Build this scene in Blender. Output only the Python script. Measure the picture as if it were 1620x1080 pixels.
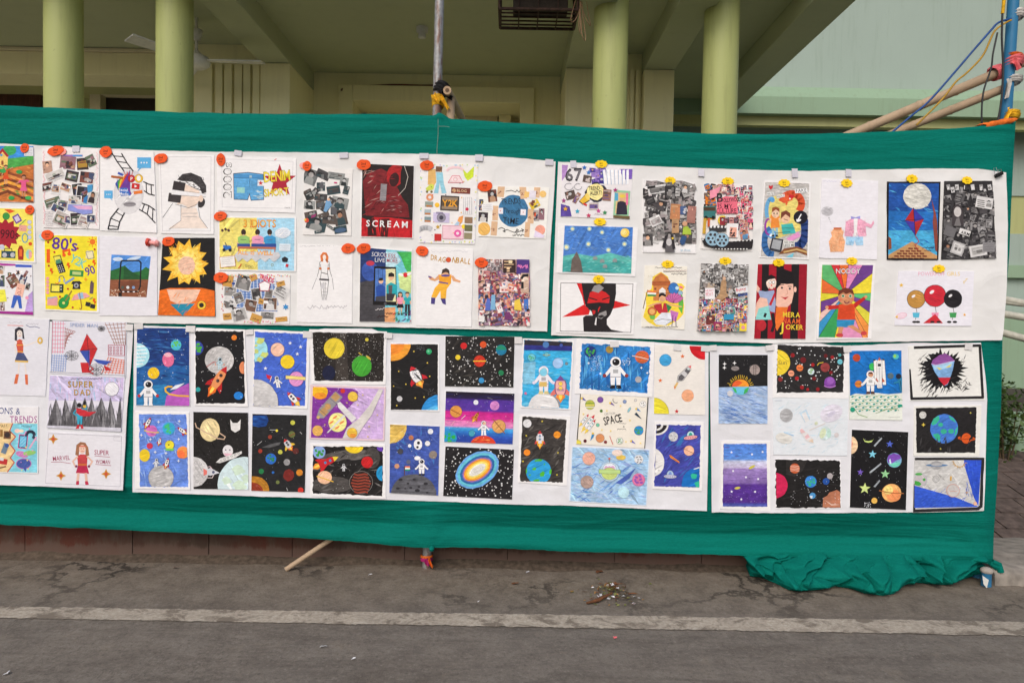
import bpy, bmesh, math, random
from mathutils import Vector, Matrix, noise
R = math.radians
scene = bpy.context.scene
for o in list(bpy.data.objects): bpy.data.objects.remove(o)
COL = scene.collection

# ---------------------------------------------------------------- camera
CAM = Vector((0.0, -3.48, 1.32)); TILT = R(1.86); ROLL = R(1.0); FPX = 1080.0
Fv = Vector((0, math.cos(TILT), -math.sin(TILT)))
R0 = Vector((1, 0, 0)); U0 = Vector((0, math.sin(TILT), math.cos(TILT)))
Rv = R0*math.cos(ROLL) + U0*math.sin(ROLL)
Uv = -R0*math.sin(ROLL) + U0*math.cos(ROLL)
cd = bpy.data.cameras.new('camera'); cam = bpy.data.objects.new('camera', cd); COL.objects.link(cam)
cd.sensor_width = 36; cd.lens = 24.0; cd.clip_start = 0.05; cd.clip_end = 400
m = Matrix((Rv, Uv, -Fv)).transposed().to_4x4(); m.translation = CAM; cam.matrix_world = m
scene.camera = cam

# ---------------------------------------------------------------- sky and sun (soft, hazy day)
SUN_EL, SUN_AZ = R(42), R(200)          # sun behind the photographer, a little to the left
w = bpy.data.worlds.new('World'); scene.world = w; w.use_nodes = True
nt = w.node_tree; nt.nodes.clear()
sk = nt.nodes.new('ShaderNodeTexSky'); sk.sky_type = 'NISHITA'; sk.sun_disc = False
sk.sun_elevation = SUN_EL; sk.sun_rotation = SUN_AZ; sk.air_density = 1.0; sk.dust_density = 3.5; sk.ozone_density = 0.6
bg = nt.nodes.new('ShaderNodeBackground'); bg.inputs[1].default_value = 0.14
wo = nt.nodes.new('ShaderNodeOutputWorld'); nt.links.new(sk.outputs[0], bg.inputs[0]); nt.links.new(bg.outputs[0], wo.inputs[0])
sd = bpy.data.lights.new('sun', 'SUN'); sd.energy = .95; sd.angle = R(35); sd.color = (1, .992, .975)
sun = bpy.data.objects.new('sun', sd); COL.objects.link(sun)
sdir = Vector((math.sin(SUN_AZ)*math.cos(SUN_EL), math.cos(SUN_AZ)*math.cos(SUN_EL), math.sin(SUN_EL)))
sun.rotation_euler = sdir.to_track_quat('Z', 'Y').to_euler(); sun.location = (0, -6, 8)
vs = scene.view_settings; vs.view_transform = 'Standard'; vs.look = 'None'; vs.gamma = 1; vs.use_curve_mapping = False
vs.exposure = 0.13

# ---------------------------------------------------------------- helpers
def ray(px, py): return Rv*((px-810)/FPX) + Uv*((540-py)/FPX) + Fv
def at(px, py, Y=0.0):
    d = ray(px, py); return CAM + d*((Y-CAM.y)/d.y)
def gnd(px, py, z=0.0):
    d = ray(px, py); return CAM + d*((z-CAM.z)/d.z)
def lin(c):
    f = lambda v: v/12.92 if v <= .04045 else ((v+.055)/1.055)**2.4
    return tuple(f(x/255.0) for x in c)
def tag(o, label=None, cat=None, group=None, kind=None):
    if label: o['label'] = label
    if cat: o['category'] = cat
    if group: o['group'] = group
    if kind: o['kind'] = kind
    return o
def empty(name, loc=(0,0,0), rz=0, parent=None):
    o = bpy.data.objects.new(name, None); COL.objects.link(o); o.location = loc; o.rotation_euler = (0,0,rz); o.empty_display_size = .1
    if parent: o.parent = parent
    return o
class MB:
    def __init__(s): s.v = []; s.f = []; s.sm = []
    def add(s, vs_, fs_, smooth=False):
        b = len(s.v); s.v += [tuple(v) for v in vs_]; s.f += [tuple(i+b for i in f) for f in fs_]; s.sm += [smooth]*len(fs_)
    def box(s, x0, x1, y0, y1, z0, z1):
        s.add([(x0,y0,z0),(x1,y0,z0),(x1,y1,z0),(x0,y1,z0),(x0,y0,z1),(x1,y0,z1),(x1,y1,z1),(x0,y1,z1)],
              [(0,3,2,1),(4,5,6,7),(0,1,5,4),(1,2,6,5),(2,3,7,6),(3,0,4,7)])
    def prism(s, loop, d):           # loop of 3D points extruded by d
        n = len(loop); d = Vector(d); a = [Vector(p) for p in loop]
        s.add(a+[p+d for p in a], [tuple(range(n))[::-1], tuple(range(n, 2*n))]+[(i,(i+1)%n,(i+1)%n+n,i+n) for i in range(n)])
    def tube(s, pts, r, n=10, caps=True):
        pts = [Vector(p) for p in pts]; rr = r if isinstance(r, (list, tuple)) else [r]*len(pts)
        vs_ = []; ref = None
        for i, p in enumerate(pts):
            t = (pts[min(i+1, len(pts)-1)]-pts[max(i-1, 0)]).normalized()
            if ref is None:
                ref = Vector((0,0,1)) if abs(t.z) < .9 else Vector((1,0,0))
            a = t.cross(ref).normalized(); b = t.cross(a).normalized(); ref = -b if False else b.cross(t) if False else ref
            for k in range(n):
                an = 2*math.pi*k/n; vs_.append(p+(a*math.cos(an)+b*math.sin(an))*rr[i])
        fs_ = []
        for i in range(len(pts)-1):
            for k in range(n):
                fs_.append((i*n+k, i*n+(k+1)%n, (i+1)*n+(k+1)%n, (i+1)*n+k))
        s.add(vs_, fs_, True)
        if caps:
            s.add(vs_[:n], [tuple(range(n))]); s.add(vs_[-n:], [tuple(range(n))[::-1]])
    def lathe(s, prof, c, n=24):      # prof [(r,z)] about z axis at c
        vs_ = []; c = Vector(c)
        for r, z in prof:
            for k in range(n):
                an = 2*math.pi*k/n; vs_.append((c.x+r*math.cos(an), c.y+r*math.sin(an), c.z+z))
        fs_ = [(i*n+k, i*n+(k+1)%n, (i+1)*n+(k+1)%n, (i+1)*n+k) for i in range(len(prof)-1) for k in range(n)]
        s.add(vs_, fs_, True)
        s.add(vs_[:n], [tuple(range(n))[::-1]]); s.add(vs_[-n:], [tuple(range(n))])
    def grid(s, fn, nu, nv, smooth=True):
        s.add([fn(i/nu, j/nv) for j in range(nv+1) for i in range(nu+1)],
              [(j*(nu+1)+i, j*(nu+1)+i+1, (j+1)*(nu+1)+i+1, (j+1)*(nu+1)+i) for j in range(nv) for i in range(nu)], smooth)
    def build(s, name, mat, parent=None, origin=None, bevel=0, recalc=True):
        me = bpy.data.meshes.new(name)
        o_ = Vector(origin) if origin is not None else None
        if o_ is None and parent is None:
            xs = [Vector(v) for v in s.v]
            o_ = Vector((sum(v.x for v in xs)/len(xs), sum(v.y for v in xs)/len(xs), min(v.z for v in xs)))
        base = o_ if o_ is not None else Vector((0,0,0))
        off = base.copy()
        if parent is not None:      # parts keep world coordinates relative to their parent
            p = parent; tot = Vector((0,0,0))
            while p is not None: tot += p.location; p = p.parent
            off = tot
        me.from_pydata([tuple(Vector(v)-off) for v in s.v], [], s.f)
        me.polygons.foreach_set('use_smooth', s.sm)
        if recalc or bevel:
            bm = bmesh.new(); bm.from_mesh(me)
            if recalc: bmesh.ops.recalc_face_normals(bm, faces=bm.faces)
            if bevel:
                es = [e for e in bm.edges if len(e.link_faces) == 2 and e.calc_face_angle(0) > .9]
                bmesh.ops.bevel(bm, geom=es, offset=bevel, segments=2, affect='EDGES', profile=.6)
            bm.to_mesh(me); bm.free()
        o = bpy.data.objects.new(name, me); COL.objects.link(o)
        if mat: me.materials.append(mat)
        if parent is not None: o.parent = parent
        else: o.location = off
        return o

# ---------------------------------------------------------------- materials
class NT:
    def __init__(s, name):
        s.m = bpy.data.materials.new(name); s.m.use_nodes = True; s.t = s.m.node_tree
        s.b = s.t.nodes['Principled BSDF']; s.co = s.t.nodes.new('ShaderNodeTexCoord')
    def n(s, ty, **kw):
        x = s.t.nodes.new(ty)
        for k, v in kw.items():
            if k.startswith('i_'):
                key = k[2:]; key = int(key) if key.isdigit() else key.replace('_', ' ')
                x.inputs[key].default_value = v
            else: setattr(x, k, v)
        return x
    def l(s, a, b): s.t.links.new(a, b)
    def noise(s, scale, detail=4, rough=.55, vec=None, dist=0, stretch=None, coord='Object'):
        x = s.n('ShaderNodeTexNoise'); x.inputs['Scale'].default_value = scale; x.inputs['Detail'].default_value = detail
        x.inputs['Roughness'].default_value = rough; x.inputs['Distortion'].default_value = dist
        src = vec or s.co.outputs[coord]
        if stretch:
            mp = s.n('ShaderNodeMapping'); mp.inputs['Scale'].default_value = stretch; s.l(src, mp.inputs[0]); src = mp.outputs[0]
        s.l(src, x.inputs['Vector']); return x.outputs['Fac']
    def ramp(s, fac, stops):
        r = s.n('ShaderNodeValToRGB'); e = r.color_ramp.elements
        while len(e) < len(stops): e.new(.5)
        for k, (p, c) in enumerate(stops):
            e[k].position = p; e[k].color = (c, c, c, 1) if isinstance(c, (int, float)) else (*c, 1)
        s.l(fac, r.inputs[0]); return r.outputs[0]
    def mix(s, fac, a, b, mode='MIX'):
        x = s.n('ShaderNodeMix', data_type='RGBA', blend_type=mode)
        for i, v in ((0, fac), (6, a), (7, b)):
            if hasattr(v, 'links') or hasattr(v, 'is_output'): s.l(v, x.inputs[i])
            else: x.inputs[i].default_value = v if i == 0 else (*v, 1) if len(v) == 3 else v
        return x.outputs[2]
    def bump(s, h, strength=.3, dist=.01, prev=None):
        x = s.n('ShaderNodeBump'); x.inputs['Strength'].default_value = strength; x.inputs['Distance'].default_value = dist
        s.l(h, x.inputs['Height'])
        if prev: s.l(prev, x.inputs['Normal'])
        return x.outputs[0]
    def fin(s, col=None, rough=.7, nrm=None, spec=.3, metal=0):
        if col is not None:
            if hasattr(col, 'links'): s.l(col, s.b.inputs['Base Color'])
            else: s.b.inputs['Base Color'].default_value = (*col, 1)
        if hasattr(rough, 'links'): s.l(rough, s.b.inputs['Roughness'])
        else: s.b.inputs['Roughness'].default_value = rough
        s.b.inputs['Specular IOR Level'].default_value = spec; s.b.inputs['Metallic'].default_value = metal
        if nrm: s.l(nrm, s.b.inputs['Normal'])
        return s.m

def simple(name, col, rough=.6, var=.12, scale=20, bump=.1, spec=.3, metal=0, stretch=None):
    t = NT(name); n1 = t.noise(scale, 5, stretch=stretch)
    lo = tuple(c*(1-var*1.6) for c in col); hi = tuple(min(1, c*(1+var)) for c in col)
    c = t.ramp(n1, [(.3, lo), (.7, hi)])
    return t.fin(c, rough, t.bump(n1, bump, .004), spec, metal)

def mat_paint(name, col, dirt=(.25,.22,.15), amt=.35, rough=.55, streak=True, spec=.25):
    t = NT(name)
    n1 = t.noise(2.2, 6, .6); n2 = t.noise(26, 6, .65); n3 = t.noise(3.0, 6, .65, stretch=(6, 6, .5)) if streak else t.noise(7, 5)
    c = t.mix(t.ramp(n1, [(.3, .0), (.75, .35)]), col, tuple(x*.86 for x in col))
    c = t.mix(t.ramp(n3, [(.52, 0.0), (.78, amt)]), c, tuple(a*.5+b*.5 for a, b in zip(dirt, col)))
    c = t.mix(t.ramp(n2, [(.66, 0.0), (.76, amt*.8)]), c, dirt)
    b = t.bump(n2, .12, .004); b = t.bump(n1, .2, .02, b)
    return t.fin(c, rough, b, spec)

M = {}
M['column'] = mat_paint('column_paint', (.40, .435, .165), (.15,.14,.06), .8, .45)
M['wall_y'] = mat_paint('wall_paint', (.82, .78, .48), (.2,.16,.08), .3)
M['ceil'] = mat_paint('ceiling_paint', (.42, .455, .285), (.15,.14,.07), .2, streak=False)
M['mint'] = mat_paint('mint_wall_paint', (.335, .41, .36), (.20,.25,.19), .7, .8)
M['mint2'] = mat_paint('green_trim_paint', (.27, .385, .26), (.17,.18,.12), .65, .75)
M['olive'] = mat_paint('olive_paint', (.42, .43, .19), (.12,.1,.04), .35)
M['dark'] = simple('dark_recess', (.03, .022, .016), .6)  # near-black colour stands for the unlit depth of openings
M['wood'] = simple('dark_door_wood', (.075, .026, .016), .45, .3, 9, stretch=(8,8,.7))
M['frame'] = mat_paint('door_frame_paint', (.66, .6, .40), (.2,.14,.07), .3)
M['white'] = simple('white_plastic', (.62, .62, .58), .4, .1, 12)
M['greyfan'] = simple('fan_metal', (.66, .66, .64), .35, .12, 12, spec=.5)
M['iron'] = simple('rusty_iron', (.055, .03, .022), .75, .4, 30, .3)
M['speaker'] = simple('speaker_cloth', (.035, .026, .02), .8, .2, 60)
M['string'] = simple('jute_string', (.34, .2, .12), .85, .2, 60)
M['red_wire'] = simple('red_wire', (.12, .03, .025), .5)

def mat_asphalt():
    t = NT('worn_asphalt')
    big = t.noise(.8, 6, .6); fine = t.noise(150, 3, .7); mid = t.noise(8, 8, .7); drag = t.noise(6, 9, .74, stretch=(.38, 2.0, 1)); drag2 = t.noise(2.6, 9, .74, stretch=(.34, 2.2, 1), dist=.5); grit = t.noise(48, 5, .75)
    c = t.ramp(mid, [(.3, (.112,.096,.080)), (.5, (.166,.144,.120)), (.7, (.228,.201,.168))])
    c = t.mix(t.ramp(drag, [(.42, 0.0), (.66, .8)]), c, (.215,.190,.160))
    c = t.mix(t.ramp(drag2, [(.5, 0.0), (.66, .7)]), c, (.100,.083,.068))
    c = t.mix(t.ramp(big, [(.4, .0), (.7, .35)]), c, (.130,.120,.110))
    sx = t.n('ShaderNodeSeparateXYZ'); t.l(t.co.outputs['Object'], sx.inputs[0])
    mr = t.n('ShaderNodeMapRange'); mr.inputs[1].default_value = -.60; mr.inputs[2].default_value = -.10; t.l(sx.outputs[1], mr.inputs[0])
    dust = t.noise(1.6, 6, .62, stretch=(.6, 1.6, 1))
    mm = t.n('ShaderNodeMath', operation='MULTIPLY'); t.l(mr.outputs[0], mm.inputs[0]); t.l(t.ramp(dust, [(.2, .55), (.6, 1.0)]), mm.inputs[1])
    c = t.mix(mm.outputs[0], c, t.ramp(mid, [(.3, (.125,.098,.074)), (.5, (.195,.158,.120)), (.7, (.265,.220,.170))]))
    # a few long cracks in the mud crust, only here and there
    wv = t.n('ShaderNodeTexNoise'); wv.inputs['Scale'].default_value = 4.5; wv.inputs['Detail'].default_value = 7; wv.inputs['Roughness'].default_value = .65; t.l(t.co.outputs['Object'], wv.inputs['Vector'])
    va = t.n('ShaderNodeMixRGB'); va.blend_type = 'ADD'; va.inputs[0].default_value = .6; t.l(t.co.outputs['Object'], va.inputs[1]); t.l(wv.outputs['Color'], va.inputs[2])
    vo = t.n('ShaderNodeTexVoronoi', feature='DISTANCE_TO_EDGE'); vo.inputs['Scale'].default_value = 1.9; t.l(va.outputs[0], vo.inputs['Vector'])
    ck = t.ramp(vo.outputs['Distance'], [(.0, 1.0), (.03, .7), (.055, 0.0)])
    cm = t.ramp(t.noise(1.15, 3, .5), [(.47, 0.0), (.57, .95)])
    mk = t.n('ShaderNodeMath', operation='MULTIPLY'); t.l(ck, mk.inputs[0]); t.l(cm, mk.inputs[1])
    mk2 = t.n('ShaderNodeMath', operation='MULTIPLY'); t.l(mk.outputs[0], mk2.inputs[0]); t.l(mr.outputs[0], mk2.inputs[1])
    # flaked crust: thin dark rims and pale plates
    sc = t.noise(6, 9, .72, stretch=(1, .75, 1), dist=.7)
    rim0 = t.ramp(sc, [(.495, 0.0), (.512, .55), (.53, 0.0)]); rm = t.n('ShaderNodeMath', operation='MULTIPLY'); t.l(rim0, rm.inputs[0]); t.l(t.ramp(t.noise(2.3, 4, .5), [(.45, 0.0), (.65, 1.0)]), rm.inputs[1]); rim = rm.outputs[0]
    c = t.mix(rim, c, (.060,.048,.038)); c = t.mix(t.ramp(sc, [(.60, 0.0), (.70, .30)]), c, (.105,.085,.068)); c = t.mix(t.ramp(sc, [(.36, .5), (.42, 0.0)]), c, (.21,.178,.140)); c = t.mix(t.ramp(grit, [(.53, 0.0), (.66, .6)]), c, (.085,.071,.059)); c = t.mix(t.ramp(grit, [(.32, .65), (.45, 0.0)]), c, (.26,.235,.20))
    c = t.mix(mk2.outputs[0], c, (.034,.028,.023))
    c = t.mix(t.ramp(fine, [(.28, .35), (.5, 0.0)]), c, (.05,.044,.038)); c = t.mix(t.ramp(fine, [(.62, 0.0), (.8, .35)]), c, (.24,.22,.19))
    b = t.bump(fine, .5, .003); b = t.bump(grit, .6, .006, b); b = t.bump(mid, .5, .012, b); b = t.bump(sc, .35, .008, b); b = t.bump(mk2.outputs[0], -.9, .01, b)
    return t.fin(c, .9, b, .18)
M['asphalt'] = mat_asphalt()
def mat_stripe():
    t = NT('worn_line_paint'); n1 = t.noise(9, 9, .74, stretch=(.8, 1.1, 1), dist=.5); n2 = t.noise(70, 5, .7); n3 = t.noise(2.5, 5, .6)
    c = t.ramp(n2, [(.28, (.30,.26,.205)), (.5, (.42,.37,.30)), (.75, (.56,.51,.43))])
    c = t.mix(t.ramp(n3, [(.35, .0), (.7, .45)]), c, (.24,.205,.165))
    c = t.mix(t.ramp(n1, [(.49, 0.0), (.58, .85)]), c, (.155,.128,.100)); c = t.mix(t.ramp(n1, [(.40, .5), (.44, 0.0)]), c, (.2,.17,.135))
    return t.fin(c, .88, t.bump(n2, .5, .004, t.bump(n1, .4, .006)), .15)
M['stripe'] = mat_stripe()
def mat_plinth():
    t = NT('red_plinth_paint'); n1 = t.noise(1.5, 6, .62); n2 = t.noise(30, 6, .7); n3 = t.noise(5, 7, .68, stretch=(2.5, 2.5, .7))
    c = t.mix(t.ramp(n1, [(.34, .25), (.58, 1.0)]), (.125,.038,.025), (.075,.049,.038))
    c = t.mix(t.ramp(n3, [(.46, 0.0), (.62, .8)]), c, (.10,.073,.056)); c = t.mix(t.ramp(n2, [(.6, 0.0), (.72, .6)]), c, (.16,.095,.075))
    sx = t.n('ShaderNodeSeparateXYZ'); t.l(t.co.outputs['Object'], sx.inputs[0]); ad = t.n('ShaderNodeMath', operation='MULTIPLY_ADD'); t.l(n3, ad.inputs[0]); ad.inputs[1].default_value = -.12; t.l(sx.outputs[2], ad.inputs[2])
    c = t.mix(t.ramp(ad.outputs[0], [(-.0, .75), (.02, .0)]), c, (.14,.092,.074))
    return t.fin(c, .85, t.bump(n2, .3, .004, t.bump(n1, .3, .02)), .15)
M['redtile'] = mat_plinth()
M['mortar'] = simple('plinth_mortar', (.085, .045, .034), .9, .25, 30, .4)
M['dirt'] = simple('dust_fillet', (.11, .082, .06), .95, .3, 40, .5)
M['conc'] = simple('concrete', (.27, .24, .205), .9, .25, 14, .5)
M['floor'] = simple('porch_floor_tile', (.45, .42, .36), .6, .15, 10)
M['paver'] = simple('brown_paver', (.115, .085, .072), .9, .3, 20, .3)
M['pavegap'] = simple('paver_joint', (.075, .06, .05), .95, .2, 30)
M['pipe'] = simple('cream_pipe_paint', (.52, .50, .42), .45, .12, 20)
M['leaf'] = simple('leaf', (.07, .12, .03), .55, .3, 12)
M['stem'] = simple('stem', (.10, .07, .04), .8)
def mat_galv():
    t = NT('rusty_galvanised_pipe'); n1 = t.noise(9, 6, .65, stretch=(3, 3, .8)); n2 = t.noise(60, 4)
    c = t.ramp(n2, [(.3, (.22,.22,.22)), (.7, (.36,.36,.36))])
    c = t.mix(t.ramp(n1, [(.5, 0.0), (.6, .9)]), c, (.17,.09,.065))
    return t.fin(c, .5, t.bump(n1, .15, .003), .4, .35)
M['galv'] = mat_galv()
M['bluepipe'] = mat_paint('blue_pole_paint', (.03, .17, .33), (.05,.06,.07), .55, .45)
M['bamboo'] = mat_paint('bamboo', (.44, .32, .21), (.13,.09,.06), .9, .7)
M['bamboo_end'] = simple('bamboo_cut', (.46, .32, .2), .8, .2, 60)
M['hole'] = simple('bamboo_hollow', (.12, .075, .045), .9)
for nm, c in (('yellow', (.72,.40,.015)), ('black', (.008,.008,.009)), ('pink', (.80,.16,.18)), ('orange', (.75,.16,.02)), ('whitec', (.5,.48,.45)), ('magenta', (.42,.02,.16))):
    M['cl_'+nm] = simple('cloth_'+nm, c, .85, .2, 40, .3)
M['wire_blue'] = simple('blue_cable', (.015, .07, .25), .45)
M['wire_yellow'] = simple('yellow_cable', (.42, .24, .02), .45)
M['wire_dark'] = simple('dark_cable', (.03, .03, .032), .5)

def mat_cloth(name='green_cloth'):
    t = NT(name)
    st = t.noise(9, 7, .68, stretch=(.22, 1, 6)); wv = t.noise(190, 2, .5, stretch=(.3, 1, 2.2)); wv2 = t.noise(190, 2, .5, stretch=(2.2, 1, .3)); big = t.noise(1.2, 4, .5)
    c = t.ramp(st, [(.25, (.0012,.115,.091)), (.5, (.0016,.143,.113)), (.75, (.0030,.175,.141))])
    c = t.mix(t.ramp(big, [(.3, .0), (.7, .4)]), c, (.001,.140,.100))
    c = t.mix(t.ramp(wv, [(.4, .0), (.72, .4)]), c, (.005,.215,.165)); c = t.mix(t.ramp(wv2, [(.45, .0), (.72, .3)]), c, (.0008,.11,.078))
    b = t.bump(wv, .15, .0015); b = t.bump(wv2, .15, .0015, b); b = t.bump(st, .35, .006, b); b = t.bump(t.noise(4, 5, .6, stretch=(.35, 1, 3.2), dist=1.2), .6, .02, b)
    return t.fin(c, .85, b, .06)
M['cloth'] = mat_cloth()
# ================================================================ GROUND
g = MB(); g.add([(-60,-60,0),(60,-60,0),(60,60,0),(-60,60,0)], [(0,1,2,3)])
gr = g.build('road', M['asphalt'], origin=(0,0,0)); tag(gr, kind='structure')
g = MB()
a0, a1 = gnd(0,960), gnd(1620,984); b0, b1 = gnd(0,978), gnd(1620,1006)
def stripe_pt(u, v):
    A = a0+(a1-a0)*u; B = b0+(b1-b0)*u; p = A+(B-A)*v
    j = .009*noise.noise((p.x*5, v*5, 3))+.010*noise.noise((p.x*29, v*9, 1))+.006*noise.noise((p.x*90, v*9, 7)) if v in (0, 1) else 0
    return (p.x, p.y+j, .004)
def stripe_ext(u, v): return stripe_pt(-1.0+3.0*u, v)
g.grid(stripe_ext, 1100, 2, False)
tag(g.build('road_marking', M['stripe'], origin=(0,0,0)), kind='structure')

# ================================================================ SCHOOL BUILDING
YC, YP, YB, YL, YF, YR = 1.72, 2.91, 3.66, 3.12, 4.27, 4.75
ZC, ZB, ZFL = 3.83, 3.65, .45
XR = 2.43
bld = empty('school_building', (0, 2.5, 0)); tag(bld, 'pale green school building with a columned porch behind the cloth screen', 'building')
def part(name, mat, boxes, bevel=0, parent=bld):
    b = MB()
    for x in boxes: b.box(*x)
    return b.build(name, mat, parent, bevel=bevel)
XL = -9.0
part('porch_floor', M['floor'], [(XL, XR-.1, .30, YR+1, .02, ZFL)])
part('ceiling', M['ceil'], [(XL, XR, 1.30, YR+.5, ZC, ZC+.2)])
def X(px, Y, py=150): return at(px, py, Y).x
def Z(px, py, Y): return at(px, py, Y).z
# beams running back over the pilasters, pilasters below them
xp = [(X(411,YP), X(459,YP)), (X(894,YP), X(941,YP)), (X(1018,YP), X(1067,YP))]
for x0, x1 in xp:
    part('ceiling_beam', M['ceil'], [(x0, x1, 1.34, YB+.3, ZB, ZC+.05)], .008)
    part('pilaster', M['wall_y'], [(x0+.004, x1-.004, YP, YB+.5, ZFL, ZB-.003)], .006)
xf0, xf1 = X(20,YP)-.4, X(70,YP)-.4
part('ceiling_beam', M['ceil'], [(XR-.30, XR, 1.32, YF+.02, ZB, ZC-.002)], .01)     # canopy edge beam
# back wall of the middle bay with the door surround
mx0, mx1 = xp[0][1], xp[1][0]
dx0, dx1 = X(537,YB), X(845,YB); ztop = Z(690,139,YB); ox0, ox1 = X(558,YB-.05), X(823,YB-.05); zop = Z(690,161,YB-.05)
part('back_wall', M['wall_y'], [(mx0-.1, ox0, YB, YB+.2, ZFL, ZC), (ox1, mx1+.1, YB, YB+.2, ZFL, ZC), (ox0, ox1, YB, YB+.2, zop, ZC)])
part('door_surround', M['wall_y'], [(dx0, ox0, YB-.05, YB+.01, ZFL, ztop), (ox1, dx1, YB-.05, YB+.01, ZFL, ztop), (ox0, ox1, YB-.05, YB+.01, zop, ztop)], .006)
Yd = YB+.45
part('recess', M['wall_y'], [(ox0-.05, ox0-.002, YB+.19, Yd+.1, ZFL, zop+.3), (ox1+.002, ox1+.05, YB+.19, Yd+.1, ZFL, zop+.3), (ox0, ox1, YB+.2, Yd+.1, zop+.003, zop+.05), (ox0-.05, ox1+.05, Yd+.1, Yd+.2, ZFL, zop+.3)])
fx0, fx1 = X(606,Yd-.1,180), X(787,Yd-.1,180); zf = Z(690,175,Yd-.1)
dr = part('door', M['frame'], [(fx0, fx0+.1, Yd-.02, Yd+.08, ZFL, zf), (fx1-.1, fx1, Yd-.02, Yd+.08, ZFL, zf), (fx0+.1, fx1-.1, Yd-.02, Yd+.08, zf-.1, zf)], .004)
part('door_leaf', M['frame'], [(fx0+.1, (fx0+fx1)/2-.003, Yd+.01, Yd+.06, ZFL, zf-.1), ((fx0+fx1)/2+.003, fx1-.1, Yd+.01, Yd+.06, ZFL, zf-.1)], 0, dr)
part('side_block', M['wall_y'], [(X(580,Yd-.1), X(600,Yd-.1), Yd-.08, Yd+.1, ZFL, Z(590,165,Yd-.1)), (X(787,Yd-.1)+.02, X(806,Yd-.1)+.02, Yd-.08, Yd+.1, ZFL, Z(790,166,Yd-.1))])
# wall between the two right pilasters, with strip mouldings
part('back_wall', M['wall_y'], [(xp[1][1]-.002, xp[2][0]+.002, YP+.12, YP+.3, ZFL, ZC)])
for px in (996, 1005):
    part('strip_moulding', M['wall_y'], [(X(px,YP+.1), X(px+6,YP+.1), YP+.08, YP+.13, ZFL, ZB+.02)], .004)
# left bay: deep lintel, dark doors, framed window, panelled wall
lx1 = xp[0][0]
part('lintel', M['wall_y'], [(XL, X(330,YL), YL, YL+.35, Z(100,118,YL), Z(100,82,YL))], .006)
part('cornice', M['frame'], [(XL, X(330,YL), YL-.03, YL+.3, Z(100,82,YL)+.002, Z(100,77,YL))], .004)
part('back_wall', M['olive'], [(XL, X(318,YL), YL+.9, YL+1.1, ZFL, ZC), (XL, X(330,YL), YL+.32, YL+.95, Z(100,118,YL)+.05, ZC-.003)])
Yw = YL+.8
part('door_leaf', M['wood'], [(X(-160,Yw), X(-48,Yw), Yw-.02, Yw+.09, ZFL, Z(40,138,Yw)), (X(-46,Yw), X(66,Yw), Yw-.02, Yw+.09, ZFL, Z(40,138,Yw))], .006)
wf = part('window_frame', M['frame'], [(X(147,Yw), X(164,Yw), Yw-.06, Yw+.1, ZFL, Z(180,133,Yw)), (X(164,Yw), X(272,Yw), Yw-.06, Yw+.1, Z(180,153,Yw), Z(180,133,Yw)), (X(272,Yw), X(290,Yw), Yw-.06, Yw+.1, ZFL, Z(180,133,Yw))], .006)
part('pane', M['dark'], [(X(164,Yw), X(272,Yw), Yw+.04, Yw+.095, ZFL, Z(180,153,Yw)-.001)], 0, wf)
part('panelled_wall', M['wall_y'], [(X(300,YP+.1), lx1+.05, YP+.06, YP+.2, ZFL, ZC)])
for a_, b_ in ((309,336),(341,352),(355,367),(371,383),(385,396),(400,411)):
    part('wall_board', M['wall_y'], [(X(a_,YP+.03), X(b_,YP+.03), YP+.022, YP+.065, ZFL, ZB-.006)], .006)
# right: sunlit facade above, sunshade slab, windows in its shade
fx = X(1060, YR)
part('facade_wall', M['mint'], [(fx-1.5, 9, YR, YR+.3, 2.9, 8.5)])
zs0, zs1, zs2 = Z(1300,181,YF), Z(1300,154,YF), Z(1300,133,YF)
sh = MB()
prof = [(YF, zs0), (YF, zs1), (YF+.12, zs2), (YR+.02, zs2+.05), (YR+.02, zs0+.05), (YF+.1, zs0)]
sh.prism([(XR-1.6, y, z) for y, z in prof], (8.2, 0, 0)); sh.build('sunshade', M['mint2'], bld)
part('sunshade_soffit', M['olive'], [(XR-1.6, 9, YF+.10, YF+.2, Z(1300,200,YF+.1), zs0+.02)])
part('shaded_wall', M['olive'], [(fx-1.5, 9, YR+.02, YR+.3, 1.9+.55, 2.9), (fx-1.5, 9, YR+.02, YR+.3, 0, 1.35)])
part('shaded_wall', M['mint'], [(X(1585,YR,300), 9, YR+.01, YR+.3, 1.35, 2.45)])
part('green_band', M['mint2'], [(X(1500,YR,300), 9, YR-.06, YR+.02, Z(1605,440,YR), Z(1605,420,YR))], .004)
wz0, wz1 = 1.352, 2.448
for k in range(4):
    xa = X(1060,YR)+k*.95
    w_ = part('window_frame', M['frame'], [(xa, xa+.06, YR+.05, YR+.14, wz0, wz1), (xa+.84, xa+.9, YR+.05, YR+.14, wz0, wz1), (xa+.06, xa+.84, YR+.05, YR+.14, wz1-.06, wz1), (xa+.42, xa+.48, YR+.05, YR+.14, wz0, wz1-.06)])
    part('pane', M['dark'], [(xa+.06, xa+.84, YR+.12, YR+.13, wz0, wz1-.06)], 0, w_)
part('shaded_wall', M['dark'], [(fx-1.5, X(1585,YR,300), YR+.2, YR+.3, 1.35, 2.45)])  # backing behind the windows, interior darkness put into its colour
# soffit side wall closing the gap between the porch back wall and the facade
part('back_wall', M['olive'], [(xp[2][1], XR-.3, YR-.3, YR+.02, Z(1090,172,YR-.3), Z(1090,132,YR-.3))])
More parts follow.
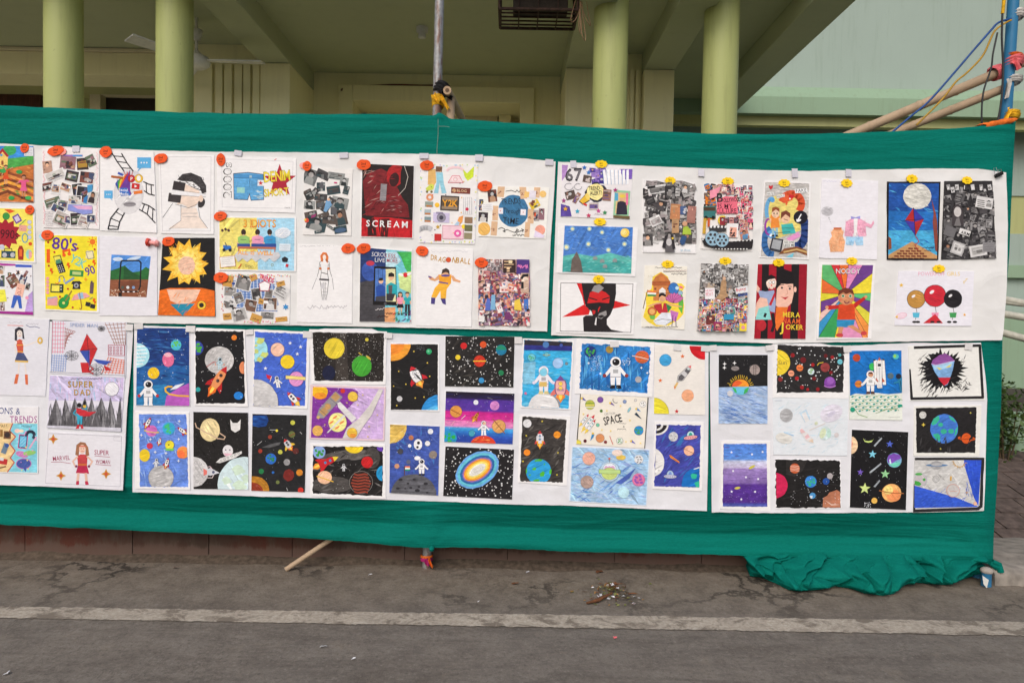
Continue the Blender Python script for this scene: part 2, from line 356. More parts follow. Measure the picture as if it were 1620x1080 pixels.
# columns
for px in (101, 276.5, 965.5, 1140):
    c = at(px, 100, YC); cb = MB(); r = .132
    cb.lathe([(r*1.25, ZFL), (r*1.25, ZFL+.12), (r*1.02, ZFL+.15), (r, ZFL+.3), (r*.985, 2.6), (r*.975, ZC+.002)], (c.x, YC, 0), 40)
    cb.build('column', M['column'], bld)
# plinth: painted blocks with open joints
pl = part('plinth', M['redtile'], [(XL, XR-.12, .175, .31, 0, .44)])
x = XL; rng = random.Random(4)
edges = [X(p, .16, 880) for p in (-520,-360,-200,-120, 40, 210, 330, 462, 640, 803, 972, 1110, 1240, 1400, 1530)]
for i in range(len(edges)-1):
    part('plinth_block', M['redtile'], [(edges[i]+.001, edges[i+1]-.001, .160+rng.uniform(-.004,.003), .18, .012, .40)], .004, pl)
part('plinth_cap', M['redtile'], [(XL, XR-.1, .13, .32, .405, ZFL+.01)], .008, pl)
# dust washed up against the foot of the plinth
du = MB()
def dust(u, v):
    xx = -5+7.0*u; h = .03+.022*noise.noise((xx*3, 0, 5)); dpt = .07+.05*noise.noise((xx*2.2, 7, 1))
    t_ = v; return (xx, .175-dpt*t_*1.4, max(.0045*(1-t_)-.002*t_, h*(1-t_)**1.8-.002*t_)+.006*noise.noise((xx*18, v*6, 0))*(1-t_))
du.grid(dust, 220, 7); tag(du.build('dust_bank', M['dirt'], origin=(0,0,0)), kind='structure')

# ceiling fan
fc = at(311, 97, 2.4); fan = empty('ceiling_fan', (fc.x, fc.y, fc.z-.06)); tag(fan, 'grey three-bladed ceiling fan hanging in the porch', 'fan')
b = MB(); b.lathe([(.02,-.06),(.07,-.055),(.105,-.03),(.11,.0),(.10,.03),(.06,.05),(.03,.075),(.016,.09)], fc, 28); b.build('motor', M['greyfan'], fan)
b = MB(); b.tube([fc+Vector((0,0,.08)), (fc.x, fc.y, ZC)], .012); b.build('down_rod', M['white'], fan)
b = MB(); b.lathe([(.014,.2),(.03,.21),(.055,.28),(.05,.29)], (fc.x,fc.y,fc.z-.03), 20); b.build('canopy', M['white'], fan)
for an in (2, 128, 236):
    b = MB(); d = Vector((math.cos(R(an)), math.sin(R(an)), 0)); s_ = Vector((-d.y, d.x, .18))
    lo = [fc+d*.09-s_*.03, fc+d*.2-s_*.055, fc+d*.56-s_*.07, fc+d*.56+s_*.06, fc+d*.2+s_*.05, fc+d*.09+s_*.03]
    b.prism(lo, (0,0,.012)); b.build('blade', M['greyfan'], fan)

# iron cage with a loudspeaker under the ceiling
Yg = 1.62; cx0, cx1 = X(790,Yg,15), X(914,Yg,15); zg0 = Z(850,15,Yg); zg1 = ZC-.002
cg = empty('speaker_cage', ((cx0+cx1)/2, Yg, zg0)); tag(cg, 'rusty iron cage holding a loudspeaker under the porch ceiling', 'cage')
gd = .335
def bar(a, b_, r=.007, nm='bar', par=cg):
    t_ = MB(); t_.tube([a, b_], r, 6); return t_.build(nm, M['iron'], par)
for yy in (Yg, Yg+gd):
    for xx in (cx0, cx1): bar((xx,yy,zg0), (xx,yy,zg1), .012, 'corner_post')
    bar((cx0,yy,zg0), (cx1,yy,zg0), .012, 'rail')
for k in range(1,5): bar((cx0, Yg+gd*k/5, zg0), (cx1, Yg+gd*k/5, zg0), .0065)
for k in range(1,4): xx = cx0+(cx1-cx0)*k/4; bar((xx, Yg, zg0-.007), (xx, Yg+gd, zg0-.007), .005); bar((xx, Yg, zg0), (xx, Yg, zg1), .005)
for xx in (cx0, cx1): bar((xx,Yg,zg0), (xx,Yg+gd,zg0), .011, 'rail')
sp = MB(); sp.box(cx0+.10, cx1-.07, Yg+.02, Yg+.17, zg0+.005, zg1-.02); so = sp.build('loudspeaker', M['speaker'], bevel=.01)
tag(so, 'dark brown loudspeaker box inside the iron cage', 'speaker')
st = MB()
for k, (dx, dz) in enumerate(((-.03,-.25),(.0,-.33),(.035,-.27),(.015,-.38))):
    b0_ = Vector((cx1+.02, Yg-.02, zg0+.35)); lo = [b0_]
    for q in range(1, 13):
        t_ = q/12; lo.append(b0_+Vector((dx*math.sin(t_*math.pi)*2+.012*math.sin(t_*9+k), .01*math.cos(t_*7+k), (dz-.2)*math.sin(t_*math.pi/2*1.6)/1.0)))
    st.tube(lo, .0028, 5)
tag(st.build('hanging_string', M['string']), 'tangled jute string hanging from the iron cage', 'string')
bc = gnd(668,44,ZC); bh = MB(); bh.lathe([(.02,-.09),(.035,-.085),(.03,-.045),(.05,-.04),(.052,.003)], (bc.x,bc.y,ZC), 20)
tag(bh.build('bulb_holder', M['white']), 'small white bulb holder on the porch ceiling', 'lamp holder')
wr = MB(); pts = [at(540,143,YB-.06), at(545,136,YB-.012)]+[at(545+k*15, 136+.8*math.sin(k*.9)-k*.15, YB-.012) for k in range(1,11)]
wr.tube(pts, .009, 6); tag(wr.build('wall_cable', M['red_wire']), 'dark red cable running above the porch door', 'cable')

# ================================================================ RIGHT SIDE: ramp, railing, plant
rmp = MB(); rx0 = XR-.02
rmp.prism([(rx0, .62, -.01), (rx0, 4.6, -.01), (rx0, 4.6, .62), (rx0, 3.2, .62)], (6, 0, 0)); rp = rmp.build('ramp', M['pavegap'], origin=(rx0+3, 2.6, 0)); tag(rp, kind='structure')
rng = random.Random(8); n_ = 0
bm_p = None
slope = math.atan2(.63, 2.58); lenr = math.hypot(.63, 2.58)
for i in range(13):
    for j in range(8):
        x0 = rx0+.02+j*.21+(.105 if i % 2 else 0); d0 = i*lenr/13
        q = [(x0+.006, d0+.006), (x0+.204, d0+.006), (x0+.204, d0+lenr/13-.006), (x0+.006, d0+lenr/13-.006)]
        h = .006+rng.uniform(0,.006); b = MB()
        P = lambda a_, t_, hh: (a_, .62+t_*math.cos(slope)-hh*math.sin(slope), -.01+t_*math.sin(slope)+hh*math.cos(slope))
        b.add([P(a_, t_, -.01) for a_, t_ in q]+[P(a_, t_, h) for a_, t_ in q], [(3,2,1,0),(4,5,6,7),(0,1,5,4),(1,2,6,5),(2,3,7,6),(3,0,4,7)])
        b.build('paver', M['paver'], rp)
kb = MB(); k0 = gnd(1572,925); kx = k0.x
def kerb(u, v):
    xx = kx+3.0*u; prof = [(-.01,0),(-.004,.06),(.03,.085),(.25,.09),(.62,.05)]; t_ = v*4; i_ = min(3, int(t_)); f_ = t_-i_
    yy = prof[i_][0]*(1-f_)+prof[i_+1][0]*f_; zz = prof[i_][1]*(1-f_)+prof[i_+1][1]*f_
    n1_ = noise.noise((xx*5, yy*6, 2)); return (xx+.02*noise.noise((yy*9,zz*9,0))*(u == 0), k0.y+yy+.025*n1_, max(-.01, zz+.02*noise.noise((xx*8, yy*8, 9))))
kb.grid(kerb, 70, 12); kb.add([kerb(0, j/12) for j in range(13)]+[(kx, k0.y+.62, -.01)], [tuple(range(14))])
tag(kb.build('kerb', M['conc'], origin=(kx+1.5, k0.y, 0)), kind='structure')
wl = MB(); wl.box(rx0+.25, 9, 2.0, 2.25, 0, .62); 
tag(wl.build('low_wall', M['mint2'], bevel=.01), 'low green painted wall beside the paved ramp', 'wall')
wl = MB(); wl.box(XR+.02, 9, 4.45, 4.7, .0, 1.5)
tag(wl.build('boundary_wall', M['mint2'], bevel=.01), 'green wall under the railing behind the ramp', 'wall')
rail = empty('handrail', (rx0+.9, 3.2, .6)); tag(rail, 'cream painted pipe handrail sloping along the ramp', 'railing')
Yq = 2.6
for (pa, pb) in (((1560,468),(1720,498)), ((1560,492),(1720,518)), ((1560,474),(1720,494)), ((1560,519),(1720,562))):
    b = MB(); k_ = Yq+(.0 if pa[1] > 480 else .25); b.tube([at(pa[0],pa[1],k_), at(pb[0],pb[1],k_)], .032 if pa[1] != 474 else .024, 12); b.build('rail_pipe', M['pipe'], rail)
b = MB(); q = at(1716, 520, Yq); b.tube([(q.x, Yq, .3), (q.x, Yq, q.z+.15)], .032, 12); b.build('post', M['pipe'], rail)
b = MB(); q = at(1552, 500, Yq+.12); b.tube([(q.x, Yq+.12, .3), (q.x, Yq+.12, q.z+.12)], .032, 12); b.build('post', M['pipe'], rail)
# shrub
pc = at(1592, 690, 1.85); sh_ = empty('shrub', (pc.x, 1.85, .1)); tag(sh_, 'small leafy green shrub by the low green wall', 'shrub')
rng = random.Random(3); stm = MB(); lf = MB()
for k in range(9):
    an = rng.uniform(0, 6.28); tip = Vector((pc.x+.13*math.cos(an), 1.85+.12*math.sin(an), .62+rng.uniform(0,.32)))
    base = Vector((pc.x, 1.85, .1)); mid = base.lerp(tip, .5)+Vector((0,0,.05)); stm.tube([base, mid, tip], [.008,.006,.003], 5)
    for q in range(120):
        t_ = rng.uniform(.35, 1.05); p = base.lerp(mid, min(1, t_*2)) if t_ < .5 else mid.lerp(tip, (t_-.5)*2)
        p = p+Vector((rng.gauss(0,.045), rng.gauss(0,.045), rng.gauss(0,.04))); d = Vector((rng.uniform(-1,1), rng.uniform(-1,1), rng.uniform(-.4,.9))).normalized()
        s_ = d.cross(Vector((rng.uniform(-1,1), rng.uniform(-1,1), 1))).normalized(); L = rng.uniform(.03,.06)
        lf.add([p, p+d*L*.5+s_*L*.25, p+d*L, p+d*L*.5-s_*L*.25], [(0,1,2,3)])
stm.build('stem', M['stem'], sh_); lf.build('foliage', M['leaf'], sh_, recalc=False)
# ================================================================ CLOTH SCREEN
def interp(tbl, x):
    if x <= tbl[0][0]:
        (xa, ya), (xb, yb) = tbl[0], tbl[1]
    elif x >= tbl[-1][0]:
        (xa, ya), (xb, yb) = tbl[-2], tbl[-1]
    else:
        for (xa, ya), (xb, yb) in zip(tbl, tbl[1:]):
            if xa <= x <= xb: break
    return ya+(yb-ya)*(x-xa)/(xb-xa)
TOP = [(-260,160),(0,167),(100,171),(200,175),(300,178),(400,180),(500,180.5),(600,180.5),(660,181.5),(688,183),(693,178),(700,180),(712,188),(750,190),(800,194),(860,197),(950,202),(1050,208),(1120,211.5),(1220,212.5),(1300,211.5),(1400,208.5),(1480,205),(1540,201),(1580,195),(1607,190)]
BOT = [(-260,819),(0,829),(100,834),(200,838),(300,843),(400,847),(480,851),(540,855),(600,860),(650,865),(676,867),(690,866),(720,865),(800,867),(900,872),(1000,874),(1100,876),(1200,879),(1300,881),(1400,884),(1500,887),(1550,890),(1572,891)]
RIGHT = [(190,1607),(240,1604),(320,1600),(400,1597),(540,1586),(640,1584),(760,1578),(850,1572),(891,1571)]
def cl_y(px, py, t, b):
    v = (py-t)/(b-t); x = px/310.0; z = py/310.0
    band = max(0, 1-v/.13)+max(0, (v-.9)/.1)*.8
    n1 = noise.noise((x*.7, z*13, 1.3)); n2 = noise.noise((x*1.6+4, z*26+x*1.2, 7.7))
    y = .012+(.0030+.0120*band)*n1*.75+(.0012+.0050*band)*n2
    bd2 = max(0, 1-v/.115)**.6+.9*max(0, min(1, (v-.885)/.03)); q1 = max(0, 1-abs(noise.noise((x*.55, z*7.5+.35*x, 21.3)))*3.2)**3; q2 = max(0, 1-abs(noise.noise((x*.8, z*15-.3*x, 33.7)))*3.2)**3
    y += bd2*(-.0055*q1*(.3+max(0, noise.noise((x*1.1, z*3, 5))+.4))+.0035*q2)
    # long drag folds in the lower strip and beneath the top hem
    y += .0035*math.exp(-((v-.965+.012*math.sin(x*1.3))/.007)**2)-.0032*math.exp(-((v-.90+.03*noise.noise((x*.5,2,2)))/.006)**2)*max(0, noise.noise((x*.9, 5, 5))+.3)
    y -= .005*math.exp(-((v-.055-.012*noise.noise((x*.8,1,9)))/.008)**2)*max(0, noise.noise((x*.6, 3, 1))+.25)
    # folded hem at the bottom
    if v > .955: y -= .0045*min(1, (v-.955)/.006)
    # strip under the boards tilted back to darken it, hem kicked forward to brighten
    if v > .935: y -= 0
    lean = max(0, min(1, (v-.895)/.055)); dp = min(1, abs(px-684)/90.0); dp *= max(0, min(1, (interp(RIGHT, py)-px-30)/160.0)); y += (.003+.040*dp)*1.25*lean*(1 if v < .95 else max(0, 1-(v-.95)/.04))
    # gather at the centre pole
    d = px-(693-(py-183)*.021); 
    y -= .005*math.exp(-abs(d)/9)*(.4+.6*max(0,(v-.75)/.25)+.4*max(0,.12-v)/.12)
    if v > .78:
        a_ = math.atan2(max(1, 868-py), d); y += .003*math.sin(a_*9)*math.exp(-abs(d)/130)*min(1, abs(d)/25)*(v-.78)/.22
    # right end turns round the pole and drags down to the knot
    e = interp(RIGHT, py)-px
    if e < 22: y += .02*((22-e)/22)**2
    if e < 420 and v > .72:
        a_ = math.atan2(max(2, 893-py), max(2, e)); y += .004*math.sin(a_*13)*math.exp(-e/170)*(v-.72)/.28
    # top band tilted back to catch more sky and look brighter
    if v < .11: y += .026*(1-v/.11)
    # roll over at the top
    if v < .012: y += .014*((.012-v)/.012)**2
    return max(y, .0045 if .085 < v < .94 else -.01)
def cl_pt(u, v):
    # u along the length, v from top to bottom
    pxm = -260+u*(1607+260)
    k = max(0, (pxm-1400)/207.0)
    t = interp(TOP, pxm); 
    py0 = t+(interp(BOT, pxm)-t)*v
    px = pxm+k*(interp(RIGHT, py0)-1607)
    t = interp(TOP, pxm); b = interp(BOT, min(px, 1572)); py = t+(b-t)*v
    py += (0.9*noise.noise((px/38.0, 3, 3)) if v == 0 else 0)+(1.2*noise.noise((px/30.0, 8, 3))+.6*noise.noise((px/9.0, 1, 1)) if v == 1 else 0)
    yy = cl_y(px, py, t, b); p = at(px, py, yy); return (p.x, yy, p.z)
scr = empty('cloth_screen', (0, .01, .1)); tag(scr, 'long green cloth screen stretched between poles', 'cloth screen')
cb = MB()
VS = [0, .004, .008, .012]+[.012+(.12-.012)*k/34 for k in range(1, 35)]+[.12+(.87-.12)*k/46 for k in range(1, 47)]+[.87+(.955-.87)*k/30 for k in range(1, 31)]+[.958,.961,.965,.97,.975,.98,.985,.99,.995,1]
NU = 460
cb.add([cl_pt(i/NU, v) for v in VS for i in range(NU+1)], [(j*(NU+1)+i, j*(NU+1)+i+1, (j+1)*(NU+1)+i+1, (j+1)*(NU+1)+i) for j in range(len(VS)-1) for i in range(NU)], True)
cb.build('cloth', M['cloth'], scr, recalc=False)
kn = MB(); p = at(683, 867, -.008); kn.lathe([(.002,-.016),(.011,-.012),(.014,0),(.01,.012),(.002,.016)], p, 12); kn.build('knot', M['cloth'], scr)
p = at(1577, 896, .0); kn = MB(); kn.tube([at(1566,889,.004), p, at(1581,902,.004)], [.012,.02,.006], 10); kn.tube([at(1570,888,.0), at(1581,892,-.01), at(1583,904,-.012)], [.014,.012,.016], 10); kn.build('knot', M['cloth'], scr)
sm = MB(); sm.tube([at(693-(k*26)*.021+(.8*math.sin(k*2.1)), 186+k*26, cl_y(693-(k*26)*.021, 186+k*26, 183, 867)-.002) for k in range(4)], .0016, 4)
sm.tube([at(693,200,.002), at(702,200,.003), at(711,201,.004)], .0013, 4); sm.build('seam_thread', simple('pale_thread', (.20,.30,.25), .9), scr)

# poles and bamboo
YBP = .10
def pole(name, mat, a, b, r, label, cat='pole', group=None):
    t_ = MB(); t_.tube([a, b], r, 18); o = t_.build(name, mat, origin=a); return tag(o, label, cat, group)
pb = gnd(676, 916); YPO = .095
ta = at(698, -60, YPO); ba = at(675, 916, YPO)
pole('metal_pole', M['galv'], (ba.x, YPO, 0), (ta.x, YPO, ta.z+.5), .0235, 'rusty galvanised metal pole standing behind the middle of the cloth')
ta = at(1610, -60, YBP); ba = at(1545, 905, YBP)
pole('blue_pole', M['bluepipe'], (ba.x, YBP, 0), (ta.x, YBP, ta.z+.4), .0265, 'blue painted pole at the free end of the cloth')
def bamboo(name, a, b, r, label, nodes, hollow=False, matend='bamboo_end'):
    a, b = Vector(a), Vector(b); t_ = MB(); pts = []; rr = []
    ks = sorted([0, 1]+[x_ for n_ in nodes for x_ in (n_-.012, n_, n_+.012)])
    for k in ks: pts.append(a.lerp(b, k)); rr.append(r*(1.13 if k in nodes else 1.0))
    t_.tube(pts, rr, 14); o = t_.build(name, M['bamboo'], origin=a); tag(o, label, 'bamboo pole')
    return o
o = bamboo('bamboo_pole', at(1300,232,.35), at(1618,99,.15), .025, 'thick bamboo pole tied to the blue pole with pink cloth', (.25,.5,.68,.9))
o = bamboo('bamboo_pole', at(1360,232,.36), at(1597,137,.14), .022, 'lower bamboo pole slanting up to a white tie', (.3,.62,.86))
o = bamboo('bamboo_stick', gnd(452,903)+Vector((0,0,.008)), at(560,828,.10), .013, 'bamboo stick propped on the ground under the cloth', (.35,.8))
# short bamboo whose open end faces out, beside the metal pole, and an upright one
e0 = at(707.5, 143, .02); e1 = e0+Vector((.05, 1.2, .08))
bb = empty('bamboo_brace', tuple(e1)); tag(bb, 'bamboo brace with hollow cut end tied beside the metal pole', 'bamboo pole')
t_ = MB(); t_.tube([e0, e1], .021, 16, False)
t_.build('culm', M['bamboo'], bb)
ax = (e1-e0).normalized(); a_ = ax.cross(Vector((0,0,1))).normalized(); b_ = ax.cross(a_)
t_ = MB(); n_ = 18; vv = [e0+(a_*math.cos(6.2832*k/n_)+b_*math.sin(6.2832*k/n_))*.021 for k in range(n_)]+[e0+(a_*math.cos(6.2832*k/n_)+b_*math.sin(6.2832*k/n_))*.0105 for k in range(n_)]
t_.add(vv, [(k,(k+1)%n_,(k+1)%n_+n_,k+n_) for k in range(n_)]); t_.build('cut_end', M['bamboo_end'], bb)
t_ = MB(); t_.tube([e0, e0+ax*.08], .0105, 14); t_.f = [f for f in t_.f]; t_.build('hollow', M['hole'], bb)
o = bamboo("bamboo_post", (at(712,780,.12).x, .12, .46), at(713,158,.10), .021, 'upright bamboo post behind the cloth beside the metal pole', (.3,.55,.8))
def wrap(name, mat, c, r, h, axis, label, seed, tails=(), turns=3):
    rng = random.Random(seed); c = Vector(c); axis = Vector(axis).normalized(); a_ = axis.cross(Vector((0,1,.01))).normalized(); b_ = axis.cross(a_)
    t_ = MB(); nu, nv = 26, 10
    def f(u, v):
        an = 2*math.pi*u; rad = r*(1.0+.10*noise.noise((math.cos(an)*2+seed, math.sin(an)*2, v*7))+.13*math.sin(v*math.pi*turns*2+an))+.003
        if v in (0, 1): rad = r*.93
        return c+axis*((v-.5)*h+.18*h*math.sin(an))+(a_*math.cos(an)+b_*math.sin(an))*rad
    t_.grid(f, nu, nv)
    for (p0, p1, wd) in tails:
        p0, p1 = Vector(p0), Vector(p1); d = (p1-p0); s_ = d.cross(Vector((0,1,0))).normalized()*wd
        def g_(u, v, p0=p0, d=d, s_=s_): return p0+d*v+s_*(u-.5)*(1-.25*v+.2*noise.noise((v*4,seed,0)))+Vector((0,-.012*math.sin(u*7+v*4)-.006,0))
        t_.grid(g_, 6, 8)
    o = t_.build(name, mat); return tag(o, label, 'tie')
pm = at(693, 146, YPO)
wrap('cloth_tie', M['cl_black'], at(699,141,.08), .036, .05, (.35,0,1), 'black cloth tie binding the metal pole to bamboo', 2, [(at(702,148,.066), at(716,156,.066), .03)])
wrap('cloth_tie', M['cl_yellow'], at(693,162,YPO), .028, .055, (0,0,1), 'yellow cloth tie knotted round the metal pole', 5, [(at(696,152,.066), at(710,173,.066), .022), (at(685,150,.066), at(696,162,.066), .03)])
wrap('cloth_tie', M['cl_magenta'], at(675,884,YPO), .027, .02, (0,0,1), 'magenta and orange cloth tie at the foot of the metal pole', 9, [(at(674,884,.066), at(678,894,.066), .022)])
t2 = wrap('cloth_tie', M['cl_orange'], at(675,879,YPO), .028, .012, (0,0,1), 'thin orange cloth strip above the magenta tie', 11, [(at(679,882,.066), at(684,897,.066), .014)])
wrap('cloth_tie', M['cl_pink'], at(1603,99,YBP), .04, .05, (0,0,1), 'pink and orange cloth tie high on the blue pole', 13, [(at(1600,96,.066), at(1612,110,.066), .03)])
wrap('cloth_tie', M['cl_orange'], at(1603,90,YBP), .036, .02, (.2,0,1), 'orange cloth strip over the pink tie', 15, [])
wrap('cloth_tie', M['cl_pink'], at(1577,115,.165), .034, .05, (1,0,.42), 'pink cloth strip wound round the thick bamboo', 17, [])
wrap('cloth_tie', M['cl_whitec'], at(1602,128,YBP), .037, .035, (0,0,1), 'white cloth tie low on the blue pole', 19, [(at(1594,126,.066), at(1592,156,.066), .022)])
wrap('cloth_tie', M['cl_whitec'], at(1609,24,YBP), .031, .04, (0,0,1), 'greyish tape band round the top of the blue pole', 21, [])
wrap('cloth_tie', M['cl_yellow'], at(1598,184,YBP), .038, .04, (0,0,1), 'yellow cloth tie knotted at the top corner of the green cloth', 23, [(at(1596,172,.066), at(1590,190,.066), .025)])
wrap('cloth_tie', M['cl_orange'], at(1574,196,.05), .012, .16, (1,0,.22), 'orange cloth strip lying along the cloth top edge', 25, [])
def cable(name, mat, pts, r, label, Y=.06):
    t_ = MB(); P = [at(a_, b_, Y if len(q) == 0 else q[0]) for a_, b_, *q in pts]
    # smooth with Catmull-Rom
    out = []
    for i in range(len(P)-1):
        p0, p1, p2, p3 = P[max(0,i-1)], P[i], P[i+1], P[min(len(P)-1,i+2)]
        for k in range(6):
            t = k/6; out.append(.5*((2*p1)+(-p0+p2)*t+(2*p0-5*p1+4*p2-p3)*t*t+(-p0+3*p1-3*p2+p3)*t**3))
    out.append(P[-1]); t_.tube(out, r, 6); return tag(t_.build(name, mat), label, 'cable')
cable('cable', M['wire_blue'], [(1600,30),(1580,36),(1568,48),(1540,80),(1510,115),(1470,160),(1440,185),(1405,215)], .0055, 'blue cable slanting down from the blue pole')
cable('cable', M['wire_yellow'], [(1600,32),(1585,40),(1572,52),(1555,88),(1530,115),(1512,130),(1490,158),(1450,198)], .0050, 'yellow cable slanting down beside the blue one', .055)
cable('cable', M['wire_dark'], [(1586,18),(1585,60),(1587,110),(1584,160),(1577,200)], .005, 'dark cable hanging from a yellow string', .05)
cable('cable', M['wire_dark'], [(1578,52),(1571,85),(1568,108),(1556,145),(1553,180),(1554,202)], .0042, 'thin dark cable hanging over the bamboo poles', .05)
cable('string', M['cl_yellow'], [(1590,-40),(1588,4),(1586,22)], .008, 'yellow string holding the dark cable', .05)

# heap of spare cloth spilling out below the screen
hp = MB()
HB = [(1178,888),(1184,912),(1202,914),(1222,922),(1246,934),(1262,936),(1300,933),(1320,928),(1345,932),(1365,939),(1395,943),(1412,940),(1425,926),(1445,922),(1475,925),(1500,926),(1520,918),(1545,909)]
def heap(u, v):
    px = 1180+u*368; bot = interp(HB, px-2); g0 = gnd(px, bot); top = at(px-14*(u < .08)*(1-u/.08), 872, .03)
    x = top.x+(g0.x-top.x)*v; fr = g0.y
    s_ = v*v*(3-2*v); y = .03+(fr-.03)*(.25*v+.75*s_); z = top.z*(1-v)**1.05
    bulge = math.sin(math.pi*min(1, v*.99+.01))**.7
    w_ = u*9.5; wp = w_+1.3*noise.noise((w_*.5, v*1.6, 3.3))+.55*v*math.sin(w_*.9)
    def pleat(q, sharp=1.0):      # rounded crests, tight valleys
        f = abs(math.sin(q)); return f**.6
    p1 = pleat(wp*1.9); p2 = pleat(wp*3.4+v*2.6+1.1); p3 = pleat(w_*1.1-v*3.4+noise.noise((w_*.6, v, 9))*1.5)
    amp = .35+.65*noise.noise((u*5, v*1.2, 6)); rz = lambda a, b, c: (1-min(1, abs(noise.noise((a, b, c)))*2.6))**2; k1 = rz(w_*.8+v*.7, v*.8-w_*.1, 14.2); k2 = rz(w_*1.25-v*1.5, v*1.3+w_*.3, 19.6)
    d = .085*p1+.045*p2*(1-.4*v)+.070*p3*v*(.6+amp)-.085+.045*k1+.030*k2
    y -= bulge*d*1.15; z += bulge*v*(.034*p3-.012)*(.6+amp)+.012*bulge*v*p2
    if v > .86: z = max(z, .016*math.sin(math.pi*min(1,(1-v)/.14))*(.5+p3)+.004)
    return (x+bulge*.03*noise.noise((w_*1.3, v*2.5, 8.6)), y, max(.004, z))
hp.grid(heap, 300, 80); tag(hp.build('cloth_heap', M['cloth'], recalc=False), 'crumpled heap of spare green cloth spilling below the screen', 'cloth')

# paint tin with white lump on it
pt = gnd(1560, 926); Yt = pt.y; tin = empty('paint_tin', (pt.x, Yt, 0)); tag(tin, 'small blue paint tin with a white lid by the cloth corner', 'tin')
b = MB(); b.lathe([(.023,0),(.024,.003),(.023,.005),(.023,.062),(.0245,.065),(.0245,.068)], pt, 28); b.build('can', M['bluepipe'], tin)
b = MB(); b.lathe([(.024,.068),(.029,.073),(.028,.085),(.017,.094),(.004,.096)], pt, 24); b.build('lid', simple('dusty_lid', (.36,.32,.28), .8), tin)
b = MB(); q = Vector((pt.x-.03, Yt-.03, .002)); b.add([q+Vector((-.012,0,.062)), q+Vector((.02,-.002,.04)), q+Vector((.006,-.01,0)), q+Vector((-.008,-.004,.02))], [(0,1,2,3)])
tag(b.build('paper_scrap', M['white'], recalc=False), 'white paper scrap leaning on the blue paint tin', 'paper')

# swept litter on the road and loose scraps
lit = empty('litter_pile', tuple(gnd(965,940))); tag(lit, 'swept pile of dry leaves, twigs and paper bits', 'litter')
rng = random.Random(12); pc = gnd(968, 938)
litm = {'leaf': simple('litter_leaf', (.16,.17,.05), .8, .4, 30), 'twig': simple('litter_twig', (.15,.06,.025), .85, .3, 30), 'dry': simple('litter_dry', (.30,.16,.05), .8, .3, 30), 'paper': simple('litter_paper', (.68,.68,.70), .7, .1)}
bs = {k: MB() for k in litm}
for k in range(170):
    rr = abs(rng.gauss(0, .065)); an = rng.uniform(0, 6.28); p = pc+Vector((rr*math.cos(an)*1.35, rr*math.sin(an)*1.2, 0))
    kd = rng.choices(['leaf','twig','dry','paper'], [4,6,3,1])[0]; h = .005+.045*math.exp(-(rr/.05)**2)*rng.random()
    L = {'leaf': rng.uniform(.012,.026), 'twig': rng.uniform(.02,.06), 'dry': rng.uniform(.01,.024), 'paper': rng.uniform(.012,.03)}[kd]; W = L*(.09 if kd == 'twig' else .55)
    d = Vector((math.cos(an*3+k), math.sin(an*3+k), rng.uniform(-.2,.5))).normalized(); s_ = d.cross(Vector((rng.uniform(-.4,.4), rng.uniform(-.4,.4), 1))).normalized()
    c0 = p+Vector((0,0,h)); q = [c0-d*L/2, c0+s_*W/2, c0+d*L/2, c0-s_*W/2+Vector((0,0,.004))]
    q = [Vector((a_.x, a_.y, max(.005, a_.z))) for a_ in q]; bs[kd].add(q, [(0,1,2,3)])
for k, b in bs.items(): tag(b.build('dry_leaves' if k in ('leaf','dry') else 'twigs' if k == 'twig' else 'paper_bits', litm[k], lit, recalc=False), kind='stuff')
tw = MB(); tw.tube([gnd(928,956)+Vector((0,0,.008)), gnd(945,953)+Vector((0,0,.012)), gnd(968,944)+Vector((0,0,.02))], [.005,.009,.005], 8)
tag(tw.build('bark_piece', litm['twig']), 'long brown bark piece at the edge of the litter pile', 'bark')
scraps = [(512,1024,.024,.007,'folded clear wrapper lying on the road below the white line','wrapper'),(560,1043,.013,.007,'pale flattened scrap on the road near the wrapper','paper'),(835,906,.016,.01,'small white scrap by the plinth foot','paper'),(757,953,.008,.008,'tiny white pebble above the white line','pebble'),(278,899,.022,.01,'small red scrap at the foot of the plinth','paper'),(815,924,.03,.012,'dark dry leaf lying between pole and litter pile','leaf'),(948,905,.03,.02,'dry grey leaf on the dust near the plinth','leaf'),(586,910,.016,.006,'thin white paper strip beside the metal pole foot','paper'),(12,1066,.012,.016,'tiny white scrap on the road far from the wall','paper'),(973,1010,.014,.01,'small pink scrap just below the white line','paper'),(905,937,.014,.008,'yellow leaf fallen left of the litter pile','leaf')]
cols = {'paper': litm['paper'], 'wrapper': simple('dull_wrapper', (.34,.34,.34), .4), 'pebble': litm['paper'], 'leaf': litm['twig']}
for k, (px, py, a_, b_, lab, ct) in enumerate(scraps):
    p = gnd(px, py); b = MB(); rng = random.Random(k)
    def f(u, v): return p+Vector(((u-.5)*a_*(1+.3*math.sin(v*5+k)), (v-.5)*b_*1.6*(1+.3*math.cos(u*4)), .0045+.006*abs(noise.noise((u*2+k, v*2, k)))+.004*u))
    b.grid(f, 5, 5, False); mt = cols[ct]
    if 'red' in lab: mt = M['cl_magenta'] if False else M['redtile']
    if 'pink' in lab: mt = M['cl_pink']
    if 'yellow' in lab: mt = litm['dry']
    tag(b.build({'paper':'paper_scrap','wrapper':'wrapper','pebble':'pebble','leaf':'dry_leaf'}[ct], mt, recalc=False), lab, ct)
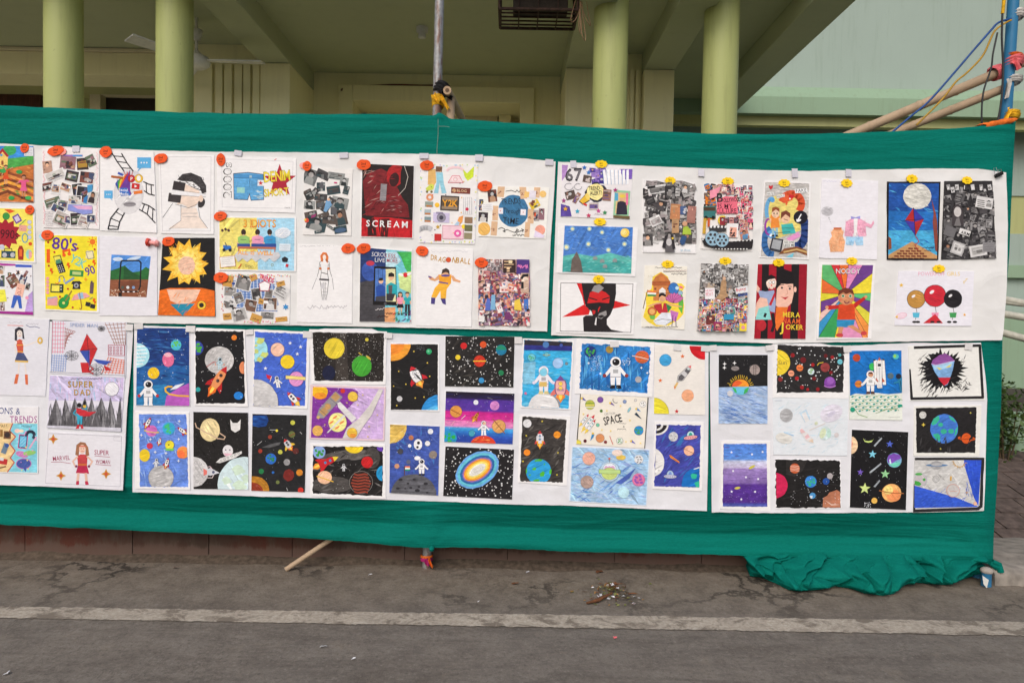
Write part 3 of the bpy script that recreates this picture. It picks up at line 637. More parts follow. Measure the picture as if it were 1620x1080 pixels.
# ================================================================ PAPER: panels, drawings, badges, tapes
def mat_art():
    t = NT('painted_paper')
    at_ = t.n('ShaderNodeVertexColor', layer_name='Col')
    n1 = t.noise(34, 6, .65, stretch=(1, 1, 2.6), coord='Object'); n2 = t.noise(11, 5, .6); n3 = t.noise(150, 3, .6)
    v = t.ramp(n1, [(.28, .5), (.5, .98), (.74, 1.65)]); v2 = t.ramp(n2, [(.28, .62), (.72, 1.36)])
    vv = t.mix(1.0, v, v2, 'MULTIPLY')
    mod = t.mix(1.0, at_.outputs['Color'], vv, 'MULTIPLY')
    c = t.mix(at_.outputs['Alpha'], at_.outputs['Color'], mod)
    b = t.bump(n3, .08, .0008); b = t.bump(t.noise(7, 3, .5), .16, .006, b)
    return t.fin(c, .62, b, .18)
M['art'] = mat_art()
def crumple(t, b):
    wv = t.n('ShaderNodeTexNoise'); wv.inputs['Scale'].default_value = 2.2; wv.inputs['Detail'].default_value = 3; t.l(t.co.outputs['Object'], wv.inputs['Vector'])
    va = t.n('ShaderNodeMixRGB'); va.blend_type = 'ADD'; va.inputs[0].default_value = .8; t.l(t.co.outputs['Object'], va.inputs[1]); t.l(wv.outputs['Color'], va.inputs[2])
    for sc, st in ((2.3, .35), (5.5, .16)):
        vo = t.n('ShaderNodeTexVoronoi'); vo.inputs['Scale'].default_value = sc; t.l(va.outputs[0], vo.inputs['Vector']); b = t.bump(vo.outputs['Distance'], st, .035, b)
    return b
def mat_panel():
    t = NT('white_chart_paper')
    n1 = t.noise(3.5, 5, .6); n2 = t.noise(1.6, 4, .5, stretch=(1, 1, .6)); n3 = t.noise(120, 3)
    c = t.ramp(n1, [(.3, (.72,.712,.70)), (.7, (.79,.785,.775))])
    c = t.mix(t.ramp(t.noise(9, 6, .7), [(.62, .0), (.78, .35)]), c, (.60,.56,.50))
    b = t.bump(n3, .05, .0008); b = t.bump(n1, .45, .014, b); b = t.bump(n2, .4, .03, b); b = crumple(t, b)
    return t.fin(c, .6, b, .2)
M['panel'] = mat_panel()
def mat_panel2():
    t = NT('white_lavender_paper')
    n1 = t.noise(4.5, 5, .6); n3 = t.noise(120, 3)
    c = t.ramp(n1, [(.3, (.70,.70,.73)), (.7, (.775,.775,.81))])
    b = t.bump(n3, .05, .0008); b = t.bump(n1, .5, .014, b); b = t.bump(t.noise(2.5, 4, .5, stretch=(1.6,1,.5)), .4, .02, b); b = crumple(t, b)
    return t.fin(c, .6, b, .2)
M['panel2'] = mat_panel2()

# ---- glyphs of the built-in font, measured once
GLY = {}
def load_glyphs():
    chars = 'ABCDEFGHIJKLMNOPQRSTUVWXYZabcdefghijklmnopqrstuvwxyz0123456789&!\'.,*'
    tmp = []
    for bold in (0, 1):
        for ch in chars:
            cu = bpy.data.curves.new('g', 'FONT'); cu.body = ch; cu.size = 1; cu.resolution_u = 2; cu.fill_mode = 'FRONT'
            cu.offset = .018 if bold else .002
            ob = bpy.data.objects.new('g', cu); COL.objects.link(ob); tmp.append((ch, bold, ob, cu))
    bpy.context.view_layer.update(); dg = bpy.context.evaluated_depsgraph_get()
    for ch, bold, ob, cu in tmp:
        e = ob.evaluated_get(dg); me = e.to_mesh()
        vv = [(v.co.x, v.co.y) for v in me.vertices]; ff = [tuple(p.vertices) for p in me.polygons]
        e.to_mesh_clear(); x0 = min(a[0] for a in vv); x1 = max(a[0] for a in vv)
        GLY[ch, bold] = ([(a-x0, b) for a, b in vv], ff, x1-x0)
    for ch, bold, ob, cu in tmp:
        bpy.data.objects.remove(ob); bpy.data.curves.remove(cu)
load_glyphs()
CAPH = max(b for a, b in GLY['H', 0][0])

ZM = dict(A=(0,160,4.5), B=(0,360,4.5), C=(330,220,4.5), D=(330,340,4.5), E=(640,220,4.5), F=(640,360,4.5), G=(980,240,4.5), H=(980,390,4.5), I=(1260,240,4.5), J=(1260,390,4.5),
          K=(0,490,5.4), L=(0,620,5.4), M=(200,500,5.4), N=(200,620,5.4), O=(470,500,5.4), P=(470,620,5.4), Q=(690,520,5.4), R=(690,630,5.4), S=(890,520,5.4), T=(890,630,5.4),
          U=(1110,530,6.0), V=(1110,650,6.0), W=(1330,530,6.0), X=(1330,650,6.0))
WHITE = (238,236,236); BLACK = (26,24,25); SKIN = (232,184,150)
def clip_poly(sub, quad):
    area = sum(quad[i][0]*quad[(i+1)%4][1]-quad[(i+1)%4][0]*quad[i][1] for i in range(4)); sg = 1 if area > 0 else -1
    out = sub
    for i in range(4):
        (ax, ay), (bx, by) = quad[i], quad[(i+1)%4]
        side = lambda p: sg*((bx-ax)*(p[1]-ay)-(by-ay)*(p[0]-ax))
        inp = out; out = []
        if not inp: return []
        for k in range(len(inp)):
            p, q = inp[k-1], inp[k]; sp, sq = side(p), side(q)
            if (sp >= 0) != (sq >= 0):
                t = sp/(sp-sq); out.append((p[0]+(q[0]-p[0])*t, p[1]+(q[1]-p[1])*t))
            if sq >= 0: out.append(q)
    return out
STEP = 1.0e-5
FIT = {('DENIM',396):190,('DENIM',398):186,('SHORT',398):178,('SHORT',400):174,('2000s',164):252,('2000s',162):248,("80's",368):182,('Y2K',492):118,('90',618):70,('3 IDIOTS',250):230,('3 IDIOTS',252):226,('ALL IS WELL',208):252,('ALL IS WELL',210):248,
       ('TRENDS',690):138,('Through',702):122,('TIME',700):110,('SCREAM',1122):296,('DRAG',186):106,('NBALL',336):132,('SCROL',1162):102,('LESS,',1262):76,('LIVE',1184):72,('MORE.',1268):82,('TREND',1312):78,('ALERT!',1320):84,('OLLYWOOD',738):124,('IS MY',700):100,('CULTURE',686):142,
       ('FAKE',1255):74,('MERA',1162):122,('NAAM',1160):124,('OKER',1182):124,('NODDY',278):178,('NODDY',280):174,('POWERPUFF',866):190,('GIRLS',1070):92,('SUPER',582):218,('SUPER',584):214,('DAD',636):140,('DAD',638):136,('MARVEL',456):146,('SUPER',808):124,('WOMAN',820):122,('TRENDS',86):232,
       ('ONS &',-10):184,('SPACE',358):158,('TRENDS',358):108,('SPIDER MAN',600):236,('CARTOON',358):90,('Y2K',268):110,('67',1145):122,('67',1152):110,('990s',2):128,('Sun',726):80,('HEART',604):58,('BEAT',606):52,('Bunty',822):70,('Babli',838):64,('NO ONE',1172):68,('LIKES ME',1168):76,('HATE',1052):42,('FOOLS',1120):54}
DRAWINGS = []
class Art:
    def __init__(s, z, sheet, label, paper=WHITE, lift=None):
        s.z = ZM[z]; s.sheet = [s.P(p) for p in sheet]; s.clip = s.sheet; s.label = label; s.paper = paper
        s.polys = []; s.L = 1; s.rng = random.Random(label); s.lift = lift; s.sa = s.rng.uniform(-65, 65)
        DRAWINGS.append(s)
    def P(s, p): return (s.z[0]+p[0]/s.z[2], s.z[1]+p[1]/s.z[2])
    def _add(s, pts, c, g=.25, clip=True, layer=None):
        pts = [s.P(p) for p in pts]
        if clip: pts = clip_poly(pts, s.clip)
        if len(pts) < 3: return
        if layer is None: layer = s.L; s.L += 1
        s.polys.append((pts, c, g, layer))
    # quad painted area with a wobbling brush edge; later shapes are clipped to it
    def tone(s, c, a=.14): k = 1+s.rng.uniform(-a, a); j = 5*s.rng.uniform(-1, 1.4); return tuple(max(0, min(255, v*k+j)) for v in c)
    def bg(s, quad, c, g=.5, wob=0, setclip=True):
        if wob:
            pts = []
            for i in range(4):
                a, b = quad[i], quad[(i+1)%4]; n = 26
                for k in range(n):
                    t = k/n; x = a[0]+(b[0]-a[0])*t; y = a[1]+(b[1]-a[1])*t
                    pts.append((x+s.rng.gauss(0, wob), y+s.rng.gauss(0, wob)))
            s._add(pts, c, g, False)
        else: s._add(quad, c, g, False)
        if setclip:
            e = wob*.7; cx = sum(p[0] for p in quad)/4; cy = sum(p[1] for p in quad)/4
            s.clip = [s.P((p[0]+(e if p[0] < cx else -e), p[1]+(e if p[1] < cy else -e))) for p in quad]
        if g >= .4:
            xs = [p[0] for p in quad]; ys = [p[1] for p in quad]; w_ = max(xs)-min(xs)
            for _ in range(34): s.hatch(1, min(xs), min(ys), max(xs), max(ys), w_*.3, s.sa, [s.tone(c, .2)], w_*.035, 14)
        return s
    def p(s, pts, c, g=.25): s._add(pts, c, g)
    def r(s, x0, y0, x1, y1, c, g=.2): s._add([(x0,y0),(x1,y0),(x1,y1),(x0,y1)], c, g)
    def rr(s, cx, cy, w, h, ang, c, g=.2):
        ca, sa = math.cos(R(ang)), math.sin(R(ang))
        s._add([(cx+x*ca-y*sa, cy+x*sa+y*ca) for x, y in ((-w/2,-h/2),(w/2,-h/2),(w/2,h/2),(-w/2,h/2))], c, g)
    def e(s, cx, cy, rx, c, ry=None, rot=0, n=24, g=.25, out=None, ow=2.2, jit=.014):
        ry = rx if ry is None else ry; ca, sa = math.cos(R(rot)), math.sin(R(rot))
        def el(k): return [(cx+math.cos(6.28318*i/n)*(rx+k)*j[i]*ca-math.sin(6.28318*i/n)*(ry+k)*j[i]*sa, cy+math.cos(6.28318*i/n)*(rx+k)*j[i]*sa+math.sin(6.28318*i/n)*(ry+k)*j[i]*ca) for i in range(n)]
        j = [1+s.rng.uniform(-jit, jit) for _ in range(n)]
        if out: s._add(el(ow), out, 0)
        s._add(el(0), c, g)
        if min(rx, ry) >= 17 and g >= .2:
            aa = R(s.sa-rot); ux, uy = math.cos(aa), math.sin(aa)
            for _ in range(min(16, int(min(rx, ry)/3.2))):
                o_ = s.rng.uniform(-.86, .86); hl = math.sqrt(1-o_*o_)*s.rng.uniform(.35, .92); sh = s.rng.uniform(-1, 1)*(math.sqrt(1-o_*o_)-hl)*.95; wd = s.rng.uniform(.03, .075)
                q = [(-uy*o_+ux*(sh-hl), ux*o_+uy*(sh-hl)), (-uy*(o_+wd)+ux*sh, ux*(o_+wd)+uy*sh), (-uy*o_+ux*(sh+hl), ux*o_+uy*(sh+hl)), (-uy*(o_-wd)+ux*sh, ux*(o_-wd)+uy*sh)]
                s._add([(cx+a*rx*ca-b*ry*sa, cy+a*rx*sa+b*ry*ca) for a, b in q], s.tone(c, .16), g)
    def l(s, pts, w, c, closed=False):
        if closed: pts = list(pts)+[pts[0]]
        la, lb = s.L, s.L+1; s.L += 2
        for i in range(len(pts)-1):
            (x0,y0),(x1,y1) = pts[i], pts[i+1]; d = math.hypot(x1-x0, y1-y0) or 1; nx, ny = -(y1-y0)/d*w/2, (x1-x0)/d*w/2; ex, ey = (x1-x0)/d*w*.3, (y1-y0)/d*w*.3
            s._add([(x0+nx-ex,y0+ny-ey),(x1+nx+ex,y1+ny+ey),(x1-nx+ex,y1-ny+ey),(x0-nx-ex,y0-ny-ey)], c, .1, True, la if i % 2 else lb)
    def box(s, quad, w, c): s.l(quad, w, c, True)
    def arc(s, cx, cy, r, a0, a1, w, c, ry=None, n=14): s.l([(cx+math.cos(R(a0+(a1-a0)*k/n))*r, cy+math.sin(R(a0+(a1-a0)*k/n))*(ry or r)) for k in range(n+1)], w, c)
    def st(s, cx, cy, r, c, k=5, inn=.42, rot=-90, g=.2): s._add([(cx+math.cos(R(rot+180*i/k))*(r if i % 2 == 0 else r*inn), cy+math.sin(R(rot+180*i/k))*(r if i % 2 == 0 else r*inn)) for i in range(2*k)], c, g)
    def t(s, txt, x, y, h, c, rot=0, bold=0, sp=.12, jit=0, sx=1.0):
        w = FIT.get((txt, x))
        if w:
            nat = sum(h*.5 if ch == ' ' else GLY[ch, bold][2]*h/CAPH+h*sp for ch in txt)-h*sp; sx = w/nat
        ca, sa = math.cos(R(rot)), math.sin(R(rot)); k = h/CAPH; cur = 0; L = s.L; s.L += 1
        for ch in txt:
            if ch == ' ': cur += h*.5*sx; continue
            vv, ff, wd = GLY[ch, bold]; ja = R(s.rng.uniform(-jit, jit)*4); jy = s.rng.uniform(-jit, jit)*h*.05; cj, sj = math.cos(ja), math.sin(ja)
            pts = []
            for a, b in vv:
                a, b = a*k*sx, b*k; a, b = a*cj-b*sj, a*sj+b*cj; a += cur; b = -b+jy
                pts.append(s.P((x+a*ca-b*sa, y+a*sa+b*ca)))
            for f in ff: s.polys.append(([pts[i] for i in f], c, .05, L))
            cur += (wd*k+h*sp)*sx
    def scrib(s, x, y, w, h, c, n=9, wd=1.6, rot=0):    # illegible handwriting
        ca, sa = math.cos(R(rot)), math.sin(R(rot)); pts = []
        for i in range(n*2):
            a = w*i/(n*2-1); b = (s.rng.uniform(-.5, .5))*h; pts.append((x+a*ca-b*sa, y+a*sa+b*ca))
        s.l(pts, wd, c)
    def dots(s, n, x0, y0, x1, y1, r0, r1, c, k=6, skip=()):
        done = []
        for _ in range(n):
            for tr in range(6):
                x, y, r = s.rng.uniform(x0, x1), s.rng.uniform(y0, y1), s.rng.uniform(r0, r1)
                if all((x-a)**2+(y-b)**2 > (r+q)**2*1.1 for a, b, q in done): break
            else: continue
            done.append((x, y, r)); a0 = s.rng.random()*3
            s._add([(x+math.cos(a0+6.2832*i/k)*r, y+math.sin(a0+6.2832*i/k)*r) for i in range(k)], c if not isinstance(c, list) else s.rng.choice(c), 0, True, s.L)
        s.L += 1
    def hatch(s, n, x0, y0, x1, y1, ln, ang, cols, w=2.5, da=12):
        for _ in range(n):
            x, y = s.rng.uniform(x0, x1), s.rng.uniform(y0, y1); a = R(ang+s.rng.uniform(-da, da)); L = ln*s.rng.uniform(.5, 1.2)/2
            dx, dy = math.cos(a), math.sin(a); ww = w*s.rng.uniform(.5, 1.2)/2
            s._add([(x-dx*L, y-dy*L), (x-dy*ww, y+dx*ww), (x+dx*L, y+dy*L), (x+dy*ww, y-dx*ww)], s.rng.choice(cols), .3)
    # ---- recurring motifs
    def grad(s, quad, stops, g=.35, n=None):
        (a, b, c_, d) = quad
        for (t0, c0), (t1, c1) in zip(stops, stops[1:]):
            m_ = 5
            for k in range(m_):
                u0 = t0+(t1-t0)*k/m_; u1 = t0+(t1-t0)*(k+1.12)/m_; f = (k+.5)/m_
                col = tuple(c0[i]*(1-f)+c1[i]*f for i in range(3))
                L0 = lambda u: (a[0]+(d[0]-a[0])*u, a[1]+(d[1]-a[1])*u); R0_ = lambda u: (b[0]+(c_[0]-b[0])*u, b[1]+(c_[1]-b[1])*u)
                l0, r0, l1, r1 = L0(u0), R0_(u0), L0(min(1,u1)), R0_(min(1,u1)); N = 10; H = (l1[1]-l0[1])*.35
                top = [(l0[0]+(r0[0]-l0[0])*i/N, l0[1]+(r0[1]-l0[1])*i/N+s.rng.uniform(-H,H)*(u0 > 0)) for i in range(N+1)]
                s._add(top+[r1, l1], col, g)
    def earth(s, cx, cy, r, sea=(60,150,215), land=(70,175,80), out=None, n=5):
        s.e(cx, cy, r, sea, out=out, g=.35); k0 = s.rng.uniform(0, 360)
        for i in range(n):
            a = R(k0+i*360/n+s.rng.uniform(-20,20)); d = r*s.rng.uniform(.45,.66) if i else 0; q = r*s.rng.uniform(.2,.31)
            x, y = cx+math.cos(a)*d, cy+math.sin(a)*d; m_ = 9
            s._add([(x+math.cos(6.2832*j/m_)*q*s.rng.uniform(.65,1.2), y+math.sin(6.2832*j/m_)*q*s.rng.uniform(.6,1.15)) for j in range(m_)], land, .3)
    def ring(s, cx, cy, r, c, rot=0, k=1.5, th=.16, w=None):
        ca, sa = math.cos(R(rot)), math.sin(R(rot)); w = w or r*.13
        pts = [(cx+math.cos(R(a))*r*k*ca-math.sin(R(a))*r*th*sa, cy+math.cos(R(a))*r*k*sa+math.sin(R(a))*r*th*ca) for a in range(-38, 219, 14)]
        s.l(pts, w, c)
    def rocket(s, cx, cy, L, ang, body=WHITE, nose=(200,40,45), fin=(200,40,45), flame=(240,150,40), win=(80,150,200), out=(40,35,35), w=.32):
        ca, sa = math.cos(R(ang)), math.sin(R(ang))
        T = lambda pts: [(cx+(x*ca-y*sa)*L, cy+(x*sa+y*ca)*L) for x, y in pts]
        h = w/2
        s._add(T([(-.32,-h*.7),(-.5,-h*1.0),(-.62,-h*.45),(-.78,0),(-.62,h*.45),(-.5,h*1.0),(-.32,h*.7)]), flame, .3)
        s._add(T([(-.34,-h*.4),(-.56,-h*.3),(-.64,0),(-.56,h*.3),(-.34,h*.4)]), (250,215,90), .2)
        for q in (-1, 1): s._add(T([(-.05,q*h),(-.3,q*h*2.0),(-.45,q*h*2.1),(-.36,q*h*.8)]), fin, .2)
        bd = [(.28,-h*.8),(.1,-h*1.05),(-.2,-h),(-.38,-h*.72),(-.38,h*.72),(-.2,h),(.1,h*1.05),(.28,h*.8)]
        if out: s._add([(cx+((x*1.04)*ca-(y*1.22)*sa)*L, cy+((x*1.04)*sa+(y*1.22)*ca)*L) for x, y in bd], out, 0)
        s._add(T(bd), body, .15); s._add(T([(.27,-h*.82),(.4,-h*.42),(.5,0),(.4,h*.42),(.27,h*.82)]), nose, .2)
        for xx in (.12, -.1): s.e(cx+xx*ca*L, cy+xx*sa*L, L*h*.42, win, n=10, out=out, ow=L*.015)
    def astro(s, cx, top, H, suit=(240,240,240), visor=(35,30,35), glove=(190,40,45), boot=None, out=(90,90,95), lean=0):
        k = H/100.0; ow = 1.6; boot = boot or suit; X_ = lambda x, y: (cx+x*k+lean*y*k*.01, top+y*k)
        for c_, gk in ((out, 1.0), (suit, 0)):
            e = gk*1.6/k
            for pts in ([(-16-e,30-e),(16+e,30-e),(17+e,66+e),(-17-e,66+e)], [(-15-e,31-e),(-32-e,52),(-36-e,58),(-28+e,62+e),(-14,46)], [(15+e,31-e),(32+e,52),(36+e,58),(28-e,62+e),(14,46)],
                        [(-17-e,62),(-1,62),(-3,92),(-15-e,92)], [(17+e,62),(1,62),(3,92),(15+e,92)]):
                s._add([X_(*p) for p in pts], c_, .12)
        for sg in (-1, 1):
            s.e(*X_(sg*35, 60), 6*k, glove, n=10); s.p([X_(sg*2, 90), X_(sg*16, 90), X_(sg*19, 101), X_(sg*2, 101)], boot)
        hx, hy = X_(0, 17); s.e(hx, hy, 17*k, suit, out=out, ow=ow); s.e(hx+1*k, hy, 11.5*k, visor, ry=11*k); s.e(hx-3*k, hy-3*k, 2.4*k, (210,215,225), n=8)
        s.p([X_(-8,40), X_(8,40), X_(8,52), X_(-8,52)], tuple(max(0, v-60) for v in suit)); s.l([X_(-16,64), X_(16,64)], 2.2*k, (150,150,160))
    def ufo(s, cx, cy, w, dome=(190,225,235), hull=(230,160,170), rot=0, alien=None):
        s.e(cx, cy-w*.12, w*.26, dome, ry=w*.3, out=(60,60,70), n=18)
        if alien: s.e(cx, cy-w*.16, w*.12, alien, ry=w*.16, n=12)
        s.e(cx, cy+w*.04, w*.5, hull, ry=w*.14, rot=rot, out=(60,60,70), n=20)
        for i in range(-2, 3): s.e(cx+i*w*.17*math.cos(R(rot)), cy+w*.05+i*w*.17*math.sin(R(rot)), w*.03, (60,60,60), n=6)
    def person(s, cx, top, H, hair=(40,30,25), skin=SKIN, shirt=(200,60,60), pants=(50,70,140), long=False, skirt=False, arms=(-35, 35), shoe=(50,40,40), out=None, sleeve=True):
        k = H/100.0; P_ = lambda x, y: (cx+x*k, top+y*k)
        if long: s.p([P_(-9,4), P_(9,4), P_(12,30), P_(-12,30)], hair)
        for sg in (-1, 1):
            if skirt: s.p([P_(sg*2,56), P_(sg*8,56), P_(sg*7,94), P_(sg*3,94)], skin)
            else: s.p([P_(sg*.5,50), P_(sg*10,50), P_(sg*10.5,94), P_(sg*3,94)], pants)
            s.p([P_(sg*2,92), P_(sg*8,92), P_(sg*13,99), P_(sg*2,99)], shoe)
            a = R(arms[0] if sg < 0 else arms[1]); ax, ay = sg*10, 25; ux, uy = math.sin(abs(a))*sg, math.cos(a); nx, ny = uy*3.2, -ux*3.2
            s.p([P_(ax-nx,ay-ny), P_(ax+nx,ay+ny), P_(ax+ux*27+nx*.7,ay+uy*27+ny*.7), P_(ax+ux*27-nx*.7,ay+uy*27-ny*.7)], skin)
            if sleeve: s.p([P_(ax-nx*1.3,ay-ny*1.3), P_(ax+nx*1.3,ay+ny*1.3), P_(ax+ux*12+nx*1.2,ay+uy*12+ny*1.2), P_(ax+ux*12-nx*1.2,ay+uy*12-ny*1.2)], shirt)
        if skirt: s.p([P_(-9,46), P_(9,46), P_(16,68), P_(-16,68)], pants)
        s.p([P_(-11,22), P_(11,22), P_(9.5,52), P_(-9.5,52)], shirt); s.r(*P_(-2.5,16), *P_(2.5,24), skin)
        s.e(*P_(0,11), 7.5*k, skin, ry=8.8*k, n=16, out=out)
        s.p([P_(-8.2,11), P_(-8,3), P_(-3,-.5), P_(3,-.5), P_(8,3), P_(8.2,11), P_(5,6), P_(-4,5.5)], hair)
        for sg in (-1, 1): s.e(*P_(sg*3,11.5), 1.1*k, (30,25,25), n=6)
        s.l([P_(-2.4,15.6), P_(0,16.4), P_(2.4,15.6)], 1.0*k, (170,70,70))
    def photo(s, cx, cy, w, h, ang, pal, border=None):
        """a pasted clipping: ground, a dark mass, a figure, a few lines"""
        if border: s.rr(cx, cy, w*1.12, h*1.12, ang, border, .1)
        ca, sa = math.cos(R(ang)), math.sin(R(ang)); T = lambda x, y: (cx+x*w*ca-y*h*sa, cy+x*w*sa+y*h*ca); ch = s.rng.choice
        s.rr(cx, cy, w, h, ang, ch(pal), .5)
        for i in range(3):
            x, y = T(s.rng.uniform(-.34,.34), s.rng.uniform(-.34,.34)); s.rr(x, y, w*s.rng.uniform(.18,.5), h*s.rng.uniform(.12,.4), ang, s.tone(ch(pal), .25), .5)
        kind = s.rng.randrange(5)
        if kind in (0, 1):
            s.p([T(-.32,.5), T(-.28,.1), T(-.1,-.02), T(.12,-.02), T(.3,.12), T(.34,.5)], ch(pal), .3)
            x, y = T(0,-.18); s.e(x, y, min(w,h)*.2, ch([SKIN,(205,160,130),(170,125,100),(190,190,190)]) if max(pal[0])-min(pal[0]) > 12 or s.rng.random() < .2 else (165,160,158), ry=min(w,h)*.24, n=10)
            s.p([T(-.2,-.15), T(-.18,-.4), T(.02,-.46), T(.2,-.36), T(.22,-.12), T(.1,-.3), T(-.1,-.3)], (40,34,34), .2)
        elif kind == 2:
            s.p([T(-.42,-.2), T(.4,-.28), T(.42,.3), T(-.4,.32)], ch(pal), .3)
            x, y = T(-.18,.06); s.e(x, y, min(w,h)*.17, ch(pal), n=10); x, y = T(.2,.06); s.e(x, y, min(w,h)*.15, ch(pal), n=10)
            s.p([T(-.3,-.16), T(.3,-.18), T(.3,-.08), T(-.3,-.06)], ch(pal))
        elif kind == 3:
            for i in range(4): s.l([T(-.4,-.35+i*.22), T(.1+.3*s.rng.random(),-.35+i*.22)], max(1.6, h*.07), ch(pal))
        else:
            for i in range(5):
                x, y = T(s.rng.uniform(-.38,.38), s.rng.uniform(-.38,.38)); s.rr(x, y, w*s.rng.uniform(.15,.4), h*s.rng.uniform(.15,.4), s.rng.uniform(0,90), ch(pal), .3)
    def collage(s, x0, y0, x1, y1, n, s0, s1, pal, border=None, rot=35, shape='rect'):
        n = int(n*1.7); s0 *= .82; s1 *= .82; cols = max(1, int(math.sqrt(n*(x1-x0)/(y1-y0)))); rows = max(1, int(n/cols+.5)); cells = [(i, j) for i in range(cols) for j in range(rows)]; s.rng.shuffle(cells)
        for i, j in cells:
            x = x0+(x1-x0)*(i+.5+s.rng.uniform(-.3,.3))/cols; y = y0+(y1-y0)*(j+.5+s.rng.uniform(-.3,.3))/rows
            if shape == 'oval' and ((x-(x0+x1)/2)/(x1-x0)*2)**2+((y-(y0+y1)/2)/(y1-y0)*2)**2 > 1.25: continue
            s.photo(x, y, s.rng.uniform(s0, s1), s.rng.uniform(s0, s1)*s.rng.uniform(.75,1.2), s.rng.uniform(-rot, rot), pal, border if s.rng.random() < .7 else None)
    # ---- mesh
    def build(s, mat, zbase=0.0):
        A = [at(*p) for p in s.sheet]; cx = sum(p.x for p in A)/4; cz = sum(p.z for p in A)/4; zmin = min(p.z for p in A)
        rng = s.rng; b0 = .0004+rng.uniform(0,.0008)+zbase; tx = rng.uniform(-.003,.003); tz = rng.uniform(-.001,.004)
        yf = lambda x, z: -(b0+.0010+tx*(x-cx)+tz*(cz-z)*1.0)
        V = []; F = []; C = []
        def face(pts3, col, g):
            i = len(V); V.extend(pts3); F.append(tuple(range(i, i+len(pts3)))); c = (*lin(col), g); C.extend([c]*len(pts3))
        # sheet: slightly uneven cut edge, front and skirt
        edge = []
        for i in range(4):
            a, b = A[i], A[(i+1)%4]
            for k in range(6):
                p = a.lerp(b, k/6); edge.append(Vector((p.x+rng.gauss(0,.0006), 0, p.z+rng.gauss(0,.0006))))
        fr = [Vector((p.x, yf(p.x, p.z), p.z)) for p in edge]; bk = [Vector((p.x, .004, p.z)) for p in edge]; n = len(edge)
        face(fr[::-1], s.paper, .12)
        for i in range(n): face([fr[i], fr[(i+1)%n], bk[(i+1)%n], bk[i]], s.paper, 0)
        for pts, c, g, L in s.polys:
            q = []
            for px, py in pts:
                p = at(px, py); q.append(Vector((p.x, yf(p.x, p.z)-.00006-L*STEP, p.z)))
            a2 = sum(q[i].x*q[(i+1)%len(q)].z-q[(i+1)%len(q)].x*q[i].z for i in range(len(q)))
            if abs(a2) < 1e-9: continue
            if a2 < 0: q = q[::-1]
            face(q, c, g)
        org = Vector((cx, 0, zmin)); me = bpy.data.meshes.new('drawing'); me.from_pydata([tuple(v-org) for v in V], [], F)
        ca = me.color_attributes.new('Col', 'FLOAT_COLOR', 'CORNER'); ca.data.foreach_set('color', [x for c in C for x in c])
        me.materials.append(mat); o = bpy.data.objects.new('drawing', me); COL.objects.link(o); o.location = org
        return tag(o, s.label, 'drawing', 'student drawings pasted on the white panels')
GREYS = [(78,76,76),(112,110,109),(145,143,141),(182,180,178),(212,210,209),(52,50,52),(130,126,124)]
MIXED = [(120,70,60),(70,80,110),(190,150,120),(210,205,200),(60,50,55),(150,110,120),(95,110,90),(180,170,165),(45,42,48)]
MAGS = [(190,120,120),(150,70,80),(230,190,180),(110,90,110),(80,60,70),(210,170,150),(235,225,220),(170,140,160),(60,50,60),(200,90,100)]
INK = (45,42,45); PENCIL = (135,133,138)

# ------------------------------------------------ upper left panel
d = Art('A', [(-170,318),(240,322),(242,722),(-170,712)], 'bright village painting with a yellow house, orange fields and small figures')
d.bg([(-170,318),(240,322),(242,722),(-170,712)], (205,120,60), .7)
d.p([(-170,318),(240,322),(240,430),(-170,430)], (60,140,215), .6); d.e(70,350,48,(60,165,95),ry=38,g=.6); d.e(-70,360,70,(60,150,80),ry=55,g=.6)
d.p([(-170,470),(60,410),(240,390),(240,450),(120,470),(-170,560)], (75,160,75), .8); d.p([(-20,390),(20,348),(60,395),(55,470),(-30,470)], (235,200,110), .5); d.p([(-30,395),(20,335),(66,392),(52,400),(20,362),(-18,405)], (170,45,50))
d.e(12,385,9,(90,150,200)); d.rr(20,440,16,30,0,(150,80,50))
for i in range(7): d.p([(-170,560+i*26),(60,500+i*22),(240,560+i*26),(240,575+i*26),(60,520+i*22),(-170,580+i*26)], [(150,80,45),(225,150,80),(120,65,40),(235,165,60)][i%4], .8)
d.hatch(50,-160,460,240,700,40,20,[(120,60,40),(230,160,80),(90,150,70),(200,90,40)],12)
d.person(45,455,150,(50,35,30),(215,160,120),(215,90,40),(225,80,40),skirt=True,arms=(-20,120)); d.person(172,525,170,(40,30,30),(200,140,110),(225,90,140),(230,100,150),skirt=True,arms=(-60,80))
for x, y in ((85,690),(205,690),(140,505),(25,500)): d.e(x,y,22,(60,165,85),ry=14,g=.6)
d.r(175,330,240,392,(225,225,230)); [d.scrib(182,345+i*12,50,5,(120,120,130)) for i in range(4)]

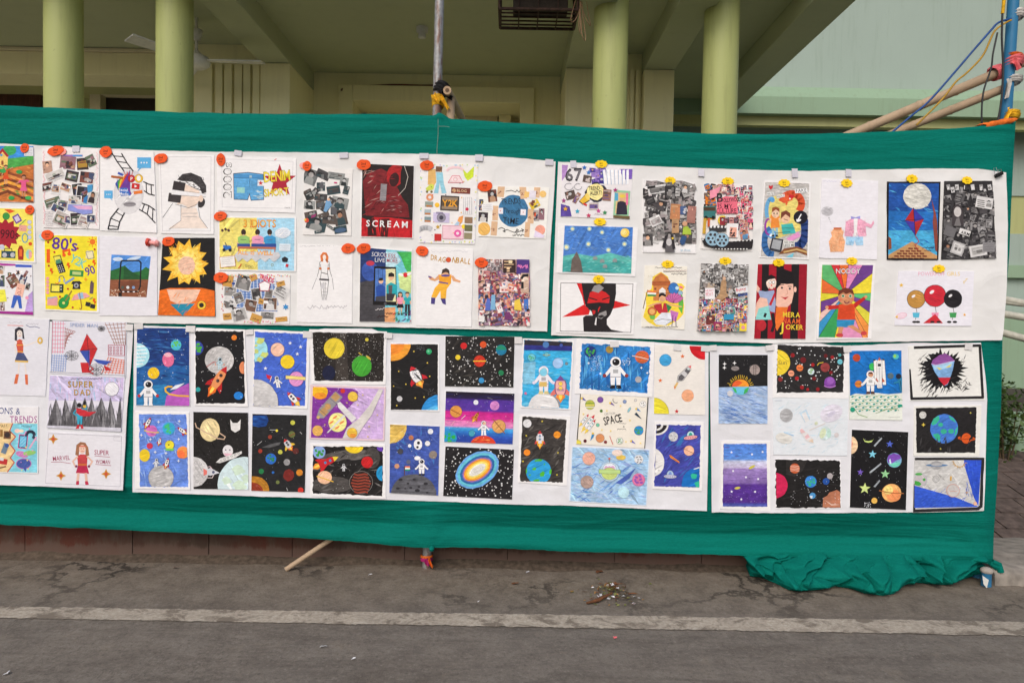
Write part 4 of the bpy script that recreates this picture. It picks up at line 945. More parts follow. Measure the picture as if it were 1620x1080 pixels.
d = Art('A', [(300,338),(706,348),(708,912),(312,900)], 'photo collage with pink border and scattered face clippings', (236,231,230))
for k in range(60):
    t_ = k/60; d.e(306+t_*4+d.rng.uniform(0,14),360+t_*520,5,(235,190,195),n=6,g=.2); d.e(690+d.rng.uniform(-8,10),370+t_*520,4,(238,195,200),n=6)
d.r(448,383,590,396,(150,110,190)); d.r(520,384,588,395,(80,150,215))
d.photo(340,470,66,84,-6,[(190,150,130),(120,110,110)]); d.photo(485,440,110,92,6,MIXED); d.photo(590,448,80,82,-4,[(120,60,60),(60,50,50),(180,140,60)]); d.photo(650,425,60,80,-25,MIXED)
for a in ((395,530,130,60,-22),(515,535,90,75,12),(620,545,95,80,6),(340,610,90,55,-12),(400,625,60,70,8),(470,615,70,50,20),(555,630,70,80,-8),(590,665,80,110,8),(535,705,90,60,5),(660,685,70,85,14),(380,720,110,60,-18),(450,735,70,55,10),(415,770,85,50,26),(440,840,100,95,24),(490,845,50,50,10),(545,840,75,85,-3),(600,860,70,70,20),(652,838,55,50,0)):
    d.photo(*a, MIXED+[(215,213,212)], (235,234,233))
d.p([(490,735),(660,745),(662,800),(600,808),(488,778)], (140,150,215), .3); d.p([(520,745),(660,748),(660,775),(560,770)], (225,170,205), .3)
d.p([(625,600),(665,595),(660,645),(630,655)], (70,150,200)); d.p([(600,690),(632,670),(622,730),(598,725)], (60,130,190)); [d.scrib(328,790+i*12,55,4,(130,125,130)) for i in range(9)]

d = Art('A', [(722,352),(1096,362),(1118,938),(712,922)], 'pencil face with rainbow brain, app icons and black film strips')
d.e(918,660,108,(214,212,214),ry=145,n=28,g=.3); d.e(918,690,92,(222,220,221),ry=108,n=26,g=.2); d.e(925,560,92,(210,208,212),ry=70,g=.3)
d.e(925,735,45,(150,146,150),ry=18,n=16); d.l([(880,735),(925,731),(970,735)],3,(90,88,92)); d.e(912,695,16,(196,194,197),ry=9,n=10)
for i, c in enumerate(((60,80,170),(75,160,75),(235,205,70),(235,140,50),(205,55,50),(110,60,150))): d.p([(822+i*17,590-i*12),(842+i*17,560-i*14),(890+i*8,600+i*8),(930+i*2,665),(900-i*2,672),(845,640)], c, .5)
d.p([(848,620),(905,618),(935,672),(862,676)], (60,110,190), .5); d.t('Social',846,640,18,(235,235,240),4,1); d.t('Media',852,668,18,(235,235,240),4,1)
d.e(938,553,25,(190,40,50),out=(120,30,35)); d.t('P',931,566,24,WHITE,0,1); d.e(990,552,28,(235,190,60),out=(150,110,40)); d.e(990,550,15,(240,240,238),ry=19)
d.rr(968,607,56,40,8,(200,45,45)); d.p([(960,597),(960,617),(980,608)], WHITE); d.rr(985,650,62,22,-8,(225,120,50)); d.rr(835,543,84,16,8,(170,90,40)); d.rr(860,520,40,16,25,(60,80,170))
for a in (-20,0,20,40): d.l([(915+a*.6,535),(905+a,505)],4,(200,60,60))
for (cx,cy,w,h,dx) in ((1028,440,98,76,-50),(774,665,60,54,30)):
    d.rr(cx,cy,w,h,0,(95,175,225)); d.p([(cx+dx*.6,cy+h*.4),(cx+dx*.2,cy+h*.4),(cx+dx,cy+h*.85)], (95,175,225)); [d.e(cx+i*w*.2,cy,w*.06,WHITE,n=8) for i in (-1,0,1)]
def film(a, b, n):
    for k in range(n):
        t_ = (k+.5)/n; i0 = t_*(len(a)-1); i = min(len(a)-2, int(i0)); f = i0-i
        p = (a[i][0]+(a[i+1][0]-a[i][0])*f, a[i][1]+(a[i+1][1]-a[i][1])*f); q = (b[i][0]+(b[i+1][0]-b[i][0])*f, b[i][1]+(b[i+1][1]-b[i][1])*f); d.l([p,q],6,INK)
    d.l(a,8,INK); d.l(b,8,INK)
film([(800,372),(835,430),(885,500)],[(868,375),(905,440),(950,500)],3); film([(1025,575),(1060,592),(1096,600)],[(1030,640),(1060,662),(1102,672)],2); film([(1015,728),(1062,745),(1105,775)],[(995,772),(1050,805),(1108,868)],3); film([(845,765),(790,835),(772,912)],[(888,797),(855,860),(842,913)],3)
d.l([(772,912),(842,913)],8,INK)

d = Art('A', [(1128,378),(1526,388),(1522,948),(1146,940)], 'charcoal sketch of a person wearing a dark headset')
d.box([(1142,398),(1503,398),(1500,925),(1158,925)],2,(175,172,176))
d.p([(1262,560),(1300,520),(1360,510),(1430,540),(1468,600),(1470,650),(1440,660),(1420,610),(1370,575),(1300,570)], (62,58,60), .7); d.hatch(60,1270,525,1465,640,40,30,[(40,38,40),(85,82,84)],5,60); d.e(1435,725,24,(60,56,58),ry=36,rot=20,g=.6)
d.p([(1310,585),(1420,640),(1425,700),(1390,750),(1345,760),(1300,735),(1260,735),(1290,700)], (236,214,198), .3); d.p([(1290,760),(1400,760),(1420,830),(1480,905),(1205,905),(1290,850)], (238,222,210), .3)
d.rr(1275,610,86,70,10,(58,52,54),.6); d.rr(1245,690,90,62,8,(62,56,58),.6); d.p([(1225,630),(1465,665),(1465,685),(1222,665)], (232,230,232)); d.l([(1225,630),(1465,660)],2,INK); d.l([(1222,668),(1465,684)],2,INK)
d.e(1432,695,16,(232,208,190),ry=24); d.l([(1230,730),(1160,830)],2.5,INK); d.l([(1290,740),(1290,850),(1205,915)],2.5,INK); d.l([(1412,750),(1425,830),(1480,905)],2.5,INK); d.l([(1295,800),(1400,800)],3,PENCIL); d.l([(1300,822),(1405,822)],3,PENCIL); d.l([(1250,735),(1345,760),(1405,735)],2.5,INK)

d = Art('A', [(-170,748),(248,762),(256,1152),(-170,1135)], 'yellow nineties poster with a dark red burst and radio')
d.bg([(-170,760),(236,768),(244,1140),(-170,1125)], (240,225,95), .3)
d.st(40,945,112,(165,35,50),11,.72); d.t('990s',2,975,62,(70,20,30),4,0,.06)
d.e(46,820,24,(60,150,70),out=INK); d.rr(124,838,50,60,-30,(110,70,150)); d.rr(124,838,32,38,-30,(205,195,220)); d.p([(30,770),(75,770),(110,785),(70,800)],(225,90,40)); d.rr(165,905,54,44,4,(230,165,150)); d.l([(140,885),(185,845)],5,(60,150,90))
for i in range(4): d.e(212,862+i*36,13,(205,205,225),out=(150,150,180))
d.arc(180,975,20,0,360,7,(70,150,190),ry=32); d.e(218,1016,13,(225,85,40)); d.e(15,1040,20,(200,200,215)); d.rr(62,1092,100,50,2,(45,75,90)); [d.e(x,1095,17,(190,190,195)) for x in (35,92)]; d.l([(35,1066),(36,1050),(85,1050),(88,1066)],5,INK)
d.p([(132,1130),(128,1060),(140,1030),(160,1030),(172,1060),(168,1130)],(160,50,40)); d.rr(150,1080,20,50,0,(235,110,50)); d.e(208,1090,22,(150,210,200),ry=34); d.p([(208,1056),(230,1080),(228,1110),(208,1124)],(235,165,165))
d.hatch(16,-150,770,240,1130,14,40,[(225,80,50),(90,80,60)],4,80)

d = Art('B', [(312,48),(702,60),(704,606),(322,588)], 'yellow eighties poster full of retro gadgets')
d.bg([(319,54),(693,63),(692,594),(326,580)], (240,222,50), .25)
d.t("80's",368,150,82,(95,55,150),6,1,.04); d.t('Y2K',492,238,58,(120,200,190),28,1,.02); d.t('90',618,345,58,(100,60,150),-18,1,.04)
d.e(660,102,20,(235,120,40)); [d.l([(660+25*math.cos(a),102+25*math.sin(a)),(660+36*math.cos(a),102+36*math.sin(a))],5,(235,120,40)) for a in [k*.785 for k in range(8)]]
d.rr(346,202,24,98,0,(235,95,30)); d.p([(445,160),(500,150),(505,190),(490,195),(488,168),(460,175),(465,200),(448,200)],(235,95,30)); [d.e(x,y,13,(235,95,30),n=12) for x,y in ((458,196),(495,188))]
d.p([(380,205),(432,195),(470,315),(425,328)],(45,42,48)); d.p([(385,210),(428,202),(440,240),(398,252)],(235,225,90)); d.rr(418,242,36,28,-14,(80,140,110)); [d.e(412+i*14+j*5,275+j*13-i*3,4,(220,220,210),n=6) for i in range(3) for j in range(4)]
d.rr(547,325,98,44,4,(50,140,70)); d.rr(548,325,62,22,4,(190,205,130)); d.rr(640,195,52,55,8,(235,225,180)); d.box([(612,175),(660,165),(672,215),(630,225)],4,(120,120,130)); d.arc(440,362,18,180,360,5,(90,90,110)); [d.rr(x,375,10,22,10,(150,170,210)) for x in (426,460)]
d.rr(497,378,78,15,-32,(130,160,205)); d.rr(408,432,92,62,2,(50,65,55)); d.rr(398,432,56,44,2,(240,225,90)); [d.e(437,y,6,(200,200,180),n=8) for y in (420,440)]; d.l([(395,392),(410,402),(425,388)],4,(225,80,40))
d.p([(508,400),(520,382),(570,380),(588,398),(570,402),(575,438),(518,438),(522,404)],(48,46,50)); d.e(545,412,17,(170,170,175)); d.e(545,412,8,(60,60,60)); d.rr(612,368,18,18,45,(235,160,50)); d.rr(655,430,26,80,4,(105,85,95)); d.rr(655,388,12,16,4,(90,70,80))
d.rr(376,525,72,58,2,(232,165,165)); d.p([(340,498),(410,488),(404,496),(342,508)],(150,185,205)); d.e(455,535,34,(40,150,70),ry=40,rot=30,out=(20,70,40)); d.e(478,500,22,(45,160,75),ry=26); d.l([(470,520),(512,452)],9,(150,120,60)); d.e(456,536,10,(220,215,120))
d.p([(510,518),(530,480),(568,462),(615,465),(645,490),(600,505),(560,512)],(232,165,165)); d.p([(555,470),(590,460),(600,502),(566,510)],(150,190,215)); d.l([(568,465),(584,565),(578,582),(568,574)],5,(150,80,60)); [d.rr(x,y,34,30,12,(45,45,48)) for x,y in ((628,545),(662,560))]; d.l([(640,510),(662,495)],5,(110,130,120))
for x, y in ((390,175),(555,148),(675,155),(350,272),(635,272),(430,492),(486,436),(520,568),(345,105)): d.e(x,y,8,(190,45,50),n=6)
for x, y in ((370,310),(490,270),(672,250),(675,525)): d.p([(x-8,y-22),(x+8,y-18),(x+2,y-4),(x+14,y),(x,y+26),(x-2,y+4),(x-14,y)],(235,95,30))
for i in range(5): d.e(342,362+i*25,11,(235,160,175))

d = Art('B', [(712,60),(1118,72),(1120,628),(710,625)], 'landscape painting framed by a phone outline on a blank sheet', (228,226,232))
d.bg([(795,192),(1075,205),(1045,496),(780,488)], (80,140,215), .5)
d.e(840,225,36,(205,220,238),ry=14); d.e(955,220,50,(200,218,238),ry=12,rot=-12); d.p([(780,310),(840,290),(890,270),(940,320),(1000,310),(1040,280),(1075,300),(1060,390),(780,380)], (45,105,55), .6); d.p([(880,370),(885,275),(950,320),(1000,340),(1000,372)],(38,85,48),.5)
d.r(770,370,1080,500,(140,85,60),.6); d.p([(840,385),(1010,375),(1000,440),(850,445)],(120,72,52),.5)
d.l([(862,250),(870,236),(990,235),(1005,250),(1000,420),(985,455),(865,455),(850,430),(862,250)],10,(30,30,34)); [d.e(x,426,11,c) for x,c in ((875,(80,90,80)),(912,(220,225,225)),(952,(130,160,200)))]; [d.rr(x,457,14,8,0,WHITE) for x in (880,915,955)]
d.hatch(22,790,440,850,490,14,0,[(215,190,160),(230,210,190)],6,90); d.hatch(16,980,450,1045,490,14,0,[(215,190,160),(230,210,190)],6,90); d.rr(858,478,22,32,0,(40,32,30))

# plain stand-in for a comic hero portrait: a yellow sunflower over an orange field
d = Art('B', [(1160,75),(1525,73),(1533,632),(1127,622)], 'painting with a yellow flame shape on black above orange and teal', (30,28,28))
d.bg([(1160,75),(1525,73),(1533,632),(1127,622)], (30,29,30), .4)
for i, (c, k) in enumerate((((245,190,60),1.0),((250,215,95),.8),((252,228,130),.55))):
    rr_ = random.Random(3+i); pts = []
    for a in range(26):
        an = 6.2832*a/26; q = (168 if a % 2 == 0 else 120)*k*rr_.uniform(.88,1.1); pts.append((1330+math.cos(an)*q*1.0, 255+math.sin(an)*q*1.02))
    d.p(pts, c, .5)
d.hatch(70,1210,130,1450,380,60,-70,[(235,165,50),(250,225,120),(225,150,40)],5,60)
d.e(1330,270,60,(240,196,170),ry=66,g=.4); d.hatch(30,1290,220,1370,320,30,-60,[(228,175,150),(245,210,185)],6,40)
d.p([(1120,452),(1210,430),(1440,430),(1533,450),(1533,640),(1120,640)], (232,112,35), .6); d.p([(1190,440),(1430,440),(1395,520),(1300,560),(1215,520)], (240,196,170), .4); d.p([(1215,545),(1390,540),(1305,630)], (40,140,170), .5)
d.e(1437,552,30,(245,200,60),out=INK); d.e(1437,552,17,(45,40,40)); d.hatch(40,1130,470,1530,625,60,-50,[(215,95,30),(242,135,55)],5,20)

d = Art('B', [(-170,245),(230,265),(238,622),(-170,604)], 'pinned collage with sticky notes and purple tape edges', (232,231,234))
d.r(-170,250,112,272,(170,50,150)); d.p([(112,262),(228,266),(228,284),(112,282)],(60,90,190)); d.p([(-170,590),(238,600),(238,622),(-170,608)],(160,40,140))
for a in ((10,300,50,60,10),(15,380,40,80,0),(70,335,26,30,0),(130,330,70,40,-20),(165,370,50,60,20),(185,330,20,50,30),(95,380,70,90,-30),(20,560,30,60,0),(200,420,30,50,15)): d.photo(*a, MIXED+[(230,228,230)])
d.p([(-60,445),(38,440),(52,525),(-60,535)],(240,235,80)); d.scrib(0,470,30,8,(150,140,60)); d.rr(145,445,58,90,14,(242,190,170)); d.scrib(128,430,30,10,(170,90,90),rot=14); d.arc(140,472,14,200,340,4,(170,80,80))
d.p([(100,480),(150,485),(160,575),(140,575),(126,510),(100,572),(80,570)],(60,100,190)); d.p([(205,480),(236,450),(238,600),(180,598)],(190,160,220),.4); d.e(195,500,14,(240,160,190),n=6); d.dots(14,0,290,230,590,3,5,[(150,40,60),(90,30,40)])

d = Art('C', [(58,122),(625,140),(615,526),(65,510)], 'denim shorts drawing with yellow block lettering')
d.box([(95,142),(602,160),(592,495),(98,485)],2,(185,183,188))
d.p([(176,245),(280,236),(392,250),(396,434),(302,440),(292,398),(280,436),(180,432)], (62,62,80)); d.p([(180,250),(280,241),(388,254),(392,430),(305,435),(293,385),(276,431),(184,427)], (95,165,215), .6)
d.p([(180,252),(388,256),(389,280),(180,276)],(75,145,200)); d.l([(180,277),(389,281)],2.5,(40,60,100)); d.rr(300,268,18,18,0,(160,190,205)); d.l([(295,285),(292,340)],3,(40,60,100)); d.rr(230,365,56,40,2,(150,205,195)); d.hatch(10,330,370,390,425,40,10,[(225,225,205),(190,215,225)],7,20); d.rr(372,314,44,42,3,WHITE); d.st(372,314,19,(205,45,50))
d.hatch(40,185,290,390,425,30,80,[(75,140,195),(120,185,225)],3,20)
d.st(507,300,122,(175,40,60),5,.40); d.t('DENIM',396,310,74,(50,45,30),-5,1,.06); d.t('DENIM',398,308,70,(235,215,60),-5,1,.085); d.t('SHORT',398,412,52,(50,45,30),-5,1,.06); d.t('SHORT',400,410,49,(235,215,60),-5,1,.085)
d.t('2000s',164,420,58,INK,-90,1,.1); d.t('2000s',162,418,50,WHITE,-90,0,.24); d.scrib(540,488,42,10,PENCIL); d.l([(470,150),(484,142)],4,(220,60,60))

d = Art('C', [(72,552),(625,556),(622,946),(72,932)], 'half yellow half blue drawing of three people on a bench')
d.bg([(78,560),(612,563),(610,938),(80,924)], (238,222,120), .5); d.p([(345,560),(615,560),(615,940),(352,940)], (165,212,235), .5); d.hatch(60,350,570,610,930,60,80,[(190,225,242),(145,200,228)],5,15); d.hatch(60,85,570,345,920,60,70,[(245,232,150),(228,205,90)],5,15)
d.t('3 IDIOTS',250,628,52,(225,90,50),0,1,.08); d.t('3 IDIOTS',252,624,46,(240,190,70),0,0,.2)
for cx, c in ((252,(150,195,110)),(352,(235,160,190)),(438,(60,150,205))):
    d.e(cx-2,663,17,(60,45,40),ry=22); d.r(cx-8,680,cx+6,692,SKIN); d.p([(cx-42,700),(cx-20,688),(cx+18,688),(cx+40,700),(cx+42,758),(cx-40,760)],c,.3); d.l([(cx-22,716),(cx+18,716)],4,(90,90,90)); d.e(cx-43,742,7,SKIN); d.p([(cx-46,745),(cx+44,745),(cx+44,770),(cx-46,770)],(50,80,150))
d.p([(212,764),(480,770),(480,784),(212,780)],(190,110,80)); d.l([(215,780),(215,830)],6,(190,110,80)); d.l([(474,784),(470,830)],6,(190,110,80))
pts = [(185,830),(210,800),(500,805),(515,830)]+[(500-i*32,846+(30 if i % 2 else 4)) for i in range(10)]; d.p(pts,(205,205,208),.3); d.t('ALL IS WELL',208,822,30,(225,110,50),1,1,.05); d.t('ALL IS WELL',210,820,26,(245,190,80),1,0,.17)
d.e(530,668,56,(225,232,240),ry=38,jit=.06); [d.scrib(490,650+i*14,78,4,(150,150,170)) for i in range(4)]; d.rr(545,772,80,52,2,(220,232,240)); [d.scrib(512,760+i*13,64,4,(150,150,170)) for i in range(3)]; d.rr(138,872,110,78,-6,(190,110,80)); d.rr(138,872,104,72,-6,(240,236,230)); [d.scrib(95,850+i*14,80,4,(140,140,150),rot=-6) for i in range(4)]
d.p([(105,755),(160,760),(166,780),(130,790),(110,800)],(50,110,190)); [d.e(x,790,11,(40,40,50)) for x in (112,155)]; d.l([(120,735),(130,760)],4,(40,60,100)); [d.e(100+i*22,650-(i%2)*8,9,(90,60,60)) for i in range(3)]; d.p([(522,850),(545,836),(568,850),(562,875),(528,875)],(40,40,46)); d.l([(215,920),(235,890)],6,(225,110,60)); [d.arc(x,y,8,0,360,2.5,(150,140,90)) for x,y in ((270,900),(292,908),(455,895),(312,912))]; d.rr(560,900,18,22,15,(200,50,60))

d = Art('C', [(680,206),(1026,213),(1014,690),(672,682)], 'dense cutout collage of cameras, radios and phones in black and white', (232,229,226))
PB = [(70,68,70),(110,112,112),(45,50,52),(150,152,150),(90,80,75),(55,75,80)]
for a in ((725,270,100,110,20),(815,255,100,60,25),(910,265,120,50,8),(800,340,60,60,0),(890,365,95,60,-8),(965,305,60,60,10),(715,400,60,80,-25),(800,415,90,50,5),(935,455,120,80,12),(720,470,80,60,5),(795,470,60,60,0),(850,470,50,120,35),(900,510,60,60,0),(940,560,90,110,-12),(730,540,90,50,-12),(770,605,140,90,15),(860,575,95,60,5),(940,645,90,50,-10),(820,540,80,30,-20),(980,365,40,60,15),(760,375,40,50,40),(790,660,70,20,-8),(870,630,60,18,35)): d.photo(*a, PB)
[d.e(x,y,22,(95,95,100),n=9,jit=.35) for x,y in ((806,330),(795,472),(897,512))]; d.p([(838,440),(862,430),(880,470),(840,520),(820,515)],(120,165,205)); d.e(856,432,10,SKIN); d.p([(735,545),(770,530),(760,555),(730,565)],(150,60,110)); d.rr(905,312,22,10,5,(200,60,120)); d.e(700,580,16,(215,80,60)); d.e(690,575,8,(240,200,80)); d.e(940,650,42,(75,100,130),ry=18,rot=-8)

# plain stand-in for a film poster: red and black shapes with its lettering
d = Art('C', [(1082,180),(1466,190),(1456,708),(1084,698)], 'black and red horror poster with white capitals')
d.bg([(1095,176),(1462,192),(1450,703),(1088,692)], (38,32,32), .5)
d.p([(1098,300),(1140,240),(1230,210),(1300,250),(1380,420),(1420,470),(1430,560),(1120,545)], (120,35,40), .8); d.e(1330,260,62,(170,36,40),ry=80,rot=12,g=.6); d.e(1322,290,34,(60,28,30),ry=50,rot=12,g=.5)
d.e(1390,285,24,(38,32,32),ry=95); d.l([(1395,195),(1420,270),(1400,350),(1352,402)],4,(200,190,180)); d.hatch(50,1110,220,1320,540,70,-35,[(150,40,45),(90,28,32),(190,150,140),(110,30,36)],7,40); d.rr(1245,380,44,120,4,(140,135,138),.6); d.hatch(22,1150,430,1420,530,40,0,[(170,130,130),(70,25,30)],5,20)
d.p([(1088,560),(1140,580),(1180,555),(1300,560),(1452,580),(1450,705),(1088,695)], (190,32,40), .6); d.p([(1130,580),(1180,560),(1200,690),(1135,690)],(60,30,30),.6); d.p([(1215,570),(1290,565),(1275,700),(1210,695)],(75,28,30),.6); d.hatch(20,1100,590,1440,700,80,85,[(150,22,30),(215,45,50)],8,8)
d.t('SCREAM',1122,622,44,WHITE,2,1,.38)

d = Art('D', [(88,412),(582,426),(576,776),(82,770)], 'collage of snapshots on blue gingham with pink lettering', (234,231,229))
d.p([(215,470),(330,440),(470,500),(500,640),(360,690),(190,650),(160,560)], (120,150,200), .3)
for i in range(12): d.l([(190+i*26,450),(200+i*26,690)],6,(205,215,232)); d.l([(170,470+i*19),(490,475+i*19)],5,(80,105,165))
for a in ((250,480,100,100,14),(340,565,60,80,-8),(155,545,80,60,4),(155,630,90,75,18),(215,590,60,70,-20),(300,645,80,80,12),(440,630,90,80,3),(520,550,100,90,30),(220,710,100,80,-15),(420,715,90,45,4),(430,560,50,60,8)): d.photo(*a, GREYS+[(120,90,75)], (225,222,220))
for a in ((140,470,70,80,10),(320,445,50,45,-25),(515,490,60,35,-14),(340,735,80,55,20),(135,722,60,46,-6),(520,742,84,34,-6),(375,615,36,40,10)): d.rr(*a,(205,155,80)); d.scrib(a[0]-a[2]*.3,a[1],a[2]*.6,a[3]*.3,(90,60,40),7,3,a[4])
d.t('TRENDS',358,452,34,(225,70,110),18,1,.02); d.p([(360,490),(400,470),(440,490),(430,540),(370,540)],(240,238,238)); d.l([(360,490),(400,470),(440,490),(430,540),(370,540)],5,(170,40,60),True); d.st(550,655,24,(60,140,200),6,.5); d.st(178,488,16,(50,80,150),6,.5)
d.dots(36,100,425,580,440,3.5,6,[(230,110,140),(240,170,90),(150,180,220),(170,200,120)]); d.dots(16,90,440,108,690,3.5,6,[(230,110,140),(240,170,90),(200,60,80)]); d.dots(20,250,755,480,770,3.5,6,[(230,110,140),(170,200,120)])

# pencil fashion figure
d = Art('D', [(636,210),(1026,226),(1020,772),(628,762)], 'pencil sketch of a standing figure with red hair')
d.scrib(650,222,110,8,PENCIL,14); d.scrib(770,218,190,9,PENCIL,22)
d.p([(800,330),(795,290),(815,265),(840,268),(855,300),(848,345),(835,330),(832,295),(818,295),(815,335)],(215,120,65),.5); d.e(825,300,12,(240,226,216),ry=17); 
for sg in (-1,1):
    x = 825; d.l([(x+sg*8,320),(x+sg*34,338),(x+sg*40,400),(x+sg*52,440)],3,INK); d.l([(x+sg*28,350),(x+sg*22,410),(x+sg*30,460)],3,INK); d.l([(x+sg*30,470),(x+sg*22,540),(x+sg*14,600)],3,INK); d.l([(x+sg*6,480),(x+sg*4,600)],2.5,INK); d.l([(x+sg*56,450),(x+sg*(88 if sg < 0 else 66),530)],3,PENCIL); d.e(x+sg*28,382,9,(205,120,70)); d.rr(x+sg*10,596,16,18,0,(200,198,200))
d.l([(792,458),(855,462)],12,(70,66,70)); d.l([(805,410),(845,420)],5,INK); [d.l([(808,y),(842,y+3)],2,PENCIL) for y in (485,520,545,570)]; d.rr(812,505,26,40,0,(205,203,206)); d.scrib(706,655,150,28,(190,186,190),9,4); d.scrib(850,655,135,26,(190,186,190),9,4)

d = Art('D', [(1080,230),(1452,246),(1444,770),(1074,760)], 'poster of a phone, half dark and half colourful, with slogan')
d.bg([(1082,230),(1446,262),(1440,765),(1075,758)], (120,200,215), .5)
d.p([(1075,228),(1265,240),(1255,765),(1070,760)], (40,60,110), .6); d.p([(1075,480),(1258,440),(1255,765),(1070,760)], (72,70,74), .7); d.e(1150,400,60,(60,90,170),ry=70,g=.7); d.p([(1340,262),(1446,262),(1440,440),(1400,380),(1370,300)], (70,180,90), .7); d.p([(1350,420),(1445,400),(1440,560),(1360,520)], (205,225,150), .6); d.p([(1255,660),(1330,655),(1330,765),(1255,765)], (225,160,110), .6); d.p([(1262,262),(1340,262),(1370,330),(1262,420)], (190,225,235), .6)
d.p([(1180,365),(1335,372),(1342,645),(1170,640)], (28,26,28)); d.p([(1188,380),(1262,382),(1262,615),(1184,612)], (80,120,190), .6); d.p([(1262,382),(1330,384),(1334,617),(1262,615)], (225,222,175), .5); d.r(1225,372,1300,385,(28,26,28)); d.e(1258,632,10,(80,80,84)); d.l([(1210,384),(1208,610)],3,(50,70,120)); d.l([(1240,384),(1238,610)],3,(50,70,120))
d.e(1228,470,17,SKIN,ry=20); d.p([(1212,468),(1216,448),(1240,448),(1244,466)],(30,26,28)); d.p([(1192,510),(1228,495),(1256,510),(1256,580),(1196,580)],(45,80,160),.4); d.p([(1190,580),(1260,575),(1260,614),(1188,612)],(70,70,78))
d.e(1300,440,20,SKIN,ry=26); d.p([(1280,440),(1282,416),(1302,408),(1322,420),(1322,440)],(40,32,32)); d.p([(1266,500),(1300,480),(1342,500),(1342,570),(1266,560)],(40,165,175),.3); d.p([(1280,500),(1310,500),(1306,560),(1284,560)],(95,90,92)); d.p([(1266,560),(1330,560),(1310,612),(1266,612)],(60,58,64))
d.person(1365,548,165,(35,28,30),SKIN,(235,150,175),(35,32,34),True,True,(-10,10)); d.person(1416,548,170,(40,30,30),SKIN,(50,170,170),(45,42,46),False,False,(-10,10))
d.t('SCROL',1162,294,30,(225,225,232),3,0,.1); d.t('LESS,',1262,303,28,(170,60,80),4,0,.08); d.t('LIVE',1184,334,28,(225,225,232),3,0,.12); d.t('MORE.',1268,338,28,(170,60,80),3,0,.1); d.e(1152,344,30,(190,60,80),ry=18); d.e(1402,427,17,(215,50,60)); d.e(1372,425,18,WHITE,ry=9,rot=25); d.e(1430,420,18,WHITE,ry=9,rot=-30)
d.scrib(1188,668,70,16,(210,205,205),6,4); d.scrib(1200,720,80,18,(60,40,40),7,4); d.scrib(1262,700,50,12,(60,40,40),5,4); d.hatch(26,1320,680,1440,760,30,-50,[(200,50,60),(60,150,90),(110,60,130),(40,130,130)],9,60)

d = Art('E', [(112,172),(524,182),(500,750),(106,738)], 'white Y2K collage of jeans, camera, phone and cassette', (236,233,232))
for k in range(70):
    side = k % 4; u = d.rng.random(); x, y = [(115+u*405,188),(512-u*0-10*u,190+u*540),(110+u*385,732),(116,190+u*540)][side]; d.e(x+d.rng.uniform(-6,6),y+d.rng.uniform(-6,6),6,d.rng.choice([(190,215,150),(200,190,225),(240,225,150),(180,210,230)]),n=7)
d.p([(170,215),(220,215),(225,310),(210,330),(165,325)],(225,180,110)); d.rr(245,215,45,38,4,(120,85,65)); d.p([(225,238),(272,238),(280,320),(300,385),(265,388),(250,310),(240,388),(208,386),(228,310)],(150,205,222),.3); d.p([(150,352),(190,318),(212,330),(205,360),(160,372)],(205,215,90)); [d.e(x,376,9,(120,110,60),n=9) for x in (160,192)]
d.p([(310,305),(335,262),(355,255),(395,262),(415,310)],(245,220,222)); d.l([(310,312),(340,262),(390,262),(418,312),(310,312)],4,(210,110,125)); d.arc(362,230,58,190,350,16,(240,205,210),ry=28); d.e(362,288,12,(240,225,225),out=(210,110,125)); d.p([(415,215),(445,245),(495,195),(490,270),(450,298),(428,270)],(205,225,60),.4)
d.rr(400,368,136,42,3,(120,60,52)); d.e(352,368,14,(205,160,120)); d.t('BLOG',372,376,18,(225,190,150),3,1); d.e(180,415,26,(225,150,110)); d.e(180,415,11,(236,233,232)); d.rr(322,458,132,106,3,(70,62,60)); d.rr(322,458,112,86,3,(150,130,110)); d.rr(322,458,112,44,3,(90,75,60)); d.t('Y2K',268,480,46,(235,165,50),1,1,.06)
d.rr(175,465,58,38,2,(150,160,150)); d.rr(165,520,46,38,2,(170,185,190)); d.rr(165,572,46,38,2,(130,150,155)); [d.rr(x,y,40,12,2,(190,120,70)) for x,y in ((175,478),(165,532),(165,585))]; d.e(232,470,17,(240,190,60)); d.rr(262,560,116,70,2,(205,195,225)); d.rr(250,527,50,14,2,(150,140,170)); d.e(262,560,30,(150,145,160),out=(80,75,90)); d.e(262,560,15,(70,65,80))
d.rr(450,475,70,125,2,(230,228,228)); [d.l([(422+i*14,415),(420+i*14,535)],2,(150,150,155)) for i in range(5)]; d.e(445,500,12,(200,50,80)); d.p([(370,600),(388,555),(418,545),(412,590),(392,612)],(235,160,90)); d.rr(340,650,22,150,38,(175,205,228)); d.rr(345,665,150,100,2,(240,205,215)); d.box([(272,618),(420,620),(418,712),(272,710)],4,(200,130,150)); d.e(378,672,26,(225,90,160)); d.e(378,672,11,(245,225,235)); d.rr(238,700,50,50,2,(200,50,50)); d.st(238,626,18,(200,160,60)); d.e(422,624,16,(240,210,50))
d.arc(150,700,70,180,300,34,(196,196,200)); [d.rr(x,y,56,44,2,c) for x,y,c in ((456,578,(150,120,95)),(455,634,(110,110,80)),(452,690,(150,140,110)))]; d.dots(20,150,200,500,700,3,5,[(225,90,80),(60,60,70),(230,170,70)])

